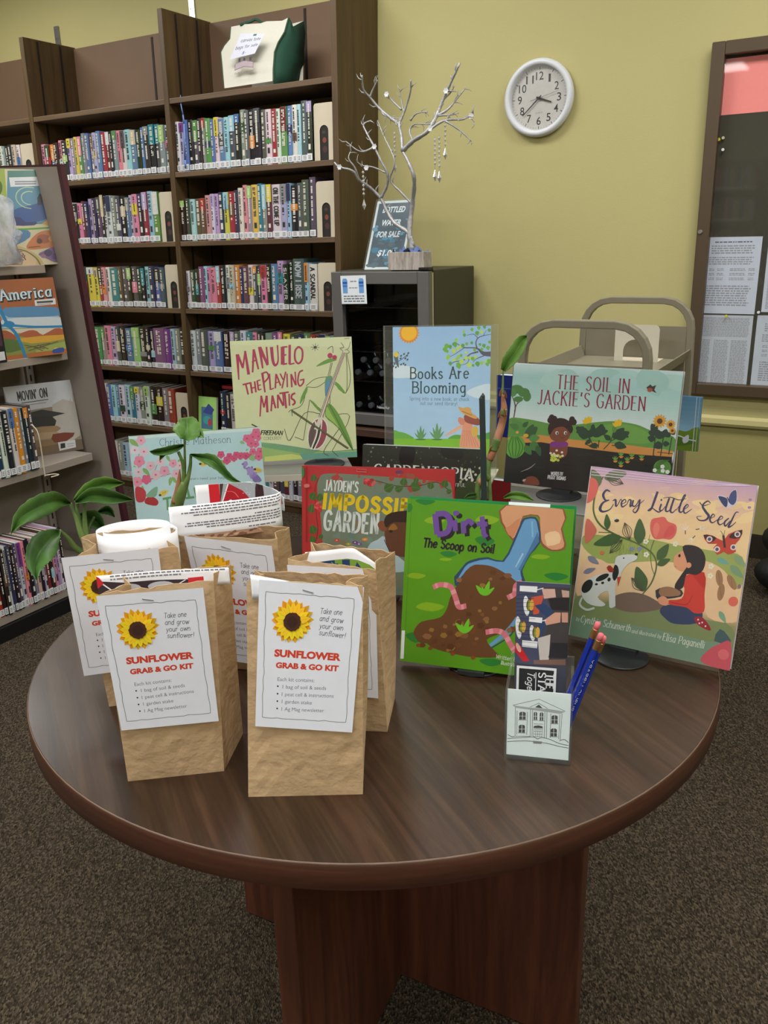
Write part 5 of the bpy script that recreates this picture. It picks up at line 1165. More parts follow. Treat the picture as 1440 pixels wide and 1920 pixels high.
# ------------------------------------------------------------------ display books: covers drawn on the cover face, pages and boards behind
def table_book(label, quad, sc, ox, oy, z, tilt, thk, art, name='picture_book', group=None, spine=None, back=None, bow=0):
    px = [(ox+x/sc, oy+y/sc) for x, y in quad]
    f, W = standing(px[3], px[2], z, tilt); c = [f.px(*p) for p in px]; H = (c[0][1]+c[1][1])/2
    sh = Sheet(W, H, px, ox, oy, sc); art(sh)
    base = f.at(W/2, 0, -thk/2); root = thing(name, label, 'book', base, 0, group); mp = f.map(base)
    sh.mb.build('front_cover', M['cover'], root, mp)
    g = MB(); g.box(0, W, 0, H, -.0022, -.0001, spine or rgb(180, 180, 176)); g.build('cover_board', M['cover'], root, mp)
    g = MB(); g.box(.004, W-.004, .003, H-.004, -thk+.002, -.0024); g.build('page_block', M['pages'], root, mp)
    g = MB(); g.box(0, W, 0, H, -thk, -thk+.0018, back or spine or rgb(180, 180, 176)); g.build('back_cover', M['cover'], root, mp)
    g = MB(); g.box(-.0012, .0006, 0, H, -thk, -.0001, spine or rgb(180, 180, 176)); g.build('spine', M['cover'], root, mp)
    return root, f, W, H
M['easel'] = mat('dark_easel_plastic', rgb(38, 40, 42), .4, var=.05)
def easel(label, f, W, x, thk, r=.045, fwd=.02, zbase=None, hgt=.12):
    """small book easel: a round foot, a lip the book stands on and a plate that leans behind it"""
    P = f.at(x, 0, 0); zb = zbase; n = Vector((f.n.x, f.n.y, 0)).normalized(); e = f.ex
    loc = Vector((P.x, P.y, zb)); t = thing('book_easel', label, 'book easel', loc, math.atan2(e.y, e.x), 'easels under the display books')
    back = thk/max(.3, f.ey.z)+.003; lz = P.z-zb
    g = MB(); g.smooth = True; g.lathe([(r, 0), (r, .002), (r-.002, .0032), (.002, .0036)], 40, 0, -fwd+.0, cap=True); g.build('foot', M['easel'], t, normals=True)
    g = MB(); s = math.tan(math.acos(min(1, f.ey.z)))
    g.hexa([(-.02, back, .003), (.02, back, .003), (.02, back+.003, .003), (-.02, back+.003, .003), (-.014, back+hgt*s, hgt), (.014, back+hgt*s, hgt), (.014, back+hgt*s+.003, hgt), (-.014, back+hgt*s+.003, hgt)]); g.build('back_plate', M['easel'], t)
    g = MB(); g.box(-.02, .02, -.006, back+.003, .003, max(.0035, lz-.0006)); g.build('ledge', M['easel'], t)
    return t
P_ = rgb
# --- the pale green book of the insect musician (drawn as plain leaves, berries and an instrument)
def art_mantis(s):
    s.rect(P_(208, 214, 168)); Rr = P_(170, 48, 84); G1 = P_(104, 154, 66); G2 = P_(150, 190, 92); K = P_(70, 74, 54)
    s.fill([(45, 112), (1310, 55), (1318, 170), (60, 150)], P_(214, 222, 176))
    s.fill([(300, 1160), (500, 1175), (760, 1210), (1050, 1255), (1390, 1235), (1390, 1320), (140, 1380), (140, 1300)], P_(150, 182, 110)); s.fill([(330, 1175), (520, 1182), (760, 1214), (1000, 1245), (880, 1290), (420, 1215)], P_(112, 160, 116)); s.fill([(420, 1310), (700, 1280), (900, 1320), (420, 1362)], P_(198, 208, 118)); s.fill([(780, 1280), (1390, 1255), (1390, 1310), (820, 1340)], P_(104, 158, 140)); s.line([(300, 1160), (500, 1175), (760, 1212), (1050, 1255), (1390, 1232)], 6, P_(86, 140, 128), 5)
    for q, w in (([(120, 250), (140, 515)], [34, 14]), ([(125, 252), (180, 390)], 24), ([(180, 395), (202, 215)], 18), ([(200, 215), (242, 460)], [22, 30]), ([(282, 438), (290, 198)], [18, 24]), ([(290, 198), (342, 405)], [24, 18]), ([(272, 332), (328, 302)], 15), ([(350, 172), (386, 395)], [34, 18]), ([(352, 176), (438, 362)], [34, 26]), ([(422, 172), (440, 350)], 18),
        ([(590, 170), (594, 355)], 40), ([(585, 174), (640, 168)], 17), ([(592, 262), (630, 250)], 15), ([(594, 352), (640, 344)], 17), ([(664, 148), (666, 352)], 26), ([(664, 352), (716, 340)], 15), ([(180, 566), (268, 545)], 17), ([(212, 556), (240, 668)], 18), ([(262, 540), (280, 655)], 20), ([(304, 530), (320, 645)], 18), ([(275, 602), (312, 592)], 14), ([(330, 522), (346, 622)], 18), ([(328, 526), (366, 515)], 13), ([(338, 575), (370, 566)], 12), ([(345, 622), (376, 610)], 13),
        ([(382, 442), (414, 645)], [26, 16]), ([(456, 450), (470, 618)], 18), ([(470, 616), (506, 600)], 13), ([(520, 602), (526, 452)], 18), ([(526, 452), (576, 574)], 18), ([(518, 548), (566, 530)], 12), ([(568, 448), (600, 512)], 15), ([(626, 428), (590, 602)], 16), ([(640, 448), (645, 590)], 15), ([(692, 590), (682, 452)], 18), ([(682, 452), (732, 568)], 18), ([(724, 428), (736, 568)], 15), ([(774, 516), (822, 504)], 14),
        ([(376, 678), (366, 895)], [20, 14]), ([(376, 680), (406, 802)], 17), ([(406, 802), (430, 678)], 15), ([(430, 678), (442, 852)], 24), ([(480, 840), (490, 676)], 18), ([(490, 676), (526, 808)], 20), ([(478, 768), (520, 750)], 12), ([(550, 808), (546, 668)], 18), ([(546, 668), (606, 782)], 22), ([(600, 656), (612, 782)], 15), ([(562, 655), (662, 640)], 17), ([(618, 650), (636, 808)], 20), ([(664, 658), (670, 782)], 16)):
        s.line(q, w, Rr)
    for q, w in (([(474, 172), (490, 310), (515, 362), (545, 315), (536, 152)], [34, 30, 26, 16, 16]), ([(757, 165), (722, 210), (722, 300), (757, 342), (794, 300), (796, 205), (757, 165)], 20), ([(382, 448), (428, 436), (446, 488), (400, 545)], 17), ([(806, 412), (768, 438), (754, 525), (774, 576), (808, 548), (816, 506)], 17), ([(728, 650), (696, 668), (690, 704), (716, 724), (726, 752), (700, 776)], 20)): s.line(q, w, Rr, 6)
    # leaves, stems and berries
    for q in ([(1060, 190), (1110, 160), (1118, 230)], [(1100, 330), (1066, 480)], [(1112, 330), (1082, 480)], [(840, 575), (940, 500), (1090, 475)], [(845, 585), (960, 585), (1080, 500)], [(1090, 560), (1092, 760)], [(690, 825), (800, 770), (850, 590)], [(660, 850), (690, 825), (700, 890)], [(880, 720), (820, 1135)], [(880, 720), (1020, 840)], [(620, 1020), (680, 1140), (825, 860), (1010, 870)], [(730, 1105), (820, 1138)], [(1100, 880), (1300, 890), (1120, 1250)], [(1190, 1020), (1035, 1245), (1085, 1300)], [(1120, 1250), (1185, 1305)], [(1255, 250), (1268, 430), (1255, 650), (1130, 545)], [(1262, 240), (1300, 430), (1296, 560), (1255, 650)]): s.line(q, 6, K, 4)
    for q, c in (([(942, 375), (1010, 320), (1095, 285), (1160, 300), (1100, 325)], G1), ([(848, 580), (850, 640), (782, 765), (790, 690)], G1), ([(1140, 530), (1190, 560), (1255, 650), (1180, 610)], G1), ([(1045, 490), (1112, 475), (1105, 600), (1050, 690), (1036, 600)], P_(96, 152, 110)), ([(1060, 520), (1095, 520), (1080, 620), (1050, 680), (1040, 600)], P_(92, 140, 176)), ([(1078, 755), (1180, 860), (1290, 1080), (1340, 1245), (1250, 1130), (1180, 1010), (1045, 890)], G1), ([(1060, 790), (1110, 870), (1190, 1010), (1060, 900)], G2), ([(880, 722), (930, 750), (1010, 850), (960, 820)], G1)): s.fill(q, c, 3)
    s.ell(1087, 258, 27, 28, P_(176, 44, 84)); s.ell(1135, 276, 25, 24, P_(176, 44, 84)); s.line([(1078, 755), (1340, 1245)], 5, K); s.line([(1045, 890), (1190, 1020), (1340, 1245)], 5, K, 4)
    # spider-like ink mark and the instrument
    for a in range(8): s.line([(930, 172), (930+46*math.cos(a*.8), 172+42*math.sin(a*.8))], 4, P_(50, 54, 46))
    s.ell(930, 172, 17, 13, P_(50, 54, 46))
    s.ell(968, 1070, 108, 172, P_(220, 222, 206), 12); s.ell(968, 1070, 92, 158, P_(150, 70, 84), 12); s.fill([(905, 1000), (930, 960), (960, 1000), (930, 1100), (900, 1220), (872, 1130)], P_(92, 84, 78), 3); s.fill([(975, 960), (1010, 930), (1000, 1080), (930, 1225), (915, 1190), (960, 1080)], P_(58, 54, 52), 3); s.line([(940, 940), (960, 1060), (900, 1235)], 14, P_(226, 228, 214), 4); s.line([(1010, 930), (990, 1100), (930, 1240)], 12, P_(226, 228, 214), 4)
    s.line([(1240, 215), (1120, 540), (1000, 900), (950, 1030)], [26, 30, 40, 46], P_(214, 206, 188)); s.line([(1232, 225), (1112, 545), (990, 900)], 6, P_(110, 74, 70)); s.line([(1244, 225), (1128, 545), (1018, 900)], 7, P_(140, 96, 96)); s.line([(1222, 215), (1100, 545), (975, 900)], 4, K)
    for q in ([(1225, 210), (1190, 180), (1230, 170), (1200, 120)], [(1240, 200), (1280, 180), (1300, 110)], [(1235, 80), (1290, 75)], [(1250, 240), (1290, 220), (1260, 190)]): s.line(q, 5, P_(90, 90, 80), 4)
    s.line([(690, 825), (1290, 1222)], [14, 16], P_(96, 96, 64)); s.line([(690, 838), (1280, 1228)], 5, P_(60, 62, 44)); s.line([(280, 975), (350, 1010)], 12, P_(36, 36, 34))
    s.text('DON FREEMAN', 250, 1080, 600, 1085, 42, P_(40, 42, 36), w=.2, slant=.2); s.text('AUTHOR OF CORDUROY', 200, 1145, 592, 1130, 30, P_(110, 114, 96), w=.1, serif=.1)
bk1, f1, W1, H1 = table_book('pale green picture book with red hand lettering, behind at left', [(45, 115), (1310, 57), (1383, 1312), (150, 1373)], 5.538, 420, 620, .896, 10, .012, art_mantis, spine=P_(206, 210, 176))
easel('dark easel under the pale green book on the grey truck', f1, W1, W1*.72, .012, zbase=.8865, fwd=.012)

# --- acrylic sign: books are blooming
fS, WS = standing((739, 885), (917, 887), .879, 6)
c = [fS.px(*p) for p in ((735, 611), (925, 613), (917, 885), (739, 885))]; HS = (c[0][1]+c[1][1])/2
def art_bloom(s):
    s.band([(0, P_(160, 186, 208)), (.5, P_(150, 180, 208)), (1, P_(138, 172, 208))]); G = P_(92, 146, 44); T = P_(52, 74, 78)
    s.fill([(150, 520), (300, 515), (420, 560), (440, 640), (300, 655), (150, 645)], P_(190, 202, 212), 4); s.fill([(1000, 830), (1120, 760), (1280, 740), (1280, 900), (1120, 890)], P_(188, 202, 214), 4)
    s.ell(342, 140, 108, 108, P_(206, 128, 44)); 
    for k in range(22): a = k*2*math.pi/22; s.fill([(342+100*math.cos(a-.12), 140+100*math.sin(a-.12)), (342+126*math.cos(a), 140+126*math.sin(a)), (342+100*math.cos(a+.12), 140+100*math.sin(a+.12))], P_(206, 128, 44))
    s.ell(342, 138, 92, 90, P_(222, 168, 40))
    Br = P_(106, 92, 72); B2 = P_(84, 78, 96)
    for q, w in (([(1290, 400), (1200, 390), (1120, 330), (980, 320), (900, 275), (850, 275)], [60, 44, 16, 12, 8, 5]), ([(1140, 370), (1040, 400), (980, 460), (870, 480), (830, 510)], [20, 12, 10, 8, 4]), ([(1130, 340), (1115, 270), (1140, 215), (1200, 190), (1290, 175)], [16, 12, 10, 8, 5]), ([(1140, 215), (1090, 170), (1010, 180)], [8, 7, 4]), ([(1200, 190), (1235, 130)], [6, 3]), ([(980, 325), (880, 390), (800, 430)], [8, 6, 4]), ([(1220, 410), (1120, 450), (1080, 490)], [12, 7, 4]), ([(1040, 400), (1020, 490), (940, 520)], [8, 6, 4])): s.line(q, w, B2, 5)
    r = random.Random(14)
    for x, y in [(980, 140), (985, 180), (1072, 118), (1130, 160), (1180, 148), (1150, 100), (1215, 92), (1268, 130), (890, 235), (860, 280), (1010, 280), (1068, 270), (1160, 290), (935, 310), (905, 335), (780, 300), (760, 340), (820, 310), (785, 360), (860, 360), (800, 420), (790, 440), (1205, 305), (1250, 330), (1270, 265), (1100, 350), (1000, 380), (945, 410), (915, 425), (1000, 440), (1045, 440), (1075, 450), (1110, 430), (860, 460), (895, 450), (820, 500), (910, 510), (950, 480), (1035, 520), (1080, 525), (1130, 510), (1175, 500), (1220, 480), (1260, 480), (1240, 515), (1180, 345), (875, 285), (965, 300), (915, 530)]:
        z = r.uniform(17, 32); s.leaf(x-z*.2, y-z, x+z*.3, y+z*.95, .42, P_(*r.choice([(104, 160, 60), (140, 184, 70), (88, 146, 70), (170, 194, 80)])))
    s.line([(150, 480), (215, 465), (260, 440), (330, 385)], 7, P_(70, 74, 80), 4)
    for x, y in ((250, 400), (285, 380), (320, 400), (335, 370), (245, 430), (300, 430), (325, 445), (280, 490), (300, 505), (250, 500), (160, 520), (190, 530), (175, 490)): s.leaf(x-8, y+12, x+10, y-10, .35, P_(70, 78, 84))
    s.fill([(165, 400), (190, 355), (222, 365), (215, 420), (225, 530), (205, 520), (175, 450)], P_(84, 92, 96), 3); s.ell(193, 385, 27, 32, P_(206, 178, 50))
    s.text('Books Are', 362, 666, 1030, 668, 128, T, w=.125, thin=.095, serif=.1, track=.22); s.text('Blooming', 386, 828, 995, 832, 128, T, w=.125, thin=.095, serif=.1, track=.22)
    T2 = P_(100, 120, 140); s.text('Spring into a new book, or check', 350, 908, 1030, 922, 40, T2, w=.11, track=.2); s.text('out our seed library!', 472, 960, 896, 970, 40, T2, w=.11, track=.2)
    s.fill([(150, 1270), (180, 1245), (225, 1262), (270, 1270), (330, 1290), (400, 1345), (160, 1360)], P_(96, 156, 56), 3); s.fill([(790, 1345), (850, 1300), (930, 1300), (960, 1350)], P_(84, 148, 52), 3); s.fill([(1100, 1300), (1180, 1300), (1220, 1275), (1290, 1270), (1290, 1360), (1100, 1360)], P_(70, 140, 56), 3)
    s.fill([(140, 1340), (1300, 1340), (1300, 1800), (140, 1800)], P_(116, 168, 38))
    for x, k in ((478, 1), (665, 1.2)):
        s.ell(x, 1348, 60, 9, P_(70, 112, 40))
        for dx, dy in ((-70, -70), (-40, -110), (0, -150), (38, -120), (66, -76), (-20, -60), (30, -60)): s.leaf(x+dx*.15, 1345, x+dx*k, 1345+dy*k, .1, P_(92, 138, 84))
    # child in a straw hat
    s.fill([(945, 1180), (955, 1215), (850, 1275), (760, 1310), (755, 1300), (840, 1240)], P_(206, 158, 130)); s.fill([(960, 1120), (1050, 1110), (1070, 1230), (950, 1240)], P_(206, 136, 110)); s.fill([(920, 1100), (990, 1140), (950, 1190), (905, 1150)], P_(196, 124, 100), 3)
    s.fill([(950, 1235), (1060, 1225), (1110, 1300), (1155, 1400), (1130, 1450), (915, 1430), (930, 1320)], P_(206, 140, 112))
    for i in range(7): s.line([(965+i*14, 1245), (935+i*32, 1425)], 5, P_(186, 116, 92))
    s.ell(1090, 1260, 40, 60, P_(196, 158, 70), 10); s.fill([(975, 1080), (1060, 1060), (1145, 1130), (1140, 1190), (1060, 1180), (985, 1150)], P_(134, 70, 58), 3); s.fill([(905, 985), (960, 1000), (1010, 990), (1050, 1010), (1055, 1050), (1120, 1100), (1100, 1120), (1020, 1090), (945, 1050)], P_(196, 146, 78), 3); s.line([(950, 1035), (1060, 1080)], 9, P_(150, 98, 50))
sS = Sheet(WS, HS, [(735, 611), (925, 613), (917, 885), (739, 885)], 710, 600, 6); art_bloom(sS)
sg2 = thing('acrylic_sign', 'clear acrylic stand with a pale blue poster about spring books', 'sign', fS.P+fS.ex*WS/2, 0)
mp = fS.map(sg2.location); sS.mb.build('poster', M['paper'], sg2, mp); g = MB(); g.box(0, WS, 0, HS, -.0006, -.0001, P_(200, 204, 208)); g.build('poster_back', M['paper'], sg2, mp)
lx = fS.px(719, 609)[0]; rx = fS.px(935, 611)[0]
g = MB(); y1 = HS+.003
for z in (.004, -.003): g.poly([(lx, 0, z), (rx, 0, z), (rx, y1, z), (lx, y1, z)])
for bx in ((lx, lx+.0022, 0, y1), (rx-.0022, rx, 0, y1), (lx, rx, y1-.0016, y1)): g.box(*bx, -.0028, .0038, P_(190, 200, 196))
g.build('holder', M['acrylic'], sg2, mp)
g = MB(); A = fS.at(lx, 0, .03); B = fS.at(rx, 0, .03); n = fS.n; nz = Vector((n.x, n.y, 0)).normalized()
a0 = fS.at(lx, 0, 0); a1 = fS.at(rx, 0, 0)
g.hexa([tuple(v-sg2.location) for v in (a0+nz*.04-Vector((0, 0, .003)), a1+nz*.04-Vector((0, 0, .003)), a1-nz*.05-Vector((0, 0, .003)), a0-nz*.05-Vector((0, 0, .003)), a0+nz*.04-Vector((0, 0, .0005)), a1+nz*.04-Vector((0, 0, .0005)), a1-nz*.05-Vector((0, 0, .0005)), a0-nz*.05-Vector((0, 0, .0005)))]); g.build('foot', M['acrylic'], sg2)

# --- soil in the garden book
def art_soil(s):
    s.band([(0, P_(36, 34, 34)), (.12, P_(36, 34, 34)), (.3, P_(40, 37, 34)), (.34, P_(190, 204, 204)), (.55, P_(196, 210, 210)), (.72, P_(168, 200, 196)), (.9, P_(150, 190, 188)), (1, P_(190, 210, 212))])
    r = random.Random(4); W_ = P_(206, 216, 218); Tt = P_(132, 40, 66)
    for i in range(10): x = r.uniform(150, 1300); s.fill([(x, 120+r.uniform(0, 60)), (x+r.uniform(100, 260), 150+r.uniform(0, 60)), (x+120, 260+r.uniform(0, 120)), (x-60, 230)], P_(*r.choice([(158, 194, 192), (164, 198, 192), (150, 188, 182)])), 4)
    s.line([(120, 80), (500, 92), (900, 118), (1375, 150)], 8, P_(216, 224, 226), 3); s.line([(125, 62), (600, 86), (1375, 135)], 4, P_(216, 224, 226), 3)
    s.fill([(80, 500), (220, 500), (420, 540), (560, 545), (750, 525), (880, 520), (1040, 545), (1150, 590), (1320, 640), (1330, 750), (1150, 720), (80, 640)], P_(92, 140, 66), 4); s.fill([(650, 580), (900, 540), (1060, 570), (1150, 640), (1100, 690), (700, 650)], P_(104, 152, 70), 4)
    s.fill([(70, 640), (320, 620), (560, 655), (1000, 700), (1320, 745), (1310, 790), (1000, 765), (560, 715), (70, 690)], P_(196, 136, 70)); s.fill([(60, 685), (330, 675), (560, 712), (1000, 765), (1310, 788), (1300, 1140), (40, 1140)], P_(38, 36, 34))
    for i in range(26): x, y = r.uniform(100, 1250), r.uniform(740, 900); s.line([(x, y), (x+r.uniform(40, 120), y+r.uniform(-4, 14))], 5, P_(*r.choice([(52, 48, 44), (26, 25, 25)])), 3)
    s.text('THE SOIL IN', 438, 272, 978, 310, 104, Tt, w=.105, thin=.05, serif=.1, slant=-.03, track=.24); s.text("JACKIE'S GARDEN", 292, 384, 1100, 444, 104, Tt, w=.105, thin=.05, serif=.1, slant=-.03, track=.24)
    DG = P_(44, 66, 48); G = P_(72, 122, 54)
    # tree
    s.line([(120, 490), (128, 400), (100, 320)], [8, 10, 5], P_(96, 66, 74), 4); s.line([(128, 400), (190, 340), (200, 320)], 6, P_(96, 66, 74), 3); s.line([(122, 440), (150, 360)], 5, P_(96, 66, 74))
    for x, y, a, b in ((135, 275, 50, 34), (190, 300, 44, 34), (215, 330, 30, 38), (150, 350, 36, 22), (110, 300, 26, 30)): s.ell(x, y, a, b, P_(*r.choice([(70, 118, 60), (78, 128, 64)])))
    # melon and vine
    s.ell(138, 710, 76, 86, P_(98, 156, 60), 8)
    for k in (-46, -20, 8, 34, 56): s.line([(130+k*.4, 632), (136+k*1.05, 710), (134+k*.5, 790)], 7, P_(58, 108, 46), 5)
    for x, y, x1, y1, w in ((210, 640, 300, 560, .32), (200, 610, 110, 500, .3), (230, 620, 270, 540, .3), (240, 650, 320, 640, .35), (250, 680, 320, 740, .36), (210, 700, 260, 770, .3), (160, 570, 90, 540, .3), (300, 700, 330, 780, .25), (190, 560, 230, 520, .3)): s.leaf(x, y, x1, y1, w, P_(*r.choice([(70, 116, 60), (82, 132, 66), (54, 88, 52)])))
    s.ell(215, 625, 20, 14, P_(206, 160, 66)); s.ell(150, 600, 12, 10, P_(206, 160, 66))
    # child holding flowers
    Sk = P_(118, 66, 46); Hr = P_(46, 30, 28); s.fill([(408, 690), (520, 690), (525, 770), (480, 800), (440, 800), (402, 770)], Sk, 3); s.fill([(412, 672), (520, 672), (524, 710), (408, 712)], P_(120, 52, 122), 3)
    for x, y in ((405, 490), (425, 500), (395, 510), (558, 505), (572, 525), (548, 530)): s.ell(x, y, 22, 24, Hr)
    s.ell(470, 575, 92, 82, Hr); s.fill([(392, 600), (420, 570), (480, 556), (545, 580), (548, 620), (520, 665), (460, 675), (405, 650)], Sk, 4); s.fill([(385, 590), (430, 520), (500, 510), (565, 560), (552, 610), (500, 560), (430, 572), (395, 620)], Hr, 3)
    for x in (448, 512): s.ell(x, 606, 12, 13, P_(206, 204, 200)); s.ell(x+3, 608, 6, 9, P_(30, 24, 22))
    s.line([(478, 640), (490, 644), (500, 640)], 4, P_(70, 34, 28), 3)
    for i in range(16): s.ell(r.uniform(408, 494), r.uniform(768, 815), 11, 10, P_(*r.choice([(196, 200, 80), (170, 190, 70), (206, 210, 120)])))
    for x, y in ((405, 758), (450, 738), (490, 752), (455, 780), (495, 778), (430, 762)): s.ell(x, y, 9, 8, P_(216, 218, 214)); s.ell(x, y, 3, 3, P_(206, 190, 80))
    # bush with yellow flowers
    for q in ([(750, 725), (700, 660), (686, 560)], [(800, 730), (850, 670), (875, 580)], [(745, 720), (660, 690)], [(860, 700), (970, 715)], [(760, 720), (765, 660)], [(700, 660), (620, 560)], [(850, 670), (980, 600)]): s.line(q, 7, DG, 4)
    for x, y, x1, y1 in ((690, 640, 590, 560), (680, 640, 610, 620), (700, 640, 720, 540), (705, 660, 660, 690), (740, 640, 790, 540), (760, 610, 830, 590), (800, 600, 770, 540), (850, 660, 800, 620), (870, 650, 950, 570), (890, 650, 990, 600), (880, 690, 970, 715), (760, 700, 690, 705), (640, 600, 590, 600), (940, 620, 985, 640), (720, 620, 740, 640), (610, 580, 650, 560)): s.leaf(x, y, x1, y1, .3, DG)
    for x, y in ((684, 560), (876, 578)): s.ell(x, y, 17, 28, P_(86, 130, 60))
    for x, y in ((675, 510), (900, 532)):
        for a in (-70, -35, 0, 30): s.leaf(x, y+25, x+46*math.sin(R(a+10)), y+18-48*math.cos(R(a)), .3, P_(214, 176, 40))
    # sunflowers
    for x, y0, y1 in ((1190, 560, 780), (1245, 620, 780), (1305, 640, 770)): s.line([(x, y0), (x-20, y1)], 8, DG)
    for x, y, x1, y1 in ((1185, 620, 1130, 600), (1190, 600, 1150, 540), (1180, 660, 1125, 640), (1235, 650, 1190, 590), (1240, 640, 1265, 580), (1235, 690, 1170, 715), (1240, 690, 1290, 690), (1185, 590, 1220, 620), (1290, 640, 1260, 600), (1300, 620, 1330, 590)): s.leaf(x, y, x1, y1, .42, P_(46, 62, 52))
    for x, y, q in ((1212, 520, 54), (1293, 546, 38), (1308, 592, 26)):
        for k in range(14): a = k*math.pi/7; s.leaf(x+q*.25*math.cos(a), y+q*.25*math.sin(a), x+q*math.cos(a), y+q*math.sin(a), .2, P_(206, 150, 52))
        s.ell(x, y, q*.38, q*.38, P_(92, 56, 34))
    for x, y in ((890, 815), (932, 782), (980, 820), (1012, 790), (932, 850), (1085, 800)):
        s.fill([(x-18, y), (x+20, y), (x+8, y+14), (x-8, y+13)], P_(206, 130, 60)); 
        for a in (-40, -15, 10, 40): s.leaf(x, y, x+36*math.sin(R(a)), y-36*math.cos(R(a)), .12, P_(96, 150, 66))
    s.ell(1240, 870, 66, 60, P_(84, 130, 58))
    for k in range(4): s.line([(1190+k*8, 880), (1210+k*14, 830), (1260+k*10, 812)], 6, P_(60, 100, 46), 4)
    for x, y in ((1242, 860), (1185, 888), (1245, 892), (1280, 900)): 
        for a in range(5): s.ell(x+9*math.cos(a*1.257), y+9*math.sin(a*1.257), 8, 7, P_(216, 218, 214))
    # bird, stone, small marks, name lines
    s.fill([(1105, 268), (1135, 245), (1150, 260), (1178, 250), (1165, 285), (1182, 310), (1150, 296), (1130, 300)], P_(52, 44, 44)); s.ell(1132, 286, 20, 16, P_(150, 74, 56)); s.line([(185, 898), (250, 870), (292, 836)], [3, 7, 3], P_(150, 140, 136), 4); s.fill([(210, 975), (230, 940), (280, 932), (318, 960), (320, 1000), (215, 990)], P_(122, 68, 52), 3); s.leaf(200, 968, 225, 955, .3, P_(190, 160, 150))
    s.text('WORDS BY', 412, 922, 502, 926, 24, P_(204, 206, 206), w=.16); s.text('PEGGY THOMAS', 388, 950, 522, 962, 26, P_(204, 206, 206), w=.16); s.fill([(1270, 122), (1340, 126), (1330, 142), (1290, 142)], P_(40, 140, 80), 3)
bk2, f2_, W2_, H2_ = table_book('wide garden soil picture book with dark earth, standing behind at right', [(110, 75), (1378, 150), (1292, 1130), (60, 975)], 4, 930, 660, .866, 10, .016, art_soil, spine=P_(60, 58, 58), back=P_(190, 196, 196))
easel('dark easel under the garden soil book at right', f2_, W2_, W2_*.37, .016, zbase=.8565, fwd=.014)

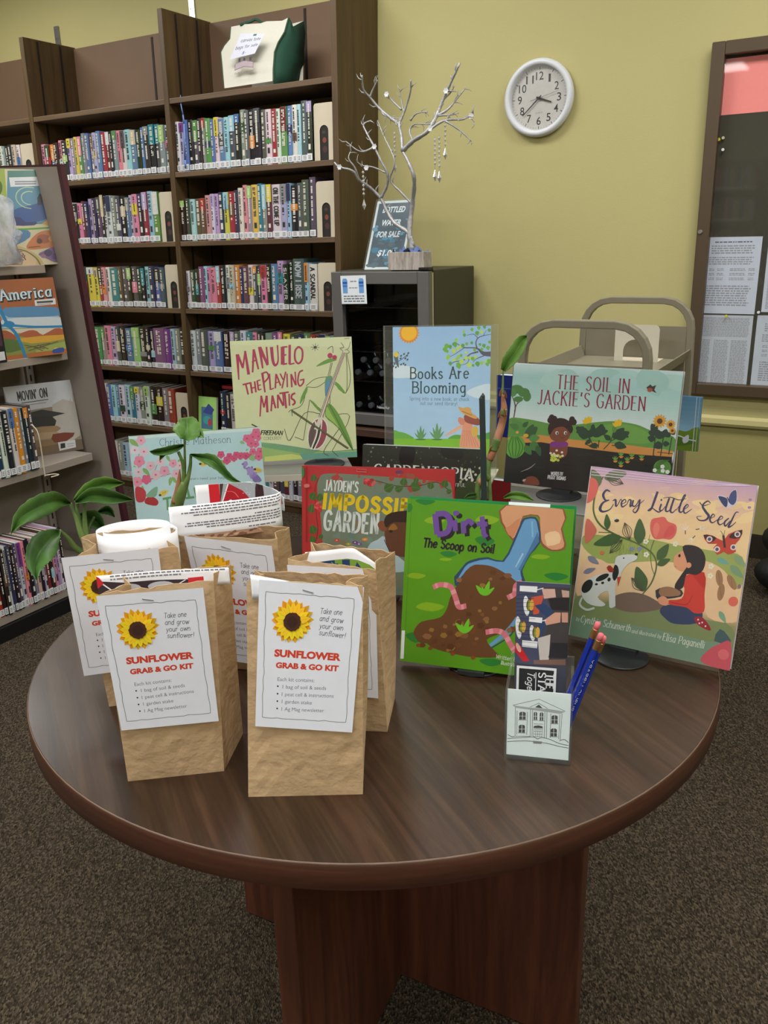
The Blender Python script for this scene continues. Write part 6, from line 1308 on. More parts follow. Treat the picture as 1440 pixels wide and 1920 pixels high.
# --- the soil scoop book (green, open a little) on its easel
def art_dirt(s):
    s.rect(P_(82, 146, 18)); r = random.Random(2); GD = P_(30, 118, 44)
    for x, y, a, b in ((250, 290, 80, 40), (130, 710, 75, 32), (250, 950, 110, 48), (1060, 590, 70, 26), (650, 300, 90, 50), (350, 590, 50, 16), (170, 1400, 120, 20)): s.fill([(x-a, y), (x-a*.3, y-b*.8), (x+a, y-b*.1), (x+a*.2, y+b*.7)], P_(126, 168, 26), 3)
    for x, y, a, b in ((170, 140, 80, 26), (370, 550, 66, 24), (640, 460, 76, 40), (150, 1180, 80, 40), (730, 1370, 90, 30), (1180, 740, 90, 30)): s.fill([(x-a, y-b*.5), (x, y-b), (x+a, y), (x, y+b)], GD, 3)
    s.ell(45, 182, 28, 34, GD)
    # fingers and scoop
    Sk = P_(206, 150, 112); Ol = P_(132, 82, 52)
    s.fill([(780, 190), (1215, 235), (1210, 380), (1243, 500), (1220, 545), (1140, 550), (1080, 520), (1050, 470), (1035, 340), (1025, 285), (920, 290), (900, 380), (850, 465), (770, 350), (745, 290)], Ol, 2); s.fill([(790, 195), (1205, 240), (1198, 385), (1228, 495), (1208, 532), (1142, 538), (1090, 505), (1060, 460), (1044, 330), (1028, 275), (915, 278), (890, 380), (848, 445), (784, 345), (760, 290)], Sk, 2); s.fill([(1085, 420), (1160, 400), (1195, 430), (1195, 490), (1110, 510), (1095, 480)], P_(226, 190, 150), 2); s.fill([(900, 290), (850, 440), (790, 370), (820, 350)], P_(196, 128, 92), 2)
    B0 = P_(36, 66, 96); B1 = P_(98, 150, 196); B2 = P_(66, 112, 156)
    s.fill([(430, 790), (480, 650), (540, 600), (670, 580), (780, 610), (850, 470), (905, 320), (940, 290), (1010, 290), (1040, 350), (1055, 480), (985, 570), (930, 690), (950, 750), (900, 790)], B0, 2); s.fill([(440, 770), (500, 650), (560, 615), (670, 596), (790, 620), (862, 480), (918, 330), (945, 304), (1005, 304), (1028, 360), (1040, 470), (970, 570), (915, 690), (930, 750), (880, 770), (780, 690), (640, 640), (540, 650)], B1, 2); s.fill([(1030, 400), (1045, 475), (975, 575), (920, 690), (900, 680), (960, 560)], B2); s.line([(930, 560), (880, 660)], [14, 8], P_(150, 190, 220), 3); s.line([(985, 320), (995, 440)], 12, P_(124, 172, 212), 3)
    s.fill([(715, 1260), (860, 1160), (910, 1050), (925, 960), (890, 960), (830, 1130), (705, 1240)], B1); s.line([(720, 1268), (870, 1165), (930, 1020)], 10, B0, 3)
    # soil heap
    Dk = P_(98, 60, 34); s.fill([(470, 760), (500, 690), (560, 640), (620, 636), (700, 650), (780, 690), (880, 760), (940, 830), (930, 950), (880, 1060), (800, 1150), (690, 1200), (760, 1290), (780, 1330), (600, 1330), (430, 1300), (290, 1260), (240, 1225), (190, 1220), (150, 1180), (135, 1130), (190, 1060), (330, 1030), (380, 960), (400, 880), (440, 800)], Dk, 3)
    for i in range(46):
        x, y = r.choice([(r.uniform(440, 900), r.uniform(680, 1150)), (r.uniform(200, 640), r.uniform(1060, 1280))]); a = r.uniform(14, 36)
        s.fill([(x+a*math.cos(t)*r.uniform(.7, 1.1), y+a*.8*math.sin(t)*r.uniform(.7, 1.1)) for t in [k*math.pi/3 for k in range(6)]], P_(*r.choice([(120, 78, 48), (84, 46, 26), (134, 92, 58), (110, 62, 34), (140, 104, 46), (92, 52, 28)])))
    for x, y in ((175, 1238), (268, 1262), (440, 1305), (596, 1335)): s.ell(x, y, 17, 14, P_(132, 62, 36))
    Pk = P_(206, 112, 126); Pl = P_(222, 146, 156)
    for q in ([(265, 800), (320, 780), (400, 800), (440, 880), (470, 950), (525, 945)], [(935, 770), (890, 800), (880, 860), (830, 890)], [(680, 1145), (760, 1135), (820, 1160), (870, 1240), (905, 1290)]):
        s.line(q, 40, Pk, 6); sp = spline(q, 6)
        for i in range(2, len(sp)-2, 6): s.line(sp[i:i+3], 40, Pl)
    for x, y in ((660, 860), (520, 1140)):
        for dx, dy in ((-70, -70), (-25, -60), (30, -100), (70, -50), (10, -70)): s.leaf(x, y+10, x+dx, y+dy, .16, P_(104, 186, 40))
    # title with its black drop
    Pu = P_(104, 70, 150); Bk = P_(24, 22, 34)
    let = [[(250, 235), (275, 395)], [(255, 240), (330, 240), (370, 300), (350, 380), (275, 398)], [(405, 290), (415, 375)], [(470, 300), (480, 395)], [(470, 340), (510, 300), (545, 330)], [(610, 270), (630, 400), (650, 430)], [(575, 325), (655, 330)]]
    for off, c in (((26, 22), Bk), ((0, 0), Pu)):
        for i, q in enumerate(let): q = [(x+off[0], y+off[1]) for x, y in q]; s.line(q, 44 if i in (0, 1) else 36, c, 5 if i in (1, 4) else 0)
        s.ell(412+off[0], 238+off[1], 24, 20, c)
    s.text('The Scoop on Soil', 172, 488, 712, 552, 66, Bk, w=.2, track=.16, wob=.05)
    s.text('Written by', 766, 1340, 930, 1366, 30, P_(206, 216, 190), w=.13); s.text('Illustrated', 804, 1385, 930, 1405, 28, P_(206, 216, 190), w=.13)
    s.line([(62, 110), (70, 1340)], 3, P_(66, 120, 16)); s.fill([(38, 1125), (66, 1125), (68, 1340), (40, 1340)], P_(216, 220, 216))
bk3, f3, W3, H3 = table_book('bright green picture book about dirt with a blue scoop, front and centre', [(36, 108), (1290, 244), (1262, 1512), (42, 1356)], 4, 740, 900, TABLE+.0095, 14, .008, art_dirt, spine=P_(82, 146, 18), back=P_(0, 128, 60))
# its back board stands open a little: green, with a white label
ex = (f3.ex*math.cos(R(-5))+Vector((-f3.n.x, -f3.n.y, -f3.n.z))*math.sin(R(5))).normalized(); fb = Frame(f3.at(0, 0, -.0085), ex, f3.ey)
g = MB(); c1 = fb.px(1082, 940); wb = c1[0]; g.box(0, wb, 0, H3+.003, -.002, 0, P_(0, 136, 66)); g.build('open_board', M['cover'], bk3, fb.map(bk3.location))
s = Sheet(.06, .02); s.rect(P_(206, 212, 212)); lines_of_print(s, .015, .05, .004, .016, 3, P_(60, 64, 66), h=.002)
a = fb.px(954, 942); o = s.mb.build('library_label', M['paper'], bk3, (lambda k: lambda p: k(Vector((a[0]+p.x, a[1]-.019+p.y, .0004+p.z))))(fb.map(bk3.location)))
easel('dark easel foot showing below the bright green dirt book', f3, W3, W3*.45, .012, zbase=TABLE+.0003, fwd=-.04)

# --- every little seed
def art_seed(s):
    s.band([(0, P_(116, 136, 112)), (.12, P_(120, 140, 100)), (.24, P_(150, 140, 96)), (.3, P_(224, 190, 150)), (.5, P_(226, 196, 150)), (.62, P_(230, 200, 150)), (.8, P_(232, 196, 152)), (.9, P_(214, 176, 168)), (1, P_(192, 158, 190))])
    r = random.Random(21)
    for i in range(40): x, y = r.uniform(60, 1300), r.uniform(130, 560); s.fill([(x+r.uniform(30, 90)*math.cos(t), y+r.uniform(16, 46)*math.sin(t)) for t in [k*math.pi/3.5 for k in range(7)]], P_(*r.choice([(236, 206, 154), (228, 194, 150), (230, 198, 160)]), ) if y > 250 else P_(*r.choice([(206, 170, 176), (196, 160, 186), (214, 178, 170)])), 3)
    s.fill([(60, 560), (260, 570), (520, 590), (760, 640), (1000, 680), (1240, 730), (1220, 960), (1000, 840), (700, 760), (420, 760), (220, 760), (60, 650)], P_(152, 164, 92), 4); s.fill([(60, 760), (200, 740), (300, 860), (60, 1000)], P_(226, 186, 152), 4)
    for i in range(60): x, y = r.uniform(240, 560), r.uniform(620, 740); s.line([(x, y), (x+r.uniform(-14, 14), y-r.uniform(30, 70))], 5, P_(*r.choice([(140, 156, 80), (164, 170, 100), (128, 146, 76)])))
    s.fill([(940, 760), (1110, 830), (1200, 1000), (1220, 1180), (1000, 1150), (980, 960)], P_(224, 186, 148), 4)
    s.fill([(60, 990), (240, 1040), (330, 990), (420, 970), (520, 985), (640, 1040), (800, 1130), (1000, 1170), (1180, 1230), (1170, 1520), (30, 1260)], P_(124, 136, 92), 3); s.fill([(320, 1000), (420, 972), (520, 984), (620, 1030), (680, 1080), (500, 1110), (340, 1080)], P_(116, 96, 84), 4)
    for q, c in (([(40, 1130), (600, 1220), (1000, 1310), (1180, 1350), (1165, 1510), (40, 1260)], P_(116, 142, 120)),): s.fill(q, c, 2)
    V = P_(66, 62, 96)
    # script title: Every Little Seed
    E = [([(215, 235), (185, 225), (165, 260), (185, 300), (215, 300)], [8, 14, 18, 12, 6]), ([(215, 300), (170, 320), (152, 365), (175, 388), (225, 372), (250, 330)], [6, 14, 20, 14, 8, 5]), ([(240, 305), (262, 300), (268, 345), (282, 335), (300, 295), (312, 310)], [5, 14, 12, 6, 6, 5]), ([(312, 330), (340, 315), (330, 295), (308, 320), (318, 352), (352, 330)], [6, 6, 8, 12, 10, 5]), ([(352, 330), (362, 300), (378, 305), (376, 348), (396, 330)], [5, 8, 12, 12, 5]), ([(396, 300), (392, 340), (415, 345), (440, 300)], [12, 12, 8, 5]), ([(445, 295), (440, 360), (420, 395), (400, 380), (430, 345), (478, 300)], [12, 12, 10, 6, 5, 4]),
         ([(575, 235), (560, 290), (535, 370), (512, 380), (540, 362), (590, 392), (620, 380)], [16, 18, 14, 7, 6, 10, 4]), ([(610, 330), (600, 375), (620, 378), (640, 350)], [12, 12, 8, 4]), ([(668, 285), (645, 370), (662, 388), (690, 360)], [14, 14, 9, 4]), ([(705, 285), (682, 378), (700, 396), (725, 370)], [14, 14, 9, 4]), ([(620, 285), (680, 280), (740, 300), (800, 290)], [3, 6, 6, 3]), ([(725, 380), (770, 310), (790, 265), (775, 275), (748, 370), (762, 395), (785, 375)], [4, 6, 8, 10, 14, 10, 4]), ([(785, 375), (815, 350), (805, 335), (782, 370), (795, 402), (845, 370)], [5, 5, 8, 13, 9, 4]),
         ([(985, 325), (960, 310), (925, 345), (950, 390), (975, 425), (950, 455), (905, 455), (885, 430), (920, 425)], [6, 10, 14, 18, 18, 12, 8, 5, 4]), ([(900, 318), (930, 345), (985, 330)], [6, 8, 3]), ([(985, 445), (1020, 425), (1005, 410), (985, 450), (1005, 475), (1045, 450)], [5, 5, 8, 13, 9, 4]), ([(1045, 460), (1082, 440), (1068, 425), (1046, 462), (1062, 490), (1100, 470)], [5, 5, 8, 13, 9, 4]), ([(1130, 440), (1098, 470), (1105, 500), (1140, 460)], [8, 13, 10, 5]), ([(1205, 395), (1180, 400), (1150, 460), (1128, 505), (1150, 500), (1185, 470)], [4, 8, 13, 14, 8, 4])]
    for q, w in E: s.line(q, [a*1.05 for a in w], V, 6)
    s.ell(608, 300, 7, 8, V)
    # vine
    Gv = P_(86, 104, 60); G2 = P_(72, 96, 58)
    s.line([(150, 120), (110, 230), (105, 380), (170, 490), (300, 565), (440, 620), (560, 690), (605, 780), (580, 900), (520, 985)], [10, 11, 12, 13, 12, 11, 11, 11, 11, 9], Gv, 6); s.line([(575, 600), (555, 680), (570, 790), (595, 850)], 5, Gv, 5); s.line([(160, 540), (260, 545)], 5, Gv)
    for x, y, x1, y1, w, c in ((225, 520, 205, 405, .2, G2), (330, 575, 130, 630, .2, G2), (470, 630, 455, 440, .22, G2), (610, 745, 685, 630, .26, G2), (610, 780, 705, 740, .24, G2), (530, 965, 460, 790, .24, G2), (130, 190, 60, 60, .26, P_(96, 110, 72)), (160, 130, 330, 90, .24, P_(104, 114, 84))): s.leaf(x, y, x1, y1, w, c)
    for x, y, x1, y1 in ((395, 600, 345, 470), (255, 695, 340, 595), (520, 965, 430, 870), (180, 130, 310, 175)):
        for w in (.24, .12, 0.01): s.line([(x, y), ((x+x1)/2-(y1-y)*w, (y+y1)/2+(x1-x)*w), (x1, y1)], 4, P_(80, 78, 66), 6); s.line([(x, y), ((x+x1)/2+(y1-y)*w, (y+y1)/2-(x1-x)*w), (x1, y1)], 4, P_(80, 78, 66), 6)
    Pp = P_(214, 100, 92); s.fill([(575, 590), (540, 520), (545, 450), (590, 435), (640, 430), (670, 465), (730, 490), (735, 550), (700, 595), (640, 590)], Pp, 3); s.fill([(580, 580), (560, 520), (580, 470), (610, 500), (600, 560)], P_(224, 122, 108), 3); s.fill([(640, 580), (680, 500), (720, 510), (715, 560)], P_(206, 86, 84), 3)
    s.fill([(15, 300), (40, 150), (80, 130), (120, 180), (110, 270), (60, 320)], Pp, 3); s.fill([(60, 440), (130, 500), (140, 550), (70, 620)], P_(206, 110, 96), 3)
    # dog
    Wt = P_(204, 206, 204); Kd = P_(44, 42, 44)
    s.fill([(300, 760), (310, 720), (360, 705), (430, 705), (460, 720), (450, 745), (400, 770), (360, 820), (340, 870), (320, 920), (330, 1040), (330, 1065), (290, 1070), (270, 960), (200, 1000), (260, 1050), (220, 1065), (130, 1040), (80, 970), (100, 890), (180, 850), (290, 820)], Wt, 3); s.line([(90, 1000), (80, 1050), (130, 1085), (185, 1075)], 14, Wt, 5); s.fill([(300, 780), (325, 790), (335, 840), (310, 890), (290, 850)], Kd, 3); s.ell(118, 925, 34, 50, Kd, 30); s.ell(220, 865, 50, 20, Kd, -25); s.ell(270, 880, 12, 14, Kd); s.ell(182, 912, 11, 8, Kd); s.ell(226, 903, 11, 9, Kd); s.ell(452, 703, 12, 9, Kd); s.ell(362, 730, 6, 5, Kd); s.fill([(325, 865), (355, 860), (340, 930)], P_(190, 74, 58)); s.fill([(245, 795), (270, 780), (300, 820), (270, 830)], P_(160, 52, 44), 2)
    # kneeling child
    Sk = P_(214, 150, 116); Hr = P_(52, 46, 48); Rd = P_(200, 66, 56)
    s.fill([(650, 1100), (700, 1060), (860, 1080), (960, 1120), (920, 1190), (760, 1190), (690, 1150)], P_(58, 66, 96), 3); s.fill([(900, 1150), (960, 1150), (1020, 1220), (1010, 1240), (930, 1200)], P_(150, 44, 56), 3)
    for x, y in ((930, 1165), (960, 1185), (985, 1210), (940, 1190)): s.ell(x, y, 6, 6, P_(224, 206, 206))
    s.fill([(800, 870), (960, 840), (968, 1000), (970, 1110), (900, 1120), (840, 1080), (720, 1060), (700, 1030), (800, 1020), (820, 950)], Rd, 3); s.fill([(880, 850), (960, 838), (968, 950), (900, 890)], P_(186, 54, 48), 3); s.line([(730, 1045), (840, 1060), (880, 1000)], 6, P_(168, 48, 42), 4)
    s.fill([(735, 720), (770, 690), (830, 680), (850, 780), (800, 830), (740, 800), (730, 760)], Sk, 3); s.fill([(790, 650), (860, 640), (930, 670), (965, 740), (950, 820), (900, 855), (830, 850), (810, 940), (760, 960), (750, 920), (800, 840), (830, 790), (820, 740)], Hr, 3); s.ell(842, 785, 20, 20, Sk); s.ell(770, 716, 9, 12, P_(30, 26, 26)); s.line([(740, 790), (752, 798)], 4, P_(150, 80, 66)); s.fill([(610, 960), (690, 940), (800, 960), (800, 1005), (700, 1020), (640, 1040)], P_(60, 56, 60), 2); s.fill([(640, 950), (680, 935), (730, 940), (790, 970), (780, 1000), (650, 1000)], P_(150, 112, 84), 2); s.fill([(630, 1020), (670, 1000), (710, 1030), (700, 1065), (650, 1055)], Sk, 3)
    # butterflies, seeds and small marks
    s.fill([(1035, 270), (1085, 270), (1115, 290), (1140, 240), (1180, 220), (1190, 300), (1170, 345), (1115, 362), (1075, 340)], P_(206, 200, 216), 3); s.fill([(1042, 275), (1085, 278), (1115, 300), (1110, 355), (1080, 338)], P_(58, 66, 104), 3); s.fill([(1122, 298), (1140, 245), (1178, 226), (1184, 300), (1160, 340), (1130, 325)], P_(70, 80, 124), 3); s.line([(1112, 280), (1130, 320)], 7, P_(40, 42, 66))
    s.fill([(940, 565), (1010, 570), (1090, 610), (1130, 560), (1235, 528), (1215, 600), (1180, 640), (1190, 690), (1130, 710), (1100, 690), (1050, 712), (1020, 660), (1050, 630), (980, 630)], P_(190, 70, 56), 2); s.fill([(940, 566), (1000, 570), (1040, 590), (990, 625)], P_(64, 44, 46), 2); s.fill([(1235, 528), (1150, 560), (1140, 590), (1215, 590)], P_(64, 44, 46), 2)
    for x, y in ((988, 597), (1198, 562), (1170, 658), (1048, 672)): s.ell(x, y, 23, 22, P_(224, 206, 200)); s.ell(x, y, 13, 13, P_(80, 84, 110))
    s.line([(1092, 570), (1106, 660)], 17, P_(70, 50, 50)); s.line([(1092, 570), (1070, 535)], 3, P_(70, 50, 50)); s.line([(1096, 570), (1102, 530)], 3, P_(70, 50, 50))
    for x, y, a in ((1072, 880, -30), (1165, 910, 55), (1088, 978, -12)): s.ell(x, y, 26, 60, P_(156, 118, 84), a+20 if a < 0 else -30); s.line([(x-8, y-40), (x+6, y+40)], 3, P_(120, 88, 62))
    for x, y, x1, y1 in ((805, 560, 800, 500), (880, 525, 940, 515), (880, 570, 840, 610)):
        s.line([(x, y), ((x+x1)/2, (y+y1)/2)], 7, P_(90, 76, 60))
        for a in range(7): s.line([((x+x1)/2, (y+y1)/2), (x1+26*math.cos(a), y1+22*math.sin(a))], 3, P_(232, 226, 214))
    for x, y in ((515, 610), (525, 705), (1008, 795), (1005, 862), (735, 630)):
        for a in range(5): s.ell(x+13*math.cos(a*1.257), y+13*math.sin(a*1.257), 9, 8, P_(222, 222, 196))
    for x, y in ((415, 665), (472, 665)):
        for a in range(5): s.ell(x+11*math.cos(a*1.257), y+11*math.sin(a*1.257), 8, 7, P_(120, 136, 170))
    for x, y, x1, y1, c in ((100, 715, 185, 770, (124, 126, 146)), (80, 830, 165, 800, (124, 126, 146)), (1150, 790, 1250, 880, (120, 150, 116)), (1180, 720, 1270, 800, (130, 158, 120)), (1080, 1110, 1130, 1190, (120, 160, 130)), (1050, 740, 1140, 780, (110, 160, 150))): s.leaf(x, y, x1, y1, .2, P_(*c))
    s.ell(1180, 1045, 36, 34, P_(214, 104, 88)); s.ell(1222, 940, 12, 16, P_(140, 96, 130)); s.ell(200, 690, 16, 14, P_(206, 110, 80)); s.ell(285, 455, 18, 12, P_(60, 56, 50)); s.ell(272, 440, 10, 8, P_(200, 206, 210))
    s.fill([(1050, 1310), (1090, 1230), (1150, 1280), (1170, 1330)], P_(70, 92, 96), 2); s.fill([(960, 1440), (1010, 1370), (1090, 1330), (1170, 1320), (1165, 1510), (1080, 1490)], P_(196, 84, 96), 3); s.ell(1120, 1400, 40, 34, P_(214, 106, 112), 20)
    for x in (1290, 1285): s.ell(x, 300+60*(x == 1285), 14, 10, P_(150, 130, 184))
    for k in range(3): s.line([(60, 60+k*22), (400, 100+k*20), (900, 160+k*12), (1290, 190)], 5, P_(222, 200, 226), 4)  # pale curves along the top: jacket film reflections put into the print
    Tw = P_(206, 212, 196); s.text('by', 64, 1156, 88, 1160, 22, Tw, w=.1, serif=.08); s.text('Cynthia Schumerth', 96, 1168, 452, 1238, 46, Tw, w=.11, thin=.06, serif=.1); s.text('and illustrated by', 462, 1244, 672, 1286, 26, Tw, w=.11, thin=.07, serif=.08); s.text('Elisa Paganelli', 684, 1298, 980, 1358, 48, Tw, w=.11, thin=.06, serif=.1)
bk4, f4, W4, H4 = table_book('pastel seed picture book with a child and dog, at the right table edge', [(55, 38), (1345, 190), (1166, 1507), (28, 1252)], 3.789, 1060, 860, TABLE+.012, 15, .016, art_seed, spine=P_(206, 196, 206), back=P_(214, 206, 214))
easel('dark round easel foot under the pastel seed book', f4, W4, W4*.36, .016, zbase=TABLE+.0003, fwd=.012, r=.042)

# --- impossible garden (red border) and the dark garden photograph book
def art_impossible(s):
    s.rect(P_(176, 44, 48)); r = random.Random(9)
    s.fill([(190, 300), (260, 262), (560, 285), (900, 320), (1100, 350), (1190, 400), (1190, 900), (1160, 1180), (240, 1180), (190, 1000), (215, 700), (180, 420)], P_(110, 124, 106), 4)
    for i in range(160):
        x, y = r.uniform(190, 1190), r.uniform(280, 1150); a = r.uniform(10, 34); edge = min(x-170, 1210-x, y-250-(x-200)*.09) < 80
        s.fill([(x+a*math.cos(t)*r.uniform(.6, 1.2), y+a*math.sin(t)*r.uniform(.6, 1.2)) for t in [k*math.pi/3 for k in range(6)]], P_(*(r.choice([(150, 78, 62), (132, 96, 76), (164, 62, 56)]) if edge else r.choice([(104, 130, 118), (120, 120, 98), (96, 122, 112), (128, 112, 88), (112, 134, 120)]))))
    s.base = 60
    G = P_(62, 96, 44); G2 = P_(96, 132, 62)
    s.line([(190, 290), (160, 380), (170, 560), (185, 680), (170, 780)], 4, P_(60, 44, 36), 5); s.line([(540, 310), (640, 330), (800, 372), (960, 370), (1080, 350), (1180, 420)], 5, P_(60, 44, 36), 5)
    for x, y, x1, y1 in ((150, 320, 152, 262), (130, 460, 160, 400), (190, 470, 205, 410), (130, 560, 140, 490), (160, 720, 135, 650), (150, 790, 140, 730), (200, 760, 215, 720), (690, 400, 760, 362), (830, 370, 840, 306), (770, 400, 830, 380), (910, 400, 930, 330), (920, 350, 935, 308), (890, 380, 960, 392), (1030, 400, 1040, 345), (1130, 390, 1145, 330), (1150, 425, 1190, 415)): 
        s.leaf(x, y, x1, y1, .42, G); s.line([(x, y), (x1, y1)], 2.5, G2)
    for cx_, cy_, n in ((580, 338, 20), (186, 520, 16)):
        for k in range(n): s.ell(cx_+r.uniform(-46, 46)*(1 if n == 20 else .5), cy_+r.uniform(-24, 24)*(1 if n == 20 else 1.9), 13, 10, P_(*r.choice([(196, 50, 58), (170, 34, 44), (214, 84, 84)])), r.uniform(0, 90))
    Wt = P_(206, 214, 210); Y = P_(220, 190, 32)
    s.text("JAYDEN'S", 232, 388, 488, 410, 78, Wt, w=.15, thin=.12, wob=.03, serif=0, track=.3)
    s.text('IMPOSSIBLE', 228, 524, 1052, 602, 106, Y, w=.27, track=.3); s.text('GARDEN', 232, 690, 640, 722, 144, Wt, w=.15, thin=.13, wob=.03, track=.34)
    # boy at the lower right
    s.fill([(570, 820), (640, 770), (700, 750), (800, 900), (900, 1000), (560, 1000)], P_(170, 190, 196), 3); s.fill([(700, 640), (760, 600), (900, 600), (900, 880), (760, 880), (700, 780)], P_(96, 58, 38), 3); s.fill([(640, 660), (660, 630), (700, 640), (710, 700), (670, 705)], P_(124, 72, 48), 3); s.fill([(690, 620), (740, 570), (900, 560), (900, 640), (760, 640), (705, 680)], P_(46, 30, 28), 3); s.fill([(720, 690), (760, 650), (790, 690), (740, 700)], P_(150, 98, 44), 3); s.ell(740, 708, 14, 10, P_(40, 28, 24)); s.line([(690, 770), (740, 880)], 5, P_(40, 40, 44), 3)
    for x, y, c in ((330, 770, (196, 60, 80)), (470, 788, (88, 62, 150)), (545, 766, (214, 130, 70)), (500, 800, (110, 70, 160)), (420, 800, (150, 150, 60))): s.ell(x, y, 22, 12, P_(*c)); s.ell(x, y, 7, 5, P_(220, 190, 80))
    s.line([(95, 195), (98, 780)], 6, P_(140, 30, 36)); s.ell(60, 245, 20, 44, P_(40, 130, 66)); s.fill([(80, 338), (118, 338), (118, 362), (80, 362)], P_(206, 110, 104), 2); s.line([(482, 232), (555, 238), (555, 258), (482, 252), (482, 232)], 3, P_(206, 120, 116)); s.ell(800, 266, 30, 13, P_(104, 52, 96))
bk5, f5, W5, H5 = table_book('red bordered garden picture book with yellow and white title, behind the kit bags', [(60, 194), (1212, 262), (1192, 1208), (72, 1140)], 4, 550, 820, TABLE+.012, 10, .012, art_impossible, spine=P_(164, 40, 46))
easel('dark easel under the red bordered book, hidden by the bags', f5, W5, W5*.5, .012, zbase=TABLE+.0003, fwd=-.01, r=.04)
def art_dark(s):
    s.rect(P_(44, 50, 42)); r = random.Random(10)
    for i in range(420):
        x, y = r.uniform(510, 1390), r.uniform(60, 900); a = r.uniform(5, 13)
        if y > 440 and r.random() < .6: continue
        left = x < 770; s.leaf(x, y, x+a*r.uniform(-1.4, 1.4), y+a*r.uniform(.3, 1.6), .4, P_(*(r.choice([(104, 114, 104), (126, 134, 126), (62, 72, 62), (84, 94, 82)]) if left else r.choice([(58, 70, 54), (84, 98, 74), (40, 48, 38), (66, 82, 60), (110, 122, 96)]))))
    s.fill([(800, 70), (900, 80), (880, 200), (790, 190)], P_(26, 28, 26), 3); s.fill([(1100, 90), (1250, 110), (1240, 170), (1120, 150)], P_(36, 38, 36), 3)
    for i in range(26): s.ell(r.uniform(1240, 1385), r.uniform(215, 400), 10, 9, P_(*r.choice([(190, 196, 170), (160, 172, 130), (206, 208, 190)])))
    s.fill([(1220, 360), (1390, 360), (1390, 600), (1200, 600)], P_(62, 76, 50), 2); s.base = 40
    Wt = P_(212, 214, 208); s.text('GARDENTOPIA', 598, 270, 1330, 318, 78, Wt, w=.17, thin=.06, serif=.12, track=.26); s.text('BEAUTIFUL', 1120, 366, 1280, 374, 24, P_(196, 200, 190), w=.14, thin=.1, serif=.08); s.line([(515, 40), (1385, 94)], 9, P_(206, 210, 208))
bk6, f6, W6, H6 = table_book('dark garden photograph book with a white serif title, behind the red book', [(512, 42), (1388, 98), (1372, 992), (508, 920)], 4, 550, 820, TABLE+.012, 10, .018, art_dark, name='photo_book', spine=P_(44, 48, 44), back=P_(196, 200, 200))
easel('dark easel under the dark garden photograph book', f6, W6, W6*.5, .018, zbase=TABLE+.0003, fwd=-.01, r=.04)

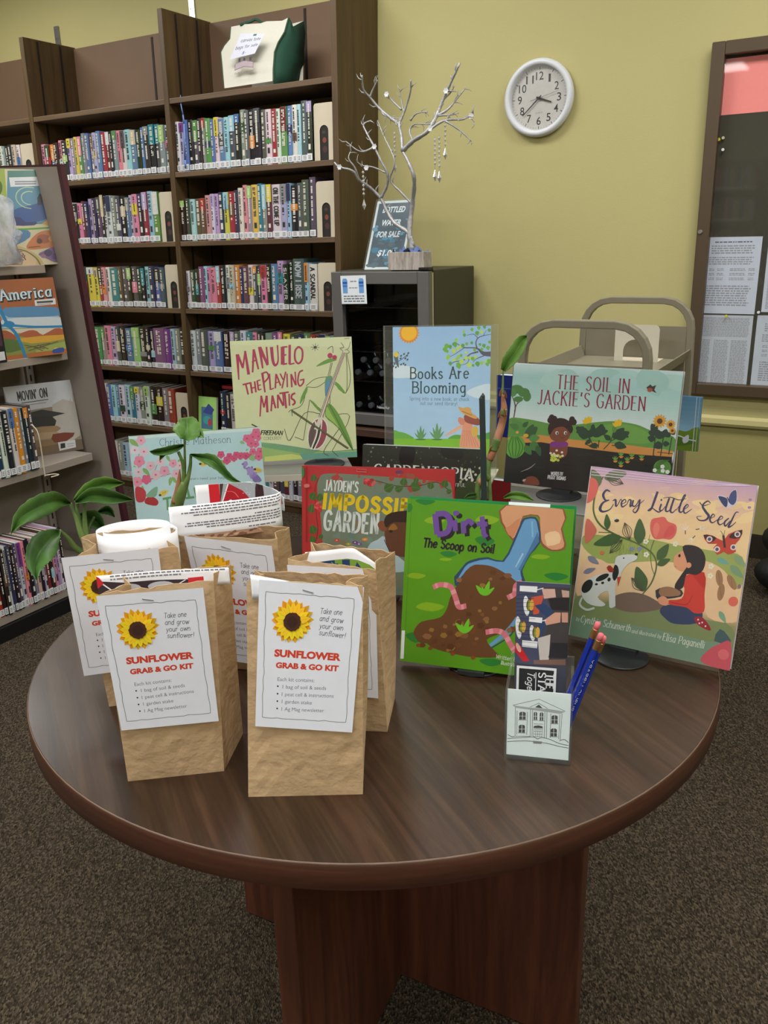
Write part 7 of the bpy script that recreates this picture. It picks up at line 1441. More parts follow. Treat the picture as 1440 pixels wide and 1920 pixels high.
# --- pale blue blossom book behind the middle plant
def art_blossom(s):
    s.band([(0, P_(196, 212, 208)), (.4, P_(176, 206, 210)), (1, P_(170, 204, 212))]); r = random.Random(6)
    s.fill([(60, 185), (1270, 98), (1275, 130), (66, 215)], P_(196, 220, 216)); s.line([(66, 186), (1270, 98)], 5, P_(120, 150, 150))
    def fl(x, y, q, c, c2=(206, 90, 120)):
        for a in range(5): s.ell(x+q*.5*math.cos(a*1.257+.3), y+q*.5*math.sin(a*1.257+.3), q*.52, q*.48, P_(*c), a*72)
        s.ell(x, y, q*.22, q*.2, P_(*c2))
    for q in ([(280, 580), (330, 450)], [(280, 580), (460, 530)], [(160, 350), (160, 480)]): s.line(q, 6, P_(150, 116, 104))
    for x, y, q, c in ((175, 225, 46, (214, 164, 180)), (120, 315, 44, (206, 196, 208)), (205, 328, 46, (206, 186, 200)), (165, 418, 54, (214, 130, 156)), (270, 458, 44, (206, 172, 186)), (360, 420, 44, (206, 186, 194)), (400, 505, 50, (206, 152, 174)), (478, 435, 40, (214, 150, 170)), (160, 515, 42, (206, 190, 200)), (320, 540, 48, (206, 176, 186)), (510, 530, 46, (206, 172, 186)), (150, 605, 50, (214, 140, 160)), (235, 582, 46, (206, 86, 124)), (540, 455, 36, (206, 186, 196))): fl(x, y, q, c)
    for x, y, x1, y1 in ((66, 215, 155, 280), (415, 360, 450, 420), (200, 480, 265, 545), (460, 560, 450, 640), (470, 560, 520, 620), (520, 420, 560, 390), (110, 460, 135, 470), (195, 640, 215, 680), (900, 480, 930, 530), (920, 400, 960, 470)): s.leaf(x, y, x1, y1, .2, P_(124, 164, 92))
    s.fill([(135, 660), (190, 655), (235, 700), (220, 780), (150, 780)], P_(176, 50, 60), 3); s.fill([(240, 750), (300, 740), (350, 780), (330, 820), (230, 800)], P_(160, 36, 46), 3); s.fill([(235, 730), (290, 670), (340, 650), (330, 730), (270, 745)], P_(116, 160, 130), 3)
    for x, y, q in ((920, 355, 30), (998, 368, 26), (975, 408, 32), (1040, 390, 26), (1060, 355, 26), (1100, 365, 30), (1150, 365, 30), (1190, 365, 20)): fl(x, y, q*1.2, (196, 74, 118), (170, 40, 90))
    for x, y, q in ((1160, 205, 34), (1215, 190, 30), (1245, 150, 36), (1200, 250, 36), (1240, 255, 30), (1265, 185, 34), (1215, 325, 28), (1285, 325, 34), (1270, 370, 34)): fl(x, y, q*1.2, (206, 96, 134), (176, 50, 90))
    for x, y, x1, y1 in ((1095, 235, 1140, 250), (1215, 410, 1215, 350), (1190, 400, 1200, 360), (1150, 320, 1170, 300)): s.leaf(x, y, x1, y1, .3, P_(130, 176, 116))
    for i in range(34): t = r.random(); s.leaf(1130+130*t+r.uniform(-30, 40), 430+160*t+r.uniform(-20, 30), 1140+130*t+r.uniform(-40, 50), 450+160*t+r.uniform(-30, 30), .35, P_(*r.choice([(134, 116, 176), (116, 98, 160), (150, 134, 190)])))
    for x, y, x1, y1 in ((355, 725, 440, 685), (1225, 488, 1305, 500), (720, 440, 800, 440)): s.leaf(x, y, x1, y1, .28, P_(206, 184, 84)); s.ell(x+10, y, 13, 10, P_(50, 46, 42)); [s.line([(x+(x1-x)*t, y+(y1-y)*t-9), (x+(x1-x)*t, y+(y1-y)*t+9)], 3, P_(90, 80, 50)) for t in (.4, .55, .7)]
    s.text('Christie Matheson', 352, 276, 1012, 242, 66, P_(88, 110, 128), w=.08, thin=.05, serif=.1); s.text('Gardeners need your help', 560, 588, 960, 575, 22, P_(90, 110, 116), w=.12, serif=.08)
    Gt = P_(90, 148, 96)
    for x in (620, 690, 738): s.line([(x-10, 655), (x+14, 750)], 22, Gt)
    for q in ([(390, 760), (470, 745)], [(432, 755), (440, 860)], [(480, 770), (500, 850)], [(600, 752), (680, 742)]): s.line(q, 20, Gt)
bk7, f7, W7, H7 = table_book('pale blue picture book with pink blossom, behind the middle plant', [(62, 184), (1280, 96), (1397, 1416), (245, 1536)], 4.8, 220, 780, TABLE+.0095, 12, .012, art_blossom, spine=P_(176, 204, 208))
easel('dark easel under the pale blue blossom book', f7, W7, W7*.5, .012, zbase=TABLE+.0003, fwd=-.01, r=.035)
# ------------------------------------------------------------------ stands behind the table that lift the back row
M['plate_grey'] = mat('grey_metal_plate', rgb(128, 128, 124), .4, .3, scale=30, var=.04); M['plate_white'] = mat('pale_display_plate', rgb(186, 180, 164), .5, scale=30, var=.03)
def pedestal(label, corners, z, m, col_at, post=.022, lip=None, z0=0, fr=.1):
    """a flat plate on one post and a floor foot; corners of the plate run front left, front right, back right, back left"""
    cx_, cy_ = col_at; t = thing('display_pedestal', label, 'display stand', (cx_, cy_, z0)); o = Vector((cx_, cy_, z0)); P = [Vector((p[0], p[1], z))-o for p in corners]; z = z-z0
    g = MB(); g.prism([tuple(p-Vector((0, 0, .004))) for p in P], (0, 0, .004)); bevel(g.build('plate', m, t, normals=True), .001)
    if lip: g = MB(); d = (P[1]-P[0]).normalized(); nn = Vector((d.y, -d.x, 0)); g.prism([tuple(P[0]+nn*.002+Vector((0, 0, -.014))), tuple(P[1]+nn*.002+Vector((0, 0, -.014))), tuple(P[1]+nn*.002+Vector((0, 0, -.0005))), tuple(P[0]+nn*.002+Vector((0, 0, -.0005)))], tuple(nn*-.002)); g.build('front_lip', lip, t, normals=True)
    g = MB(); g.lathe([(post, .006), (post, z-.0042)], 20); g.build('post', M['black_plastic'], t, normals=True)
    g = MB(); g.lathe([(fr, 0), (fr, .003), (fr-.01, .006), (.03, .009), (.022, .012)], 32); g.build('foot', M['black_plastic'], t, normals=True)
a, b_ = on_z(440, 894, .886), on_z(666, 884.5, .886); bkd = (on_z(649, 857, .886)-on_z(664, 885, .886)); bkd = bkd.normalized()*.24
pedestal('grey metal stand with a thin pale front lip under the pale green insect book', [a, b_, b_+bkd, a+bkd], .886, M['plate_grey'], (-.11, 1.93), lip=M['plate_white'])  # lip takes the paler plate material: caught light put into its colour
zs = fS.P.z-.0035
pc_ = [on_z(775, 912, zs), on_z(920, 909, zs), on_z(935, 879, zs), on_z(775, 884, zs)]
pedestal('small pale plate on a post under the acrylic spring poster', pc_, zs, M['plate_white'], (.115, 1.885))
zj = .8562; a = on_z(957, 946, zj); b_ = on_z(958, 893, zj); e = f2_.ex*.36
pedestal('grey metal plate on a short post under the garden soil book', [a, a+e, b_+e, b_], zj, M['plate_grey'], (.285, 1.585), post=.016, z0=TABLE+.0003, fr=.06)

# ------------------------------------------------------------------ potted plants
def leaf_mat(name, c1, c2):
    m, t, b = node_mat(name); N = t.nodes; L = t.links
    tc = N.new('ShaderNodeTexCoord'); nz = N.new('ShaderNodeTexNoise'); nz.inputs['Scale'].default_value = 26; nz.inputs['Detail'].default_value = 5; L.new(tc.outputs['Object'], nz.inputs['Vector'])
    cr = N.new('ShaderNodeValToRGB'); cr.color_ramp.elements[0].position = .35; cr.color_ramp.elements[0].color = c1; cr.color_ramp.elements[1].position = .7; cr.color_ramp.elements[1].color = c2
    L.new(nz.outputs['Fac'], cr.inputs[0]); L.new(cr.outputs[0], b.inputs['Base Color']); b.inputs['Roughness'].default_value = .48; b.inputs['Specular IOR Level'].default_value = .35; b.inputs['Subsurface Weight'].default_value = 0
    return m
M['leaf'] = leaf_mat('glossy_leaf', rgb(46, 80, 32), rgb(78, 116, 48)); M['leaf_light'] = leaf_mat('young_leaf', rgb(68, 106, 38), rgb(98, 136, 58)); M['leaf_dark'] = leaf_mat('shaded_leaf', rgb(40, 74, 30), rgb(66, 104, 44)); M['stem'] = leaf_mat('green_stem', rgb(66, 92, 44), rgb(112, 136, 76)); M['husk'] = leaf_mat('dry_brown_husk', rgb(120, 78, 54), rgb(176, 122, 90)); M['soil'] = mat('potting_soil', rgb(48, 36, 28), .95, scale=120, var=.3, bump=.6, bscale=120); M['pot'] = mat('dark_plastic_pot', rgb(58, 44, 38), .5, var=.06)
def blade(root, loc, mid, wd, Y, sc, ox, oy, m, fold=.012, name='leaf'):
    """one leaf: midrib and half widths in picture units, each with its own distance; the two halves fold a little along the rib"""
    q = spline([(x, y, w, yy) for (x, y), w, yy in zip(mid, wd, Y)], 6); rows = []
    for i, (x, y, w, yy) in enumerate(q):
        x0, y0 = q[max(0, i-1)][:2]; x1, y1 = q[min(len(q)-1, i+1)][:2]; d = math.hypot(x1-x0, y1-y0) or 1; nx, ny = -(y1-y0)/d, (x1-x0)/d; w = max(.5, w); row = []
        for k in (-1, -.55, -.12, 0, .12, .55, 1):
            wav = 1+.05*math.sin(i*1.9+k*3)
            P = at_depth(ox+(x+nx*w*k*wav)/sc, oy+(y+ny*w*k*wav)/sc, yy-fold*abs(k)+(.003 if k == 0 else 0)); row.append(P-loc)
        rows.append(row)
    g = MB(); g.smooth = True; g.grid(rows); o = g.build(name, m, root); thick(o, .0006, 0); return o
def stem3(root, loc, pts, Y, r, sc, ox, oy, m, name='stem'):
    q = spline([(x, y, yy, rr) for (x, y), yy, rr in zip(pts, Y, r)], 5); g = MB(); g.smooth = True
    g.tube([at_depth(ox+x/sc, oy+y/sc, yy)-loc for x, y, yy, rr in q], [rr for *_, rr in q], 9); return g.build(name, m, root)
def pot(root, r=.05, h=.1):
    g = MB(); g.smooth = False; g.lathe([(r*.72, 0), (r*.95, h-.016), (r*1.02, h-.016), (r*1.04, h), (r*.95, h), (r*.92, h-.014)], 28, cap=False); g.lathe([(.001, 0), (r*.72, .0)], 28, cap=False); o = g.build('pot', M['pot'], root, normals=True)
    g = MB(); g.lathe([(.001, h-.012), (r*.93, h-.014)], 28, cap=False); g.build('soil', M['soil'], root)
L1 = Vector((-.392, 1.17, TABLE+.0003)); p1 = thing('potted_plant', 'potted plant with broad pointed drooping leaves at the left behind the bags', 'plant', L1); pot(p1, .044, .095)
A_ = (3, 0, 680)
blade(p1, L1, [(398, 790), (310, 778), (200, 820), (115, 875), (62, 962)], [6, 54, 62, 40, 1], [1.15, 1.11, 1.06, 1.03, 1.01], *A_, M['leaf']); blade(p1, L1, [(336, 942), (275, 1000), (225, 1065), (200, 1140), (206, 1222)], [10, 72, 80, 50, 1], [1.13, 1.09, 1.06, 1.04, 1.02], *A_, M['leaf'])
blade(p1, L1, [(425, 785), (520, 745), (630, 758), (755, 772)], [10, 42, 40, 1], [1.15, 1.16, 1.17, 1.18], *A_, M['leaf']); blade(p1, L1, [(415, 775), (500, 718), (595, 682), (702, 677)], [8, 42, 40, 1], [1.16, 1.18, 1.2, 1.22], *A_, M['leaf_light']); blade(p1, L1, [(448, 850), (520, 880), (592, 936)], [6, 52, 6], [1.19, 1.2, 1.2], *A_, M['leaf_dark']); blade(p1, L1, [(545, 842), (605, 830), (645, 868)], [5, 26, 2], [1.2, 1.21, 1.21], *A_, M['leaf_dark'])
zs_ = TABLE+.088
for pts, Y in (([(396, 790), (428, 870), (466, 985), (520, 1075)], [1.15, 1.15, 1.15, 1.155]), ([(336, 944), (382, 985), (432, 1045), (515, 1090)], [1.13, 1.14, 1.15, 1.155]), ([(475, 770), (476, 860), (486, 985), (525, 1080)], [1.16, 1.16, 1.16, 1.155]), ([(432, 770), (442, 890), (480, 1000), (520, 1085)], [1.16, 1.16, 1.16, 1.155]), ([(545, 842), (500, 930), (490, 1010), (525, 1085)], [1.2, 1.19, 1.17, 1.155]), ([(448, 850), (455, 920), (480, 1010), (520, 1085)], [1.19, 1.18, 1.17, 1.155])):
    stem3(p1, L1, pts, Y, [.0022, .003, .0045, .005], *A_, M['stem'])
L2 = Vector((-.30, 1.335, TABLE+.0003)); p2 = thing('potted_plant', 'potted plant with one upright leaf and two side leaves before the blossom book', 'plant', L2); pot(p2)
B_ = (4.8, 220, 780)
blade(p2, L2, [(603, 212), (620, 150), (630, 80), (622, 12)], [40, 122, 112, 60], [1.31, 1.32, 1.34, 1.36], *B_, M['leaf_light'], fold=.02); blade(p2, L2, [(690, 120), (740, 160), (778, 196)], [60, 40, 2], [1.33, 1.31, 1.29], *B_, M['leaf_light'], fold=.004)
blade(p2, L2, [(598, 262), (520, 292), (420, 318), (340, 325), (290, 318)], [10, 34, 36, 26, 1], [1.31, 1.3, 1.28, 1.27, 1.26], *B_, M['leaf'], fold=.01); blade(p2, L2, [(420, 325), (398, 365), (380, 403)], [30, 18, 1], [1.28, 1.275, 1.27], *B_, M['leaf'], fold=.004)
blade(p2, L2, [(656, 345), (740, 368), (850, 400), (930, 470), (1020, 560), (1120, 602)], [6, 30, 56, 38, 26, 1], [1.31, 1.3, 1.28, 1.27, 1.26, 1.25], *B_, M['leaf'], fold=.01)
for pts, Y, r in (([(605, 205), (607, 330), (606, 470), (590, 620), (545, 770)], [1.31, 1.31, 1.315, 1.32, 1.33], [.0016, .0018, .0026, .004, .005]), ([(550, 325), (585, 410), (598, 510), (588, 640), (545, 780)], [1.3, 1.305, 1.31, 1.32, 1.33], [.0025, .0028, .0034, .005, .006]), ([(662, 345), (656, 450), (632, 560), (595, 640), (548, 760)], [1.31, 1.31, 1.312, 1.32, 1.33], [.0022, .0028, .004, .0075, .009]), ([(605, 590), (575, 680), (545, 770), (520, 900)], [1.315, 1.32, 1.33, 1.335], [.005, .0095, .0105, .0105])): stem3(p2, L2, pts, Y, r, *B_, M['stem'])
stem3(p2, L2, [(562, 480), (556, 560), (540, 660), (515, 780)], [1.312, 1.315, 1.318, 1.325], [.001, .003, .0042, .005], *B_, M['husk'], 'husk')
L3 = Vector((.19, 1.4, TABLE+.0003)); p3 = thing('potted_plant', 'leggy cane plant with brown husk and dark stakes beside the poster stand', 'plant', L3); pot(p3, .048, .09)
C_ = (6, 860, 640)
stem3(p3, L3, [(345, 1330), (395, 1215), (440, 1090), (478, 960), (500, 860), (510, 740), (492, 590)], [1.42, 1.42, 1.425, 1.43, 1.43, 1.43, 1.43], [.0068, .007, .0072, .0066, .0064, .0054, .002], *C_, M['husk'], 'cane')
stem3(p3, L3, [(388, 1225), (412, 1160), (432, 1100)], [1.4165]*3, [.0066, .0068, .0066], *C_, M['stem'], 'green_internode'); stem3(p3, L3, [(505, 830), (512, 760)], [1.427]*2, [.0056, .0052], *C_, M['stem'], 'green_internode')
stem3(p3, L3, [(345, 1330), (335, 1420), (345, 1600), (352, 1760), (372, 2160)], [1.42, 1.415, 1.41, 1.405, 1.4], [.0055, .0036, .0036, .0038, .004], *C_, M['stem']); stem3(p3, L3, [(500, 330), (498, 450), (494, 600)], [1.44, 1.435, 1.43], [.0013, .0018, .0022], *C_, M['stem'])
blade(p3, L3, [(500, 328), (560, 225), (645, 110), (715, -10), (770, -60)], [30, 72, 80, 62, 10], [1.44, 1.44, 1.45, 1.46, 1.47], *C_, M['leaf_light'], fold=.01)
for dx, y, a in ((470, 620, .4), (528, 640, -.3), (455, 860, .7), (525, 840, -.5), (440, 1200, -.8), (350, 1260, .8)): blade(p3, L3, [(dx, y), (dx+10*a, y-50), (dx+36*a, y-84)], [16, 11, 2], [1.418, 1.414, 1.412], *C_, M['husk'], fold=.002, name='husk_flake')
stem3(p3, L3, [(330, 1545), (280, 1510), (240, 1560), (215, 1680), (230, 1900)], [1.41, 1.405, 1.4, 1.4, 1.4], [.0055, .0062, .006, .005, .004], *C_, M['stem'], 'bent_stem'); stem3(p3, L3, [(255, 1620), (240, 1580), (252, 1545)], [1.396]*3, [.003, .0044, .003], *C_, M['husk'], 'husk')
blade(p3, L3, [(505, 1760), (600, 1735), (720, 1745), (840, 1790)], [10, 40, 46, 4], [1.38, 1.36, 1.34, 1.33], *C_, M['leaf_light'], fold=.006); blade(p3, L3, [(200, 1730), (120, 1740), (60, 1770)], [22, 26, 2], [1.4, 1.39, 1.385], *C_, M['leaf'], fold=.004)
for a, b2 in (((272, 580), (306, 2100)), ((252, 610), (282, 2100))):
    A = at_depth(860+a[0]/6, 640+a[1]/6, 1.395); B = at_depth(860+b2[0]/6, 640+b2[1]/6, 1.39); g = MB(); g.tube([A-L3, A.lerp(B, .02)-L3, B-L3], [.0004, .0034, .0034], 6); g.build('plant_stake', mat('dark_green_stake', rgb(40, 50, 50), .5, var=.1), p3)

# ------------------------------------------------------------------ grey book cart with looped handles by the wall
M['cart'] = mat('cart_enamel', rgb(128, 122, 104), .45, .1, scale=30, var=.03)
T1, T2 = 2.2, 2.75; CS0, CS1 = -.842, -.478
cart = thing('book_cart', 'grey metal book cart with two looped handles by the yellow wall', 'book cart', WX*(CS0+CS1)/2+WY*(T1+T2)/2, YAW); hw_, hl = (CS1-CS0)/2, (T2-T1)/2
def loop(y, zt, nm):
    g = MB(); g.smooth = True; r = .085; x = hw_-.012; pts = [(-x, y, .09), (-x, y, .5), (-x, y, .9), (-x+.004, y, zt-r)]
    pts += [(-x+.004+r*(1-math.cos(a)), y, zt-r+r*math.sin(a)) for a in (.3, .6, .9, 1.2, 1.57)]; pts += [(-a, b__, c) for a, b__, c in reversed(pts)]
    # flat bar section
    q = [Vector(p) for p in pts]; n = len(q); rows = []
    for i in range(n):
        t = (q[min(n-1, i+1)]-q[max(0, i-1)]).normalized(); s_ = Vector((0, 1, 0)); u = t.cross(s_).normalized(); w, d = .0105, .013
        rows.append([q[i]+u*w+s_*d, q[i]+u*w-s_*d, q[i]-u*w-s_*d, q[i]-u*w+s_*d, q[i]+u*w+s_*d])
    g.smooth = False; g.grid(rows); return bevel(g.build(nm, M['cart'], cart, normals=True), .003)
loop(-hl, 1.132, 'handle_loop'); loop(hl, 1.152, 'handle_loop')
for z in (.985, .79, .5, .2):
    g = MB(); th = .003; x = hw_-.026; y = hl-.014
    g.box(-x, x, -y, y, z-.012, z-.009)
    for sx in (-1, 1): g.hexa([(sx*x, -y, z-.012), (sx*x, y, z-.012), (sx*(x+.004), y, z-.012), (sx*(x+.004), -y, z-.012), (sx*(x+.012), -y, z+.022), (sx*(x+.012), y, z+.022), (sx*(x+.016), y, z+.022), (sx*(x+.016), -y, z+.022)])
    g.box(-x, x, -y, -y+.003, z-.012, z+.04 if z > .9 else z+.006); g.build('shelf_tray', M['cart'], cart, normals=True)
g = MB(); g.box(-hw_+.026, hw_-.026, hl-.012, hl-.008, .2, 1.075); g.build('end_panel', M['cart'], cart)
for sx in (-1, 1):
    for sy in (-1, 1):
        g = MB(); g.smooth = True; x, y = sx*(hw_-.012), sy*hl; g.lathe([(.004, -.012), (.034, -.012), (.038, -.008), (.038, .008), (.034, .012), (.004, .012)], 22, x, .0385, axis='y'); o = g.build('caster', M['black_plastic'], cart, lambda p: p+Vector((0, y, 0)), normals=True)
        g = MB(); g.box(x-.02, x+.02, y-.017, y+.017, .07, .092); g.build('caster_fork', M['chrome'], o)
# white bookend with an arch on the top tray
P = WX*-.62+WY*(T2-.1)+Vector((0, 0, .9762)); a = (on_plane(1155, 608, P, WY)-P).dot(WX); b2 = (on_plane(1238, 610, P, WY)-P).dot(WX); ht = on_plane(1200, 609, P, WY).z-P.z
t = thing('bookend', 'cream bookend with a round arch on the top tray of the cart', 'bookend', P+WX*a, YAW); w = b2-a; r = w*.26; cx_ = w*.46; at_ = ht*.6
arc = [(cx_-r*math.cos(k*math.pi/10), at_-r+r*math.sin(k*math.pi/10)) for k in range(11)]
g = MB()
for poly in ([(0, 0), (cx_-r, 0), (cx_-r, at_-r), (0, at_-r)], [(cx_+r, 0), (w, 0), (w, at_-r), (cx_+r, at_-r)], arc+[(w, at_-r), (w, ht-.012), (w-.004, ht-.004), (w-.012, ht), (.012, ht), (.004, ht-.004), (0, ht-.012), (0, at_-r)]): g.prism([(x, 0, z) for x, z in poly], (0, -.0016, 0))
g.build('plate', mat('cream_bookend', rgb(206, 200, 184), .45, var=.03), t, normals=True); g = MB(); g.box(0, w, 0, .08, 0, .0014); g.build('foot_plate', M['bookend'], t)
# blue picture book poking out of the second tray, blue binder and red book on the left
zt2 = .782
def cart_book(px0, px1, py, t_, z, label, art, thk=.012, hgt=None, name='picture_book', y1=None):
    f = Frame(WX*0+WY*t_+Vector((0, 0, z)), WX, (0, 0, 1)); x0 = f.px(px0, py)[0]; x1 = f.px(px1, py)[0]; h = hgt or f.px((px0+px1)/2, y1)[1]; W = x1-x0; P = f.at(x0, 0)
    s = Sheet(W, h); art(s); root = thing(name, label, 'book', P, YAW); fr = lambda p: Vector((p.x, -p.z, p.y))
    s.mb.build('front_cover', M['cover'], root, fr); g = MB(); g.box(0, W, 0, h, -.002, -.0001, rgb(90, 140, 176)); g.box(0, W, 0, h, -thk, -thk+.002, rgb(90, 140, 176)); g.build('cover_board', M['cover'], root, fr); g = MB(); g.box(.003, W-.003, .003, h-.003, -thk+.002, -.0021); g.build('page_block', M['pages'], root, fr)
def art_sky(s):
    W, H = s.W, s.H; s.band([(0, rgb(110, 140, 60)), (.3, rgb(110, 140, 60)), (.31, rgb(140, 180, 206)), (1, rgb(96, 146, 184))]); s.fill([(W*.4, 0), (W, 0), (W, H*.42), (W*.9, H*.44), (W*.75, H*.36), (W*.55, H*.38), (W*.4, H*.3)], rgb(108, 136, 46), 3); s.fill([(W*.4, H*.06), (W*.9, H*.14), (W*.8, H*.26), (W*.5, H*.22)], rgb(84, 116, 44), 3); s.line([(W*.4, H*.22), (W*.6, H*.27), (W*.78, H*.22), (W*.95, H*.2)], W*.025, rgb(206, 216, 222), 4); s.leaf(W*.72, H*.14, W*.8, H*.3, .3, rgb(206, 214, 224)); s.line([(W*.5, H*.5), (W*.56, H*.65)], W*.03, rgb(150, 190, 216)); s.line([(W*.9, 0), (W*.9, H)], W*.012, rgb(206, 220, 228)); s.line([(W*.955, 0), (W*.955, H)], W*.008, rgb(190, 206, 214))
cart_book(1215, 1312, 800, 2.36, zt2, 'blue picture book with a green tree poking out of the cart at right', art_sky, y1=742)
cart_book(930, 1010, 790, 2.32, zt2, 'plain dark blue binder poking out of the cart at its left side', lambda s: (s.rect(rgb(22, 44, 120)), s.fill([(.004, s.H*.78), (s.W-.004, s.H*.78), (s.W-.004, s.H*.8), (.004, s.H*.8)], rgb(60, 84, 150))), thk=.04, y1=678, name='binder', hgt=.185)
cart_book(917, 1000, 920, 2.3, .492, 'small red book on the third tray, at the left of the cart', lambda s: s.rect(rgb(128, 28, 34)), thk=.03, hgt=.16, name='hardcover_book')

# ------------------------------------------------------------------ grey metal shelf range at the left edge
M['shelf_grey'] = mat('shelf_enamel', rgb(150, 140, 130), .5, .05, scale=14, var=.03); M['shelf_edge'] = mat('maroon_edge', rgb(66, 28, 36), .5, var=.06); M['kick'] = mat('black_kick_plate', rgb(14, 14, 18), .5, var=.1)
d0 = D-2.335; lr = thing('display_shelf', 'beige metal display shelf with a maroon edged end panel at left', 'shelf', S(-2.6, d0, 0), YAW)
fx = lambda z: .004-.116*z/1.64   # front of the end panel, local x
g = MB(); g.prism([(fx(0), .0, 0), (fx(1.642), 0, 1.642), (-.62, 0, 1.665), (-.62, 0, 0)], (0, .02, 0)); g.build('end_panel', M['shelf_grey'], lr, normals=True)
g = MB(); g.prism([(fx(0), -.002, 0), (fx(1.642), -.002, 1.642), (fx(1.642)+.02, -.002, 1.642), (fx(0)+.02, -.002, 0)], (0, .024, 0)); g.prism([(fx(1.642)+.02, -.002, 1.642), (-.62, -.002, 1.665), (-.62, -.002, 1.671), (fx(1.642)+.02, -.002, 1.649)], (0, .024, 0)); g.build('panel_edge', M['shelf_edge'], lr, normals=True)
Ln = 1.35
M['slot_strip'], _t, _b = node_mat('slotted_standard'); _N = _t.nodes; _tc = _N.new('ShaderNodeTexCoord'); _w = _N.new('ShaderNodeTexWave'); _w.bands_direction = 'Z'; _w.inputs['Scale'].default_value = 6.3; _cr = _N.new('ShaderNodeValToRGB'); _cr.color_ramp.interpolation = 'CONSTANT'; _cr.color_ramp.elements[0].color = rgb(34, 30, 28); _cr.color_ramp.elements[1].position = .55; _cr.color_ramp.elements[1].color = rgb(150, 140, 130)
_t.links.new(_tc.outputs['Object'], _w.inputs['Vector']); _t.links.new(_w.outputs['Fac'], _cr.inputs[0]); _t.links.new(_cr.outputs[0], _b.inputs['Base Color'])
g = MB(); g.box(-.432, -.42, -Ln, -.001, .05, 1.64); g.build('back_panel', M['shelf_grey'], lr)
for y in (-.03, -.62, -1.22):
    g = MB(); g.box(-.42, -.405, y-.016, y+.016, .05, 1.62); o = g.build('upright', M['shelf_grey'], lr); g = MB(); g.box(-.4049, -.4044, y-.004, y+.004, .1, 1.6); g.build('slot_strip', M['slot_strip'], o)
SH = [(1.295, -.2), (.968, -.145), (.567, -.082), (.088, -.018)]
for z, x in SH:
    g = MB(); g.box(-.405, x, -Ln, -.05 if z > .3 else -.004, z-.02, z); g.box(x, x+.004, -Ln, -.05 if z > .3 else -.004, z-.03, z+.001); bevel(g.build('shelf', M['shelf_grey'], lr), .002)
g = MB(); g.box(-.42, .0, -Ln, -.002, 0, .056); g.build('kick_plate', M['kick'], lr)
def shelf_pack(b0, b1, tilt, px, thk, art, label, name, cat, sc, ox, oy, edge, ext=0):
    e = (b1-b0).normalized(); nh = Vector((-e.y, e.x, 0)); up = Vector((0, 0, math.cos(R(tilt))))+nh*math.sin(R(tilt)); f = Frame(b0, e, up); W = (b1-b0).length
    c = [f.px(ox+x/sc, oy+y/sc) for x, y in px]; H = (c[0][1]+c[1][1])/2; s = Sheet(W, H, [(ox+x/sc, oy+y/sc) for x, y in px], ox, oy, sc); art(s); base = f.at(W/2, 0, -thk/2); t = thing(name, label, cat, base); mp = f.map(base)
    s.mb.build('printed_front', M['cover'], t, mp); g = MB(); g.box(-ext, W, 0, H, -thk, -.0001, edge); g.build('box' if thk > .03 else 'cover_board', M['cover'], t, mp)
    return f, W, H
z1 = 1.2955
b1 = on_plane(117, 486, S(-2.775, 0, 0), WX); b0 = on_plane(0, 497.5, S(-2.86, 0, 0), WX); b1.z = b0.z = z1
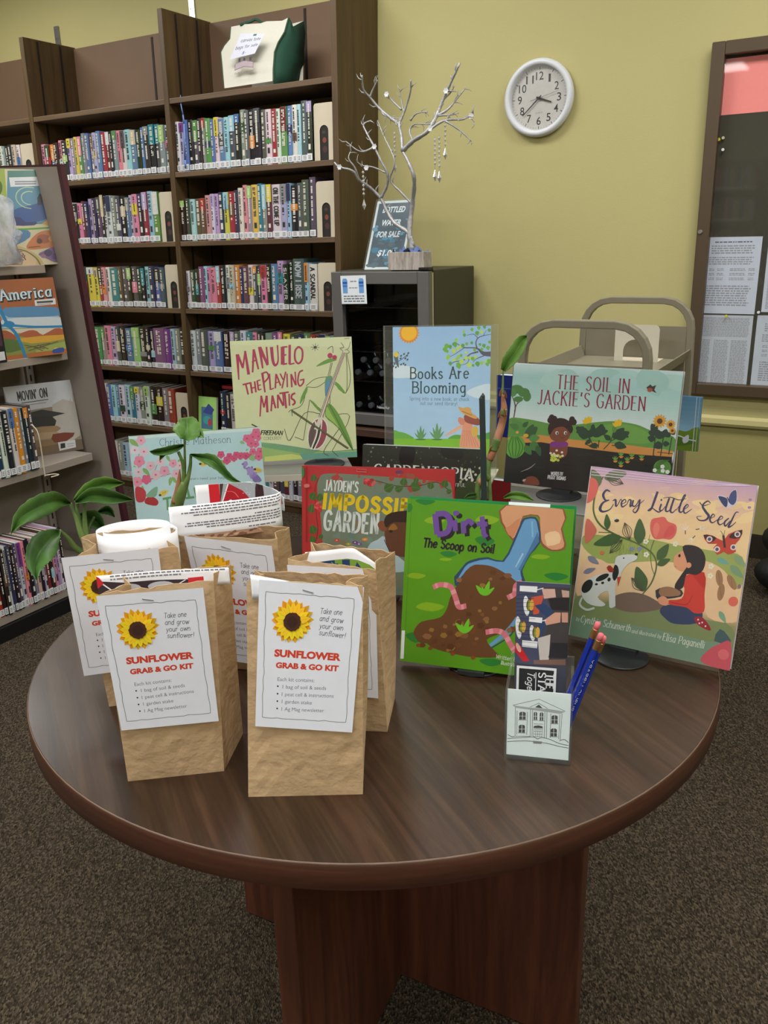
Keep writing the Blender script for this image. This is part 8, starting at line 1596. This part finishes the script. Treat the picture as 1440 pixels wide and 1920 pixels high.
def art_game(s):
    s.rect(P_(206, 196, 160)); G = P_(116, 136, 52)
    s.fill([(0, 60), (85, 55), (75, 330), (0, 300)], P_(150, 170, 70)); s.ell(48, 130, 20, 34, P_(74, 100, 40), 15); s.ell(10, 160, 18, 40, P_(84, 110, 46), 20); s.fill([(0, 60), (60, 56), (40, 110), (0, 120)], P_(176, 190, 90), 3); s.line([(0, 230), (80, 180)], 12, P_(96, 118, 44), 3)
    s.fill([(95, 60), (235, 45), (275, 230), (240, 290), (90, 300), (80, 180)], P_(86, 136, 160)); s.fill([(95, 60), (235, 48), (240, 76), (95, 100)], P_(76, 124, 112)); s.fill([(96, 230), (170, 200), (250, 175), (268, 230), (230, 270), (90, 305)], P_(52, 84, 140), 2); s.fill([(95, 270), (130, 260), (150, 285), (200, 280), (190, 300), (90, 306)], P_(52, 56, 104), 2)
    for q in (30, 48): s.line([(175+q*math.cos(t)*1.2, 165+q*math.sin(t)) for t in [k*.5 for k in range(3, 11)]], 4, P_(176, 196, 150), 2)
    s.fill([(206, 195), (204, 160), (214, 140), (224, 150), (240, 122), (230, 165), (222, 192)], P_(50, 54, 70)); s.fill([(98, 85), (215, 72), (218, 108), (100, 122)], P_(214, 216, 220)); lines = P_(130, 134, 140)
    for y in (92, 101): s.line([(118, y+8), (200, y)], 5, lines)
    s.fill([(275, 240), (295, 310), (225, 290)], P_(206, 156, 84)); s.line([(100, 330), (200, 318), (298, 304)], 10, P_(84, 158, 50), 3)
    s.fill([(90, 345), (160, 330), (170, 370), (110, 420), (80, 410)], P_(80, 124, 160), 2); s.fill([(150, 430), (200, 350), (260, 325), (300, 370), (310, 420), (250, 440), (170, 455)], P_(196, 120, 66), 3); s.ell(235, 380, 34, 30, P_(160, 84, 48)); s.ell(215, 395, 14, 18, P_(84, 50, 40)); s.ell(275, 375, 16, 20, P_(206, 150, 96)); s.line([(160, 440), (220, 430)], 6, P_(110, 62, 44))
    s.fill([(80, 440), (140, 445), (200, 490), (240, 560), (180, 575), (60, 590)], P_(196, 170, 110), 2); s.ell(110, 540, 90, 92, P_(206, 178, 140)); s.line([(88, 452), (150, 470), (200, 520), (222, 572)], 9, P_(110, 112, 50), 4)
    s.fill([(210, 490), (240, 460), (310, 425), (335, 530), (300, 545), (260, 520)], P_(124, 92, 140), 2); s.ell(262, 475, 22, 26, P_(70, 54, 96)); s.ell(300, 500, 20, 24, P_(96, 70, 120)); s.ell(238, 500, 14, 14, P_(150, 110, 130))
    s.text('ING', 92, 506, 134, 498, 30, P_(96, 48, 60), w=.16, slant=-.1); s.text('ORY', 92, 548, 150, 530, 34, P_(96, 48, 60), w=.18, slant=-.1)
g1 = shelf_pack(b0, b1, 8, [(0, 60), (235, 45), (350, 558), (0, 592)], .055, art_game, 'colourful illustrated game box leaning on the top shelf at left, green band across', 'game_box', 'game', 3, 0, 300, P_(84, 120, 60))
z2 = .9685; b1 = on_z(126, 662, z2); b0 = on_z(0, 677, z2)
def art_west(s):
    s.rect(P_(160, 92, 56)); s.fill([(0, 820), (300, 795), (345, 905), (0, 915)], P_(150, 178, 200)); s.fill([(70, 800), (300, 795), (320, 840), (80, 850)], P_(84, 134, 176), 2); s.fill([(60, 860), (330, 850), (345, 905), (60, 910)], P_(196, 206, 212), 3); s.fill([(0, 830), (40, 840), (44, 870), (0, 880)], P_(170, 110, 90), 3)
    s.fill([(0, 915), (345, 905), (372, 1075), (0, 1125)], P_(134, 142, 74)); s.fill([(0, 920), (345, 908), (350, 960), (200, 975), (120, 940), (0, 980)], P_(206, 196, 180)); s.fill([(0, 930), (60, 925), (100, 960), (90, 990), (0, 985)], P_(160, 84, 58), 2); s.fill([(110, 960), (170, 925), (210, 930), (240, 955), (300, 915), (345, 920), (350, 960), (230, 975)], P_(166, 90, 62), 2); s.fill([(120, 975), (350, 955), (352, 985), (180, 1010)], P_(206, 156, 60), 2); s.fill([(0, 985), (110, 985), (130, 1050), (0, 1070)], P_(84, 112, 60), 2); s.fill([(200, 1060), (360, 1000), (370, 1060), (240, 1090)], P_(150, 164, 90), 2)
    for a, b_ in (((150, 1040), (280, 1010)), ((160, 1060), (320, 1000)), ((180, 1030), (240, 1062)), ((210, 1020), (270, 1050)), ((140, 1020), (250, 1048))): s.line([a, b_], 6, P_(96, 84, 60))
    s.fill([(0, 1098), (372, 1052), (378, 1085), (0, 1130)], P_(170, 100, 58)); Bl = P_(36, 126, 176)
    s.line([(26, 675), (46, 800), (72, 890), (110, 960), (145, 1120)], 17, Bl, 5); s.line([(0, 900), (80, 895), (200, 905), (350, 903)], 14, Bl, 4)
    s.ell(78, 890, 26, 20, Bl); s.text('America', 60, 770, 284, 744, 50, P_(26, 28, 36), w=.3, thin=.2, serif=.14, track=.2); s.text('America', 58, 766, 282, 740, 50, P_(200, 224, 236), w=.17, thin=.08, serif=.12, track=.2); s.text('s', 4, 776, 30, 772, 50, P_(200, 224, 236), w=.17, thin=.08)
    s.fill([(204, 762), (298, 750), (302, 780), (206, 790)], P_(214, 216, 218)); s.line([(214, 772), (288, 766)], 10, P_(70, 70, 74)); s.line([(216, 783), (280, 778)], 3, P_(110, 110, 114)); s.ell(314, 1054, 13, 12, P_(220, 190, 70)); s.fill([(296, 1056), (352, 1042), (356, 1076), (298, 1084)], P_(50, 76, 150), 2)
g2 = shelf_pack(b0, b1, 6, [(0, 680), (285, 655), (378, 1085), (0, 1130)], .05, art_west, 'brown game box with a western landscape and blue band, second shelf at left', 'game_box', 'game', 3, 0, 300, P_(150, 86, 52))
z3 = .5675; b1 = on_z(157, 842, z3); b0 = on_z(33, 862, z3)
def art_cap(s):
    s.rect(P_(176, 168, 160)); s.fill([(40, 140), (365, 92), (388, 215), (75, 270)], P_(206, 210, 216)); s.fill([(95, 270), (388, 215), (470, 485), (90, 560)], P_(150, 136, 118)); s.fill([(280, 225), (395, 210), (440, 400), (330, 420)], P_(186, 180, 174), 2); s.fill([(150, 470), (330, 440), (470, 420), (470, 490), (120, 555)], P_(110, 96, 84), 2)
    s.fill([(140, 275), (230, 250), (350, 270), (250, 300), (170, 310)], P_(44, 46, 54)); s.fill([(150, 300), (280, 285), (300, 340), (180, 350)], P_(36, 38, 46), 2)
    for i, y in enumerate((350, 385, 430, 470)): s.fill([(150, y+8), (310, y-10), (316, y+22), (150, y+42)], P_(*((156, 128, 96), (176, 150, 116), (140, 112, 84), (120, 96, 74))[i]), 2)
    s.fill([(290, 390), (410, 382), (370, 430), (300, 440)], P_(120, 54, 44), 2); s.fill([(320, 440), (415, 424), (424, 472), (332, 494)], P_(210, 212, 214)); s.fill([(334, 448), (360, 444), (364, 474), (338, 480)], P_(40, 40, 44)); s.line([(372, 452), (412, 446)], 4, P_(150, 150, 154)); s.line([(376, 466), (410, 460)], 4, P_(150, 150, 154)); s.line([(370, 190), (378, 250), (360, 275)], 4, P_(190, 184, 178), 4)
    s.text("MOVIN' ON", 112, 206, 256, 182, 44, P_(52, 50, 54), w=.13, track=.22); s.line([(126, 218), (260, 196)], 4, P_(52, 50, 54)); s.line([(130, 232), (250, 212)], 3, P_(120, 120, 126))
g3 = shelf_pack(b0, b1, 10, [(40, 140), (365, 95), (470, 485), (99, 546)], .014, art_cap, 'white topped booklet with a graduation cap photo on the third shelf at left', 'booklet', 'book', 3, 0, 680, P_(190, 190, 194))
rnd = random.Random(77)
def left_row(s, dA, dB, z, letters, h0, where, group, ws=1, seed=3, hprof=None):
    r = random.Random(seed); L = list(letters); w_ = [r.uniform(.75, 1.25) for _ in L]; k = (dA-dB-.0006*len(L))/sum(w_); d = dA
    for i, (ch, w) in enumerate(zip(L, w_)):
        w *= k; hh = (hprof[i] if hprof and i < len(hprof) else h0)+r.uniform(-.006, .006); c = rgb(*[min(255, max(0, q+r.uniform(-12, 12))) for q in INK[ch]])
        make_book(S(s+r.uniform(-.004, .003), d, z+.0005), YAW+math.pi/2, w, hh, .14, c, r, '%s %s, %s from the right end of %s' % (NAME[ch], 'slim book' if w < .017 else 'book', ORD[len(L)-1-i], where), group, 0); d -= w+.0006
left_row(-2.672, 2.02, 1.716, .567, 'wkgbwsnwkwogkd', .24, 'the third shelf at the left edge', 'books on the third left shelf', seed=5)
left_row(-2.612, 2.2, 1.715, .088, 'wgkwkkwmkpkwrkkwnkdwpkgskwmkplwk', .25, 'the bottom shelf at the left edge', 'slim books on the bottom left shelf', seed=9, hprof=[.27, .27, .27, .27, .27, .275, .28, .275, .27, .27, .28, .3, .3, .28])
# wire stand end at the right of the third shelf row, black disc case and a clear pouch
P = on_z(82, 893, .5678); t = thing('bookend', 'bent cream wire bookend at the end of the third left shelf row', 'bookend', P, YAW); g = MB(); g.smooth = True; g.tube(spline([(-.02, .0, .19), (0, .006, .15), (.0, .006, .01), (.004, .006, .003), (.02, .03, .003), (.045, .03, .003), (.045, -.004, .003)], 4), .0022, 7); g.build('wire', M['bookend'], t)
P = on_plane(-30, 688, S(-2.72, 0, 0), WX); P.z = .9685; g = MB(); g.box(0, .09, -.012, 0, 0, .15, P_(26, 26, 30)); o = g.build('disc_case', M['gloss'], None); put(o, P, YAW+math.pi/2); bevel(o, .004, 3); tag(o, 'black disc case at the picture edge on the second left shelf', 'disc case'); g = MB(); g.box(.02, .082, -.0128, -.0122, .01, .04, P_(200, 200, 204)); g.box(.01, .08, -.0126, -.0121, .06, .13, P_(70, 40, 60)); g.build('printed_insert', M['matte'], o)
m = bpy.data.materials.new('clear_pouch_film'); m.use_nodes = True; N = m.node_tree.nodes; Lk = m.node_tree.links; N.remove(N['Principled BSDF']); a_ = N.new('ShaderNodeBsdfTransparent'); b_2 = N.new('ShaderNodeBsdfPrincipled'); b_2.inputs['Base Color'].default_value = P_(190, 192, 200); b_2.inputs['Roughness'].default_value = .18; mx = N.new('ShaderNodeMixShader'); tcx = N.new('ShaderNodeTexCoord'); nzx = N.new('ShaderNodeTexNoise'); nzx.inputs['Scale'].default_value = 24; mrx = N.new('ShaderNodeMapRange'); mrx.inputs[1].default_value = .3; mrx.inputs[2].default_value = .7; mrx.inputs[3].default_value = .3; mrx.inputs[4].default_value = .85
Lk.new(tcx.outputs['Object'], nzx.inputs['Vector']); Lk.new(nzx.outputs['Fac'], mrx.inputs[0]); Lk.new(mrx.outputs[0], mx.inputs[0]); Lk.new(a_.outputs[0], mx.inputs[1]); Lk.new(b_2.outputs[0], mx.inputs[2]); Lk.new(mx.outputs[0], N['Material Output'].inputs[0]); M['pouch'] = m
pl = S(-2.768, 0, 0); O_ = on_plane(-40, 495, pl, WX); O_.z = z1+.0005; OUT = [(-60, 368), (18, 371), (24, 400), (29, 426), (42, 436), (34, 452), (27, 468), (31, 484), (42, 496), (20, 497), (-60, 503)]
ob = [on_plane(x, y, pl, WX)-O_ for x, y in OUT]; cen = sum(ob, Vector())/len(ob); g = MB(); g.smooth = True; r = random.Random(3); rows = []
n_ = WX
for k, (sc_, of) in enumerate(((0.0, .028), (.35, .026), (.7, .018), (.92, .008), (1.0, .0), (.92, -.008), (.5, -.012), (0.0, -.012))): rows.append([Vector((v.x, v.y, max(.0, v.z))) for v in [cen.lerp(p, sc_)+n_*(of+(r.uniform(-.006, .006) if 0 < sc_ < 1 else 0)) for p in spline(ob, 3, True)]])
for rw in rows: rw.append(rw[0])
g.grid(rows); o = g.build('plastic_pouch', M['pouch'], None, normals=True); put(o, O_); tag(o, 'crumpled clear plastic pouch standing against the colourful game box', 'pouch')

# ------------------------------------------------------------------ black bag on the floor at the right edge
P = on_z(1496, 1122, 0); t = thing('black_bag', 'black rounded bag on the carpet at the right picture edge', 'bag', P, YAW); m = mat('black_nylon', rgb(16, 16, 18), .6, scale=80, var=.1, bump=.2, bscale=60)
def lump(cz, rx, ry, rz_, nm):
    g = MB(); g.smooth = True; g.lathe([(max(.002, math.sin(a)), -math.cos(a)) for a in [math.pi*i/12 for i in range(13)]], 24, cap=False); g.build(nm, m, t, lambda p: Vector((p.x*rx*(1+.05*math.sin(5*p.y)), p.y*ry, cz+p.z*rz_)), normals=True)
lump(.085, .165, .085, .085, 'lower_pouch'); lump(.225, .15, .08, .085, 'upper_pouch')
g = MB(); g.tube(spline([(-.05, 0, .295), (-.04, 0, .34), (.04, 0, .34), (.05, 0, .295)], 5), .006, 6); g.build('handle', m, t)

# ------------------------------------------------------------------ the bookcase across the room that the notice board glass mirrors
rb = thing('bookcase', 'bookcase across the room, seen only as a mirror image in the notice board glass', 'bookcase', S(-1.9, 7.6, 0), YAW)
for x in (-1.2, -.3, .6, 1.5): g = MB(); g.box(x, x+.03, -.01, .3, 0, 2.1); g.build('side_panel', M['case'], rb)
for i in range(3):
    g = MB(); x = -1.17+.9*i; g.box(x, x+.87, -.01, 0, .05, 2.1); g.build('back_panel', M['case_back'], rb)
    for z in (.06, .4, .74, 1.08, 1.42, 1.76): g = MB(); g.box(x, x+.87, 0, .29, z-.024, z); g.build('shelf', M['case_shelf'], rb)
g = MB(); r = random.Random(1)
for i in range(3):
    for z in (1.08, 1.42, 1.76):
        x = -1.14+.9*i
        while x < -.4+.9*i:
            w = r.uniform(.016, .04); h = r.uniform(.2, .26); g.box(x, x+w, .11, .27, z+.0005, z+h, rgb(*INK[r.choice('wkgdbntcrmplvyoefqsu')])); g.box(x+.001, x+w-.001, .2701, .2705, z+.006, z+.03, rgb(214, 216, 220)); x += w+.0008
o = g.build('far_books', M['film'], None); put(o, S(-1.9, 7.6, 0), YAW); tag(o, 'rows of books on the far bookcase, seen only mirrored in the notice board glass', 'books', kind='stuff')
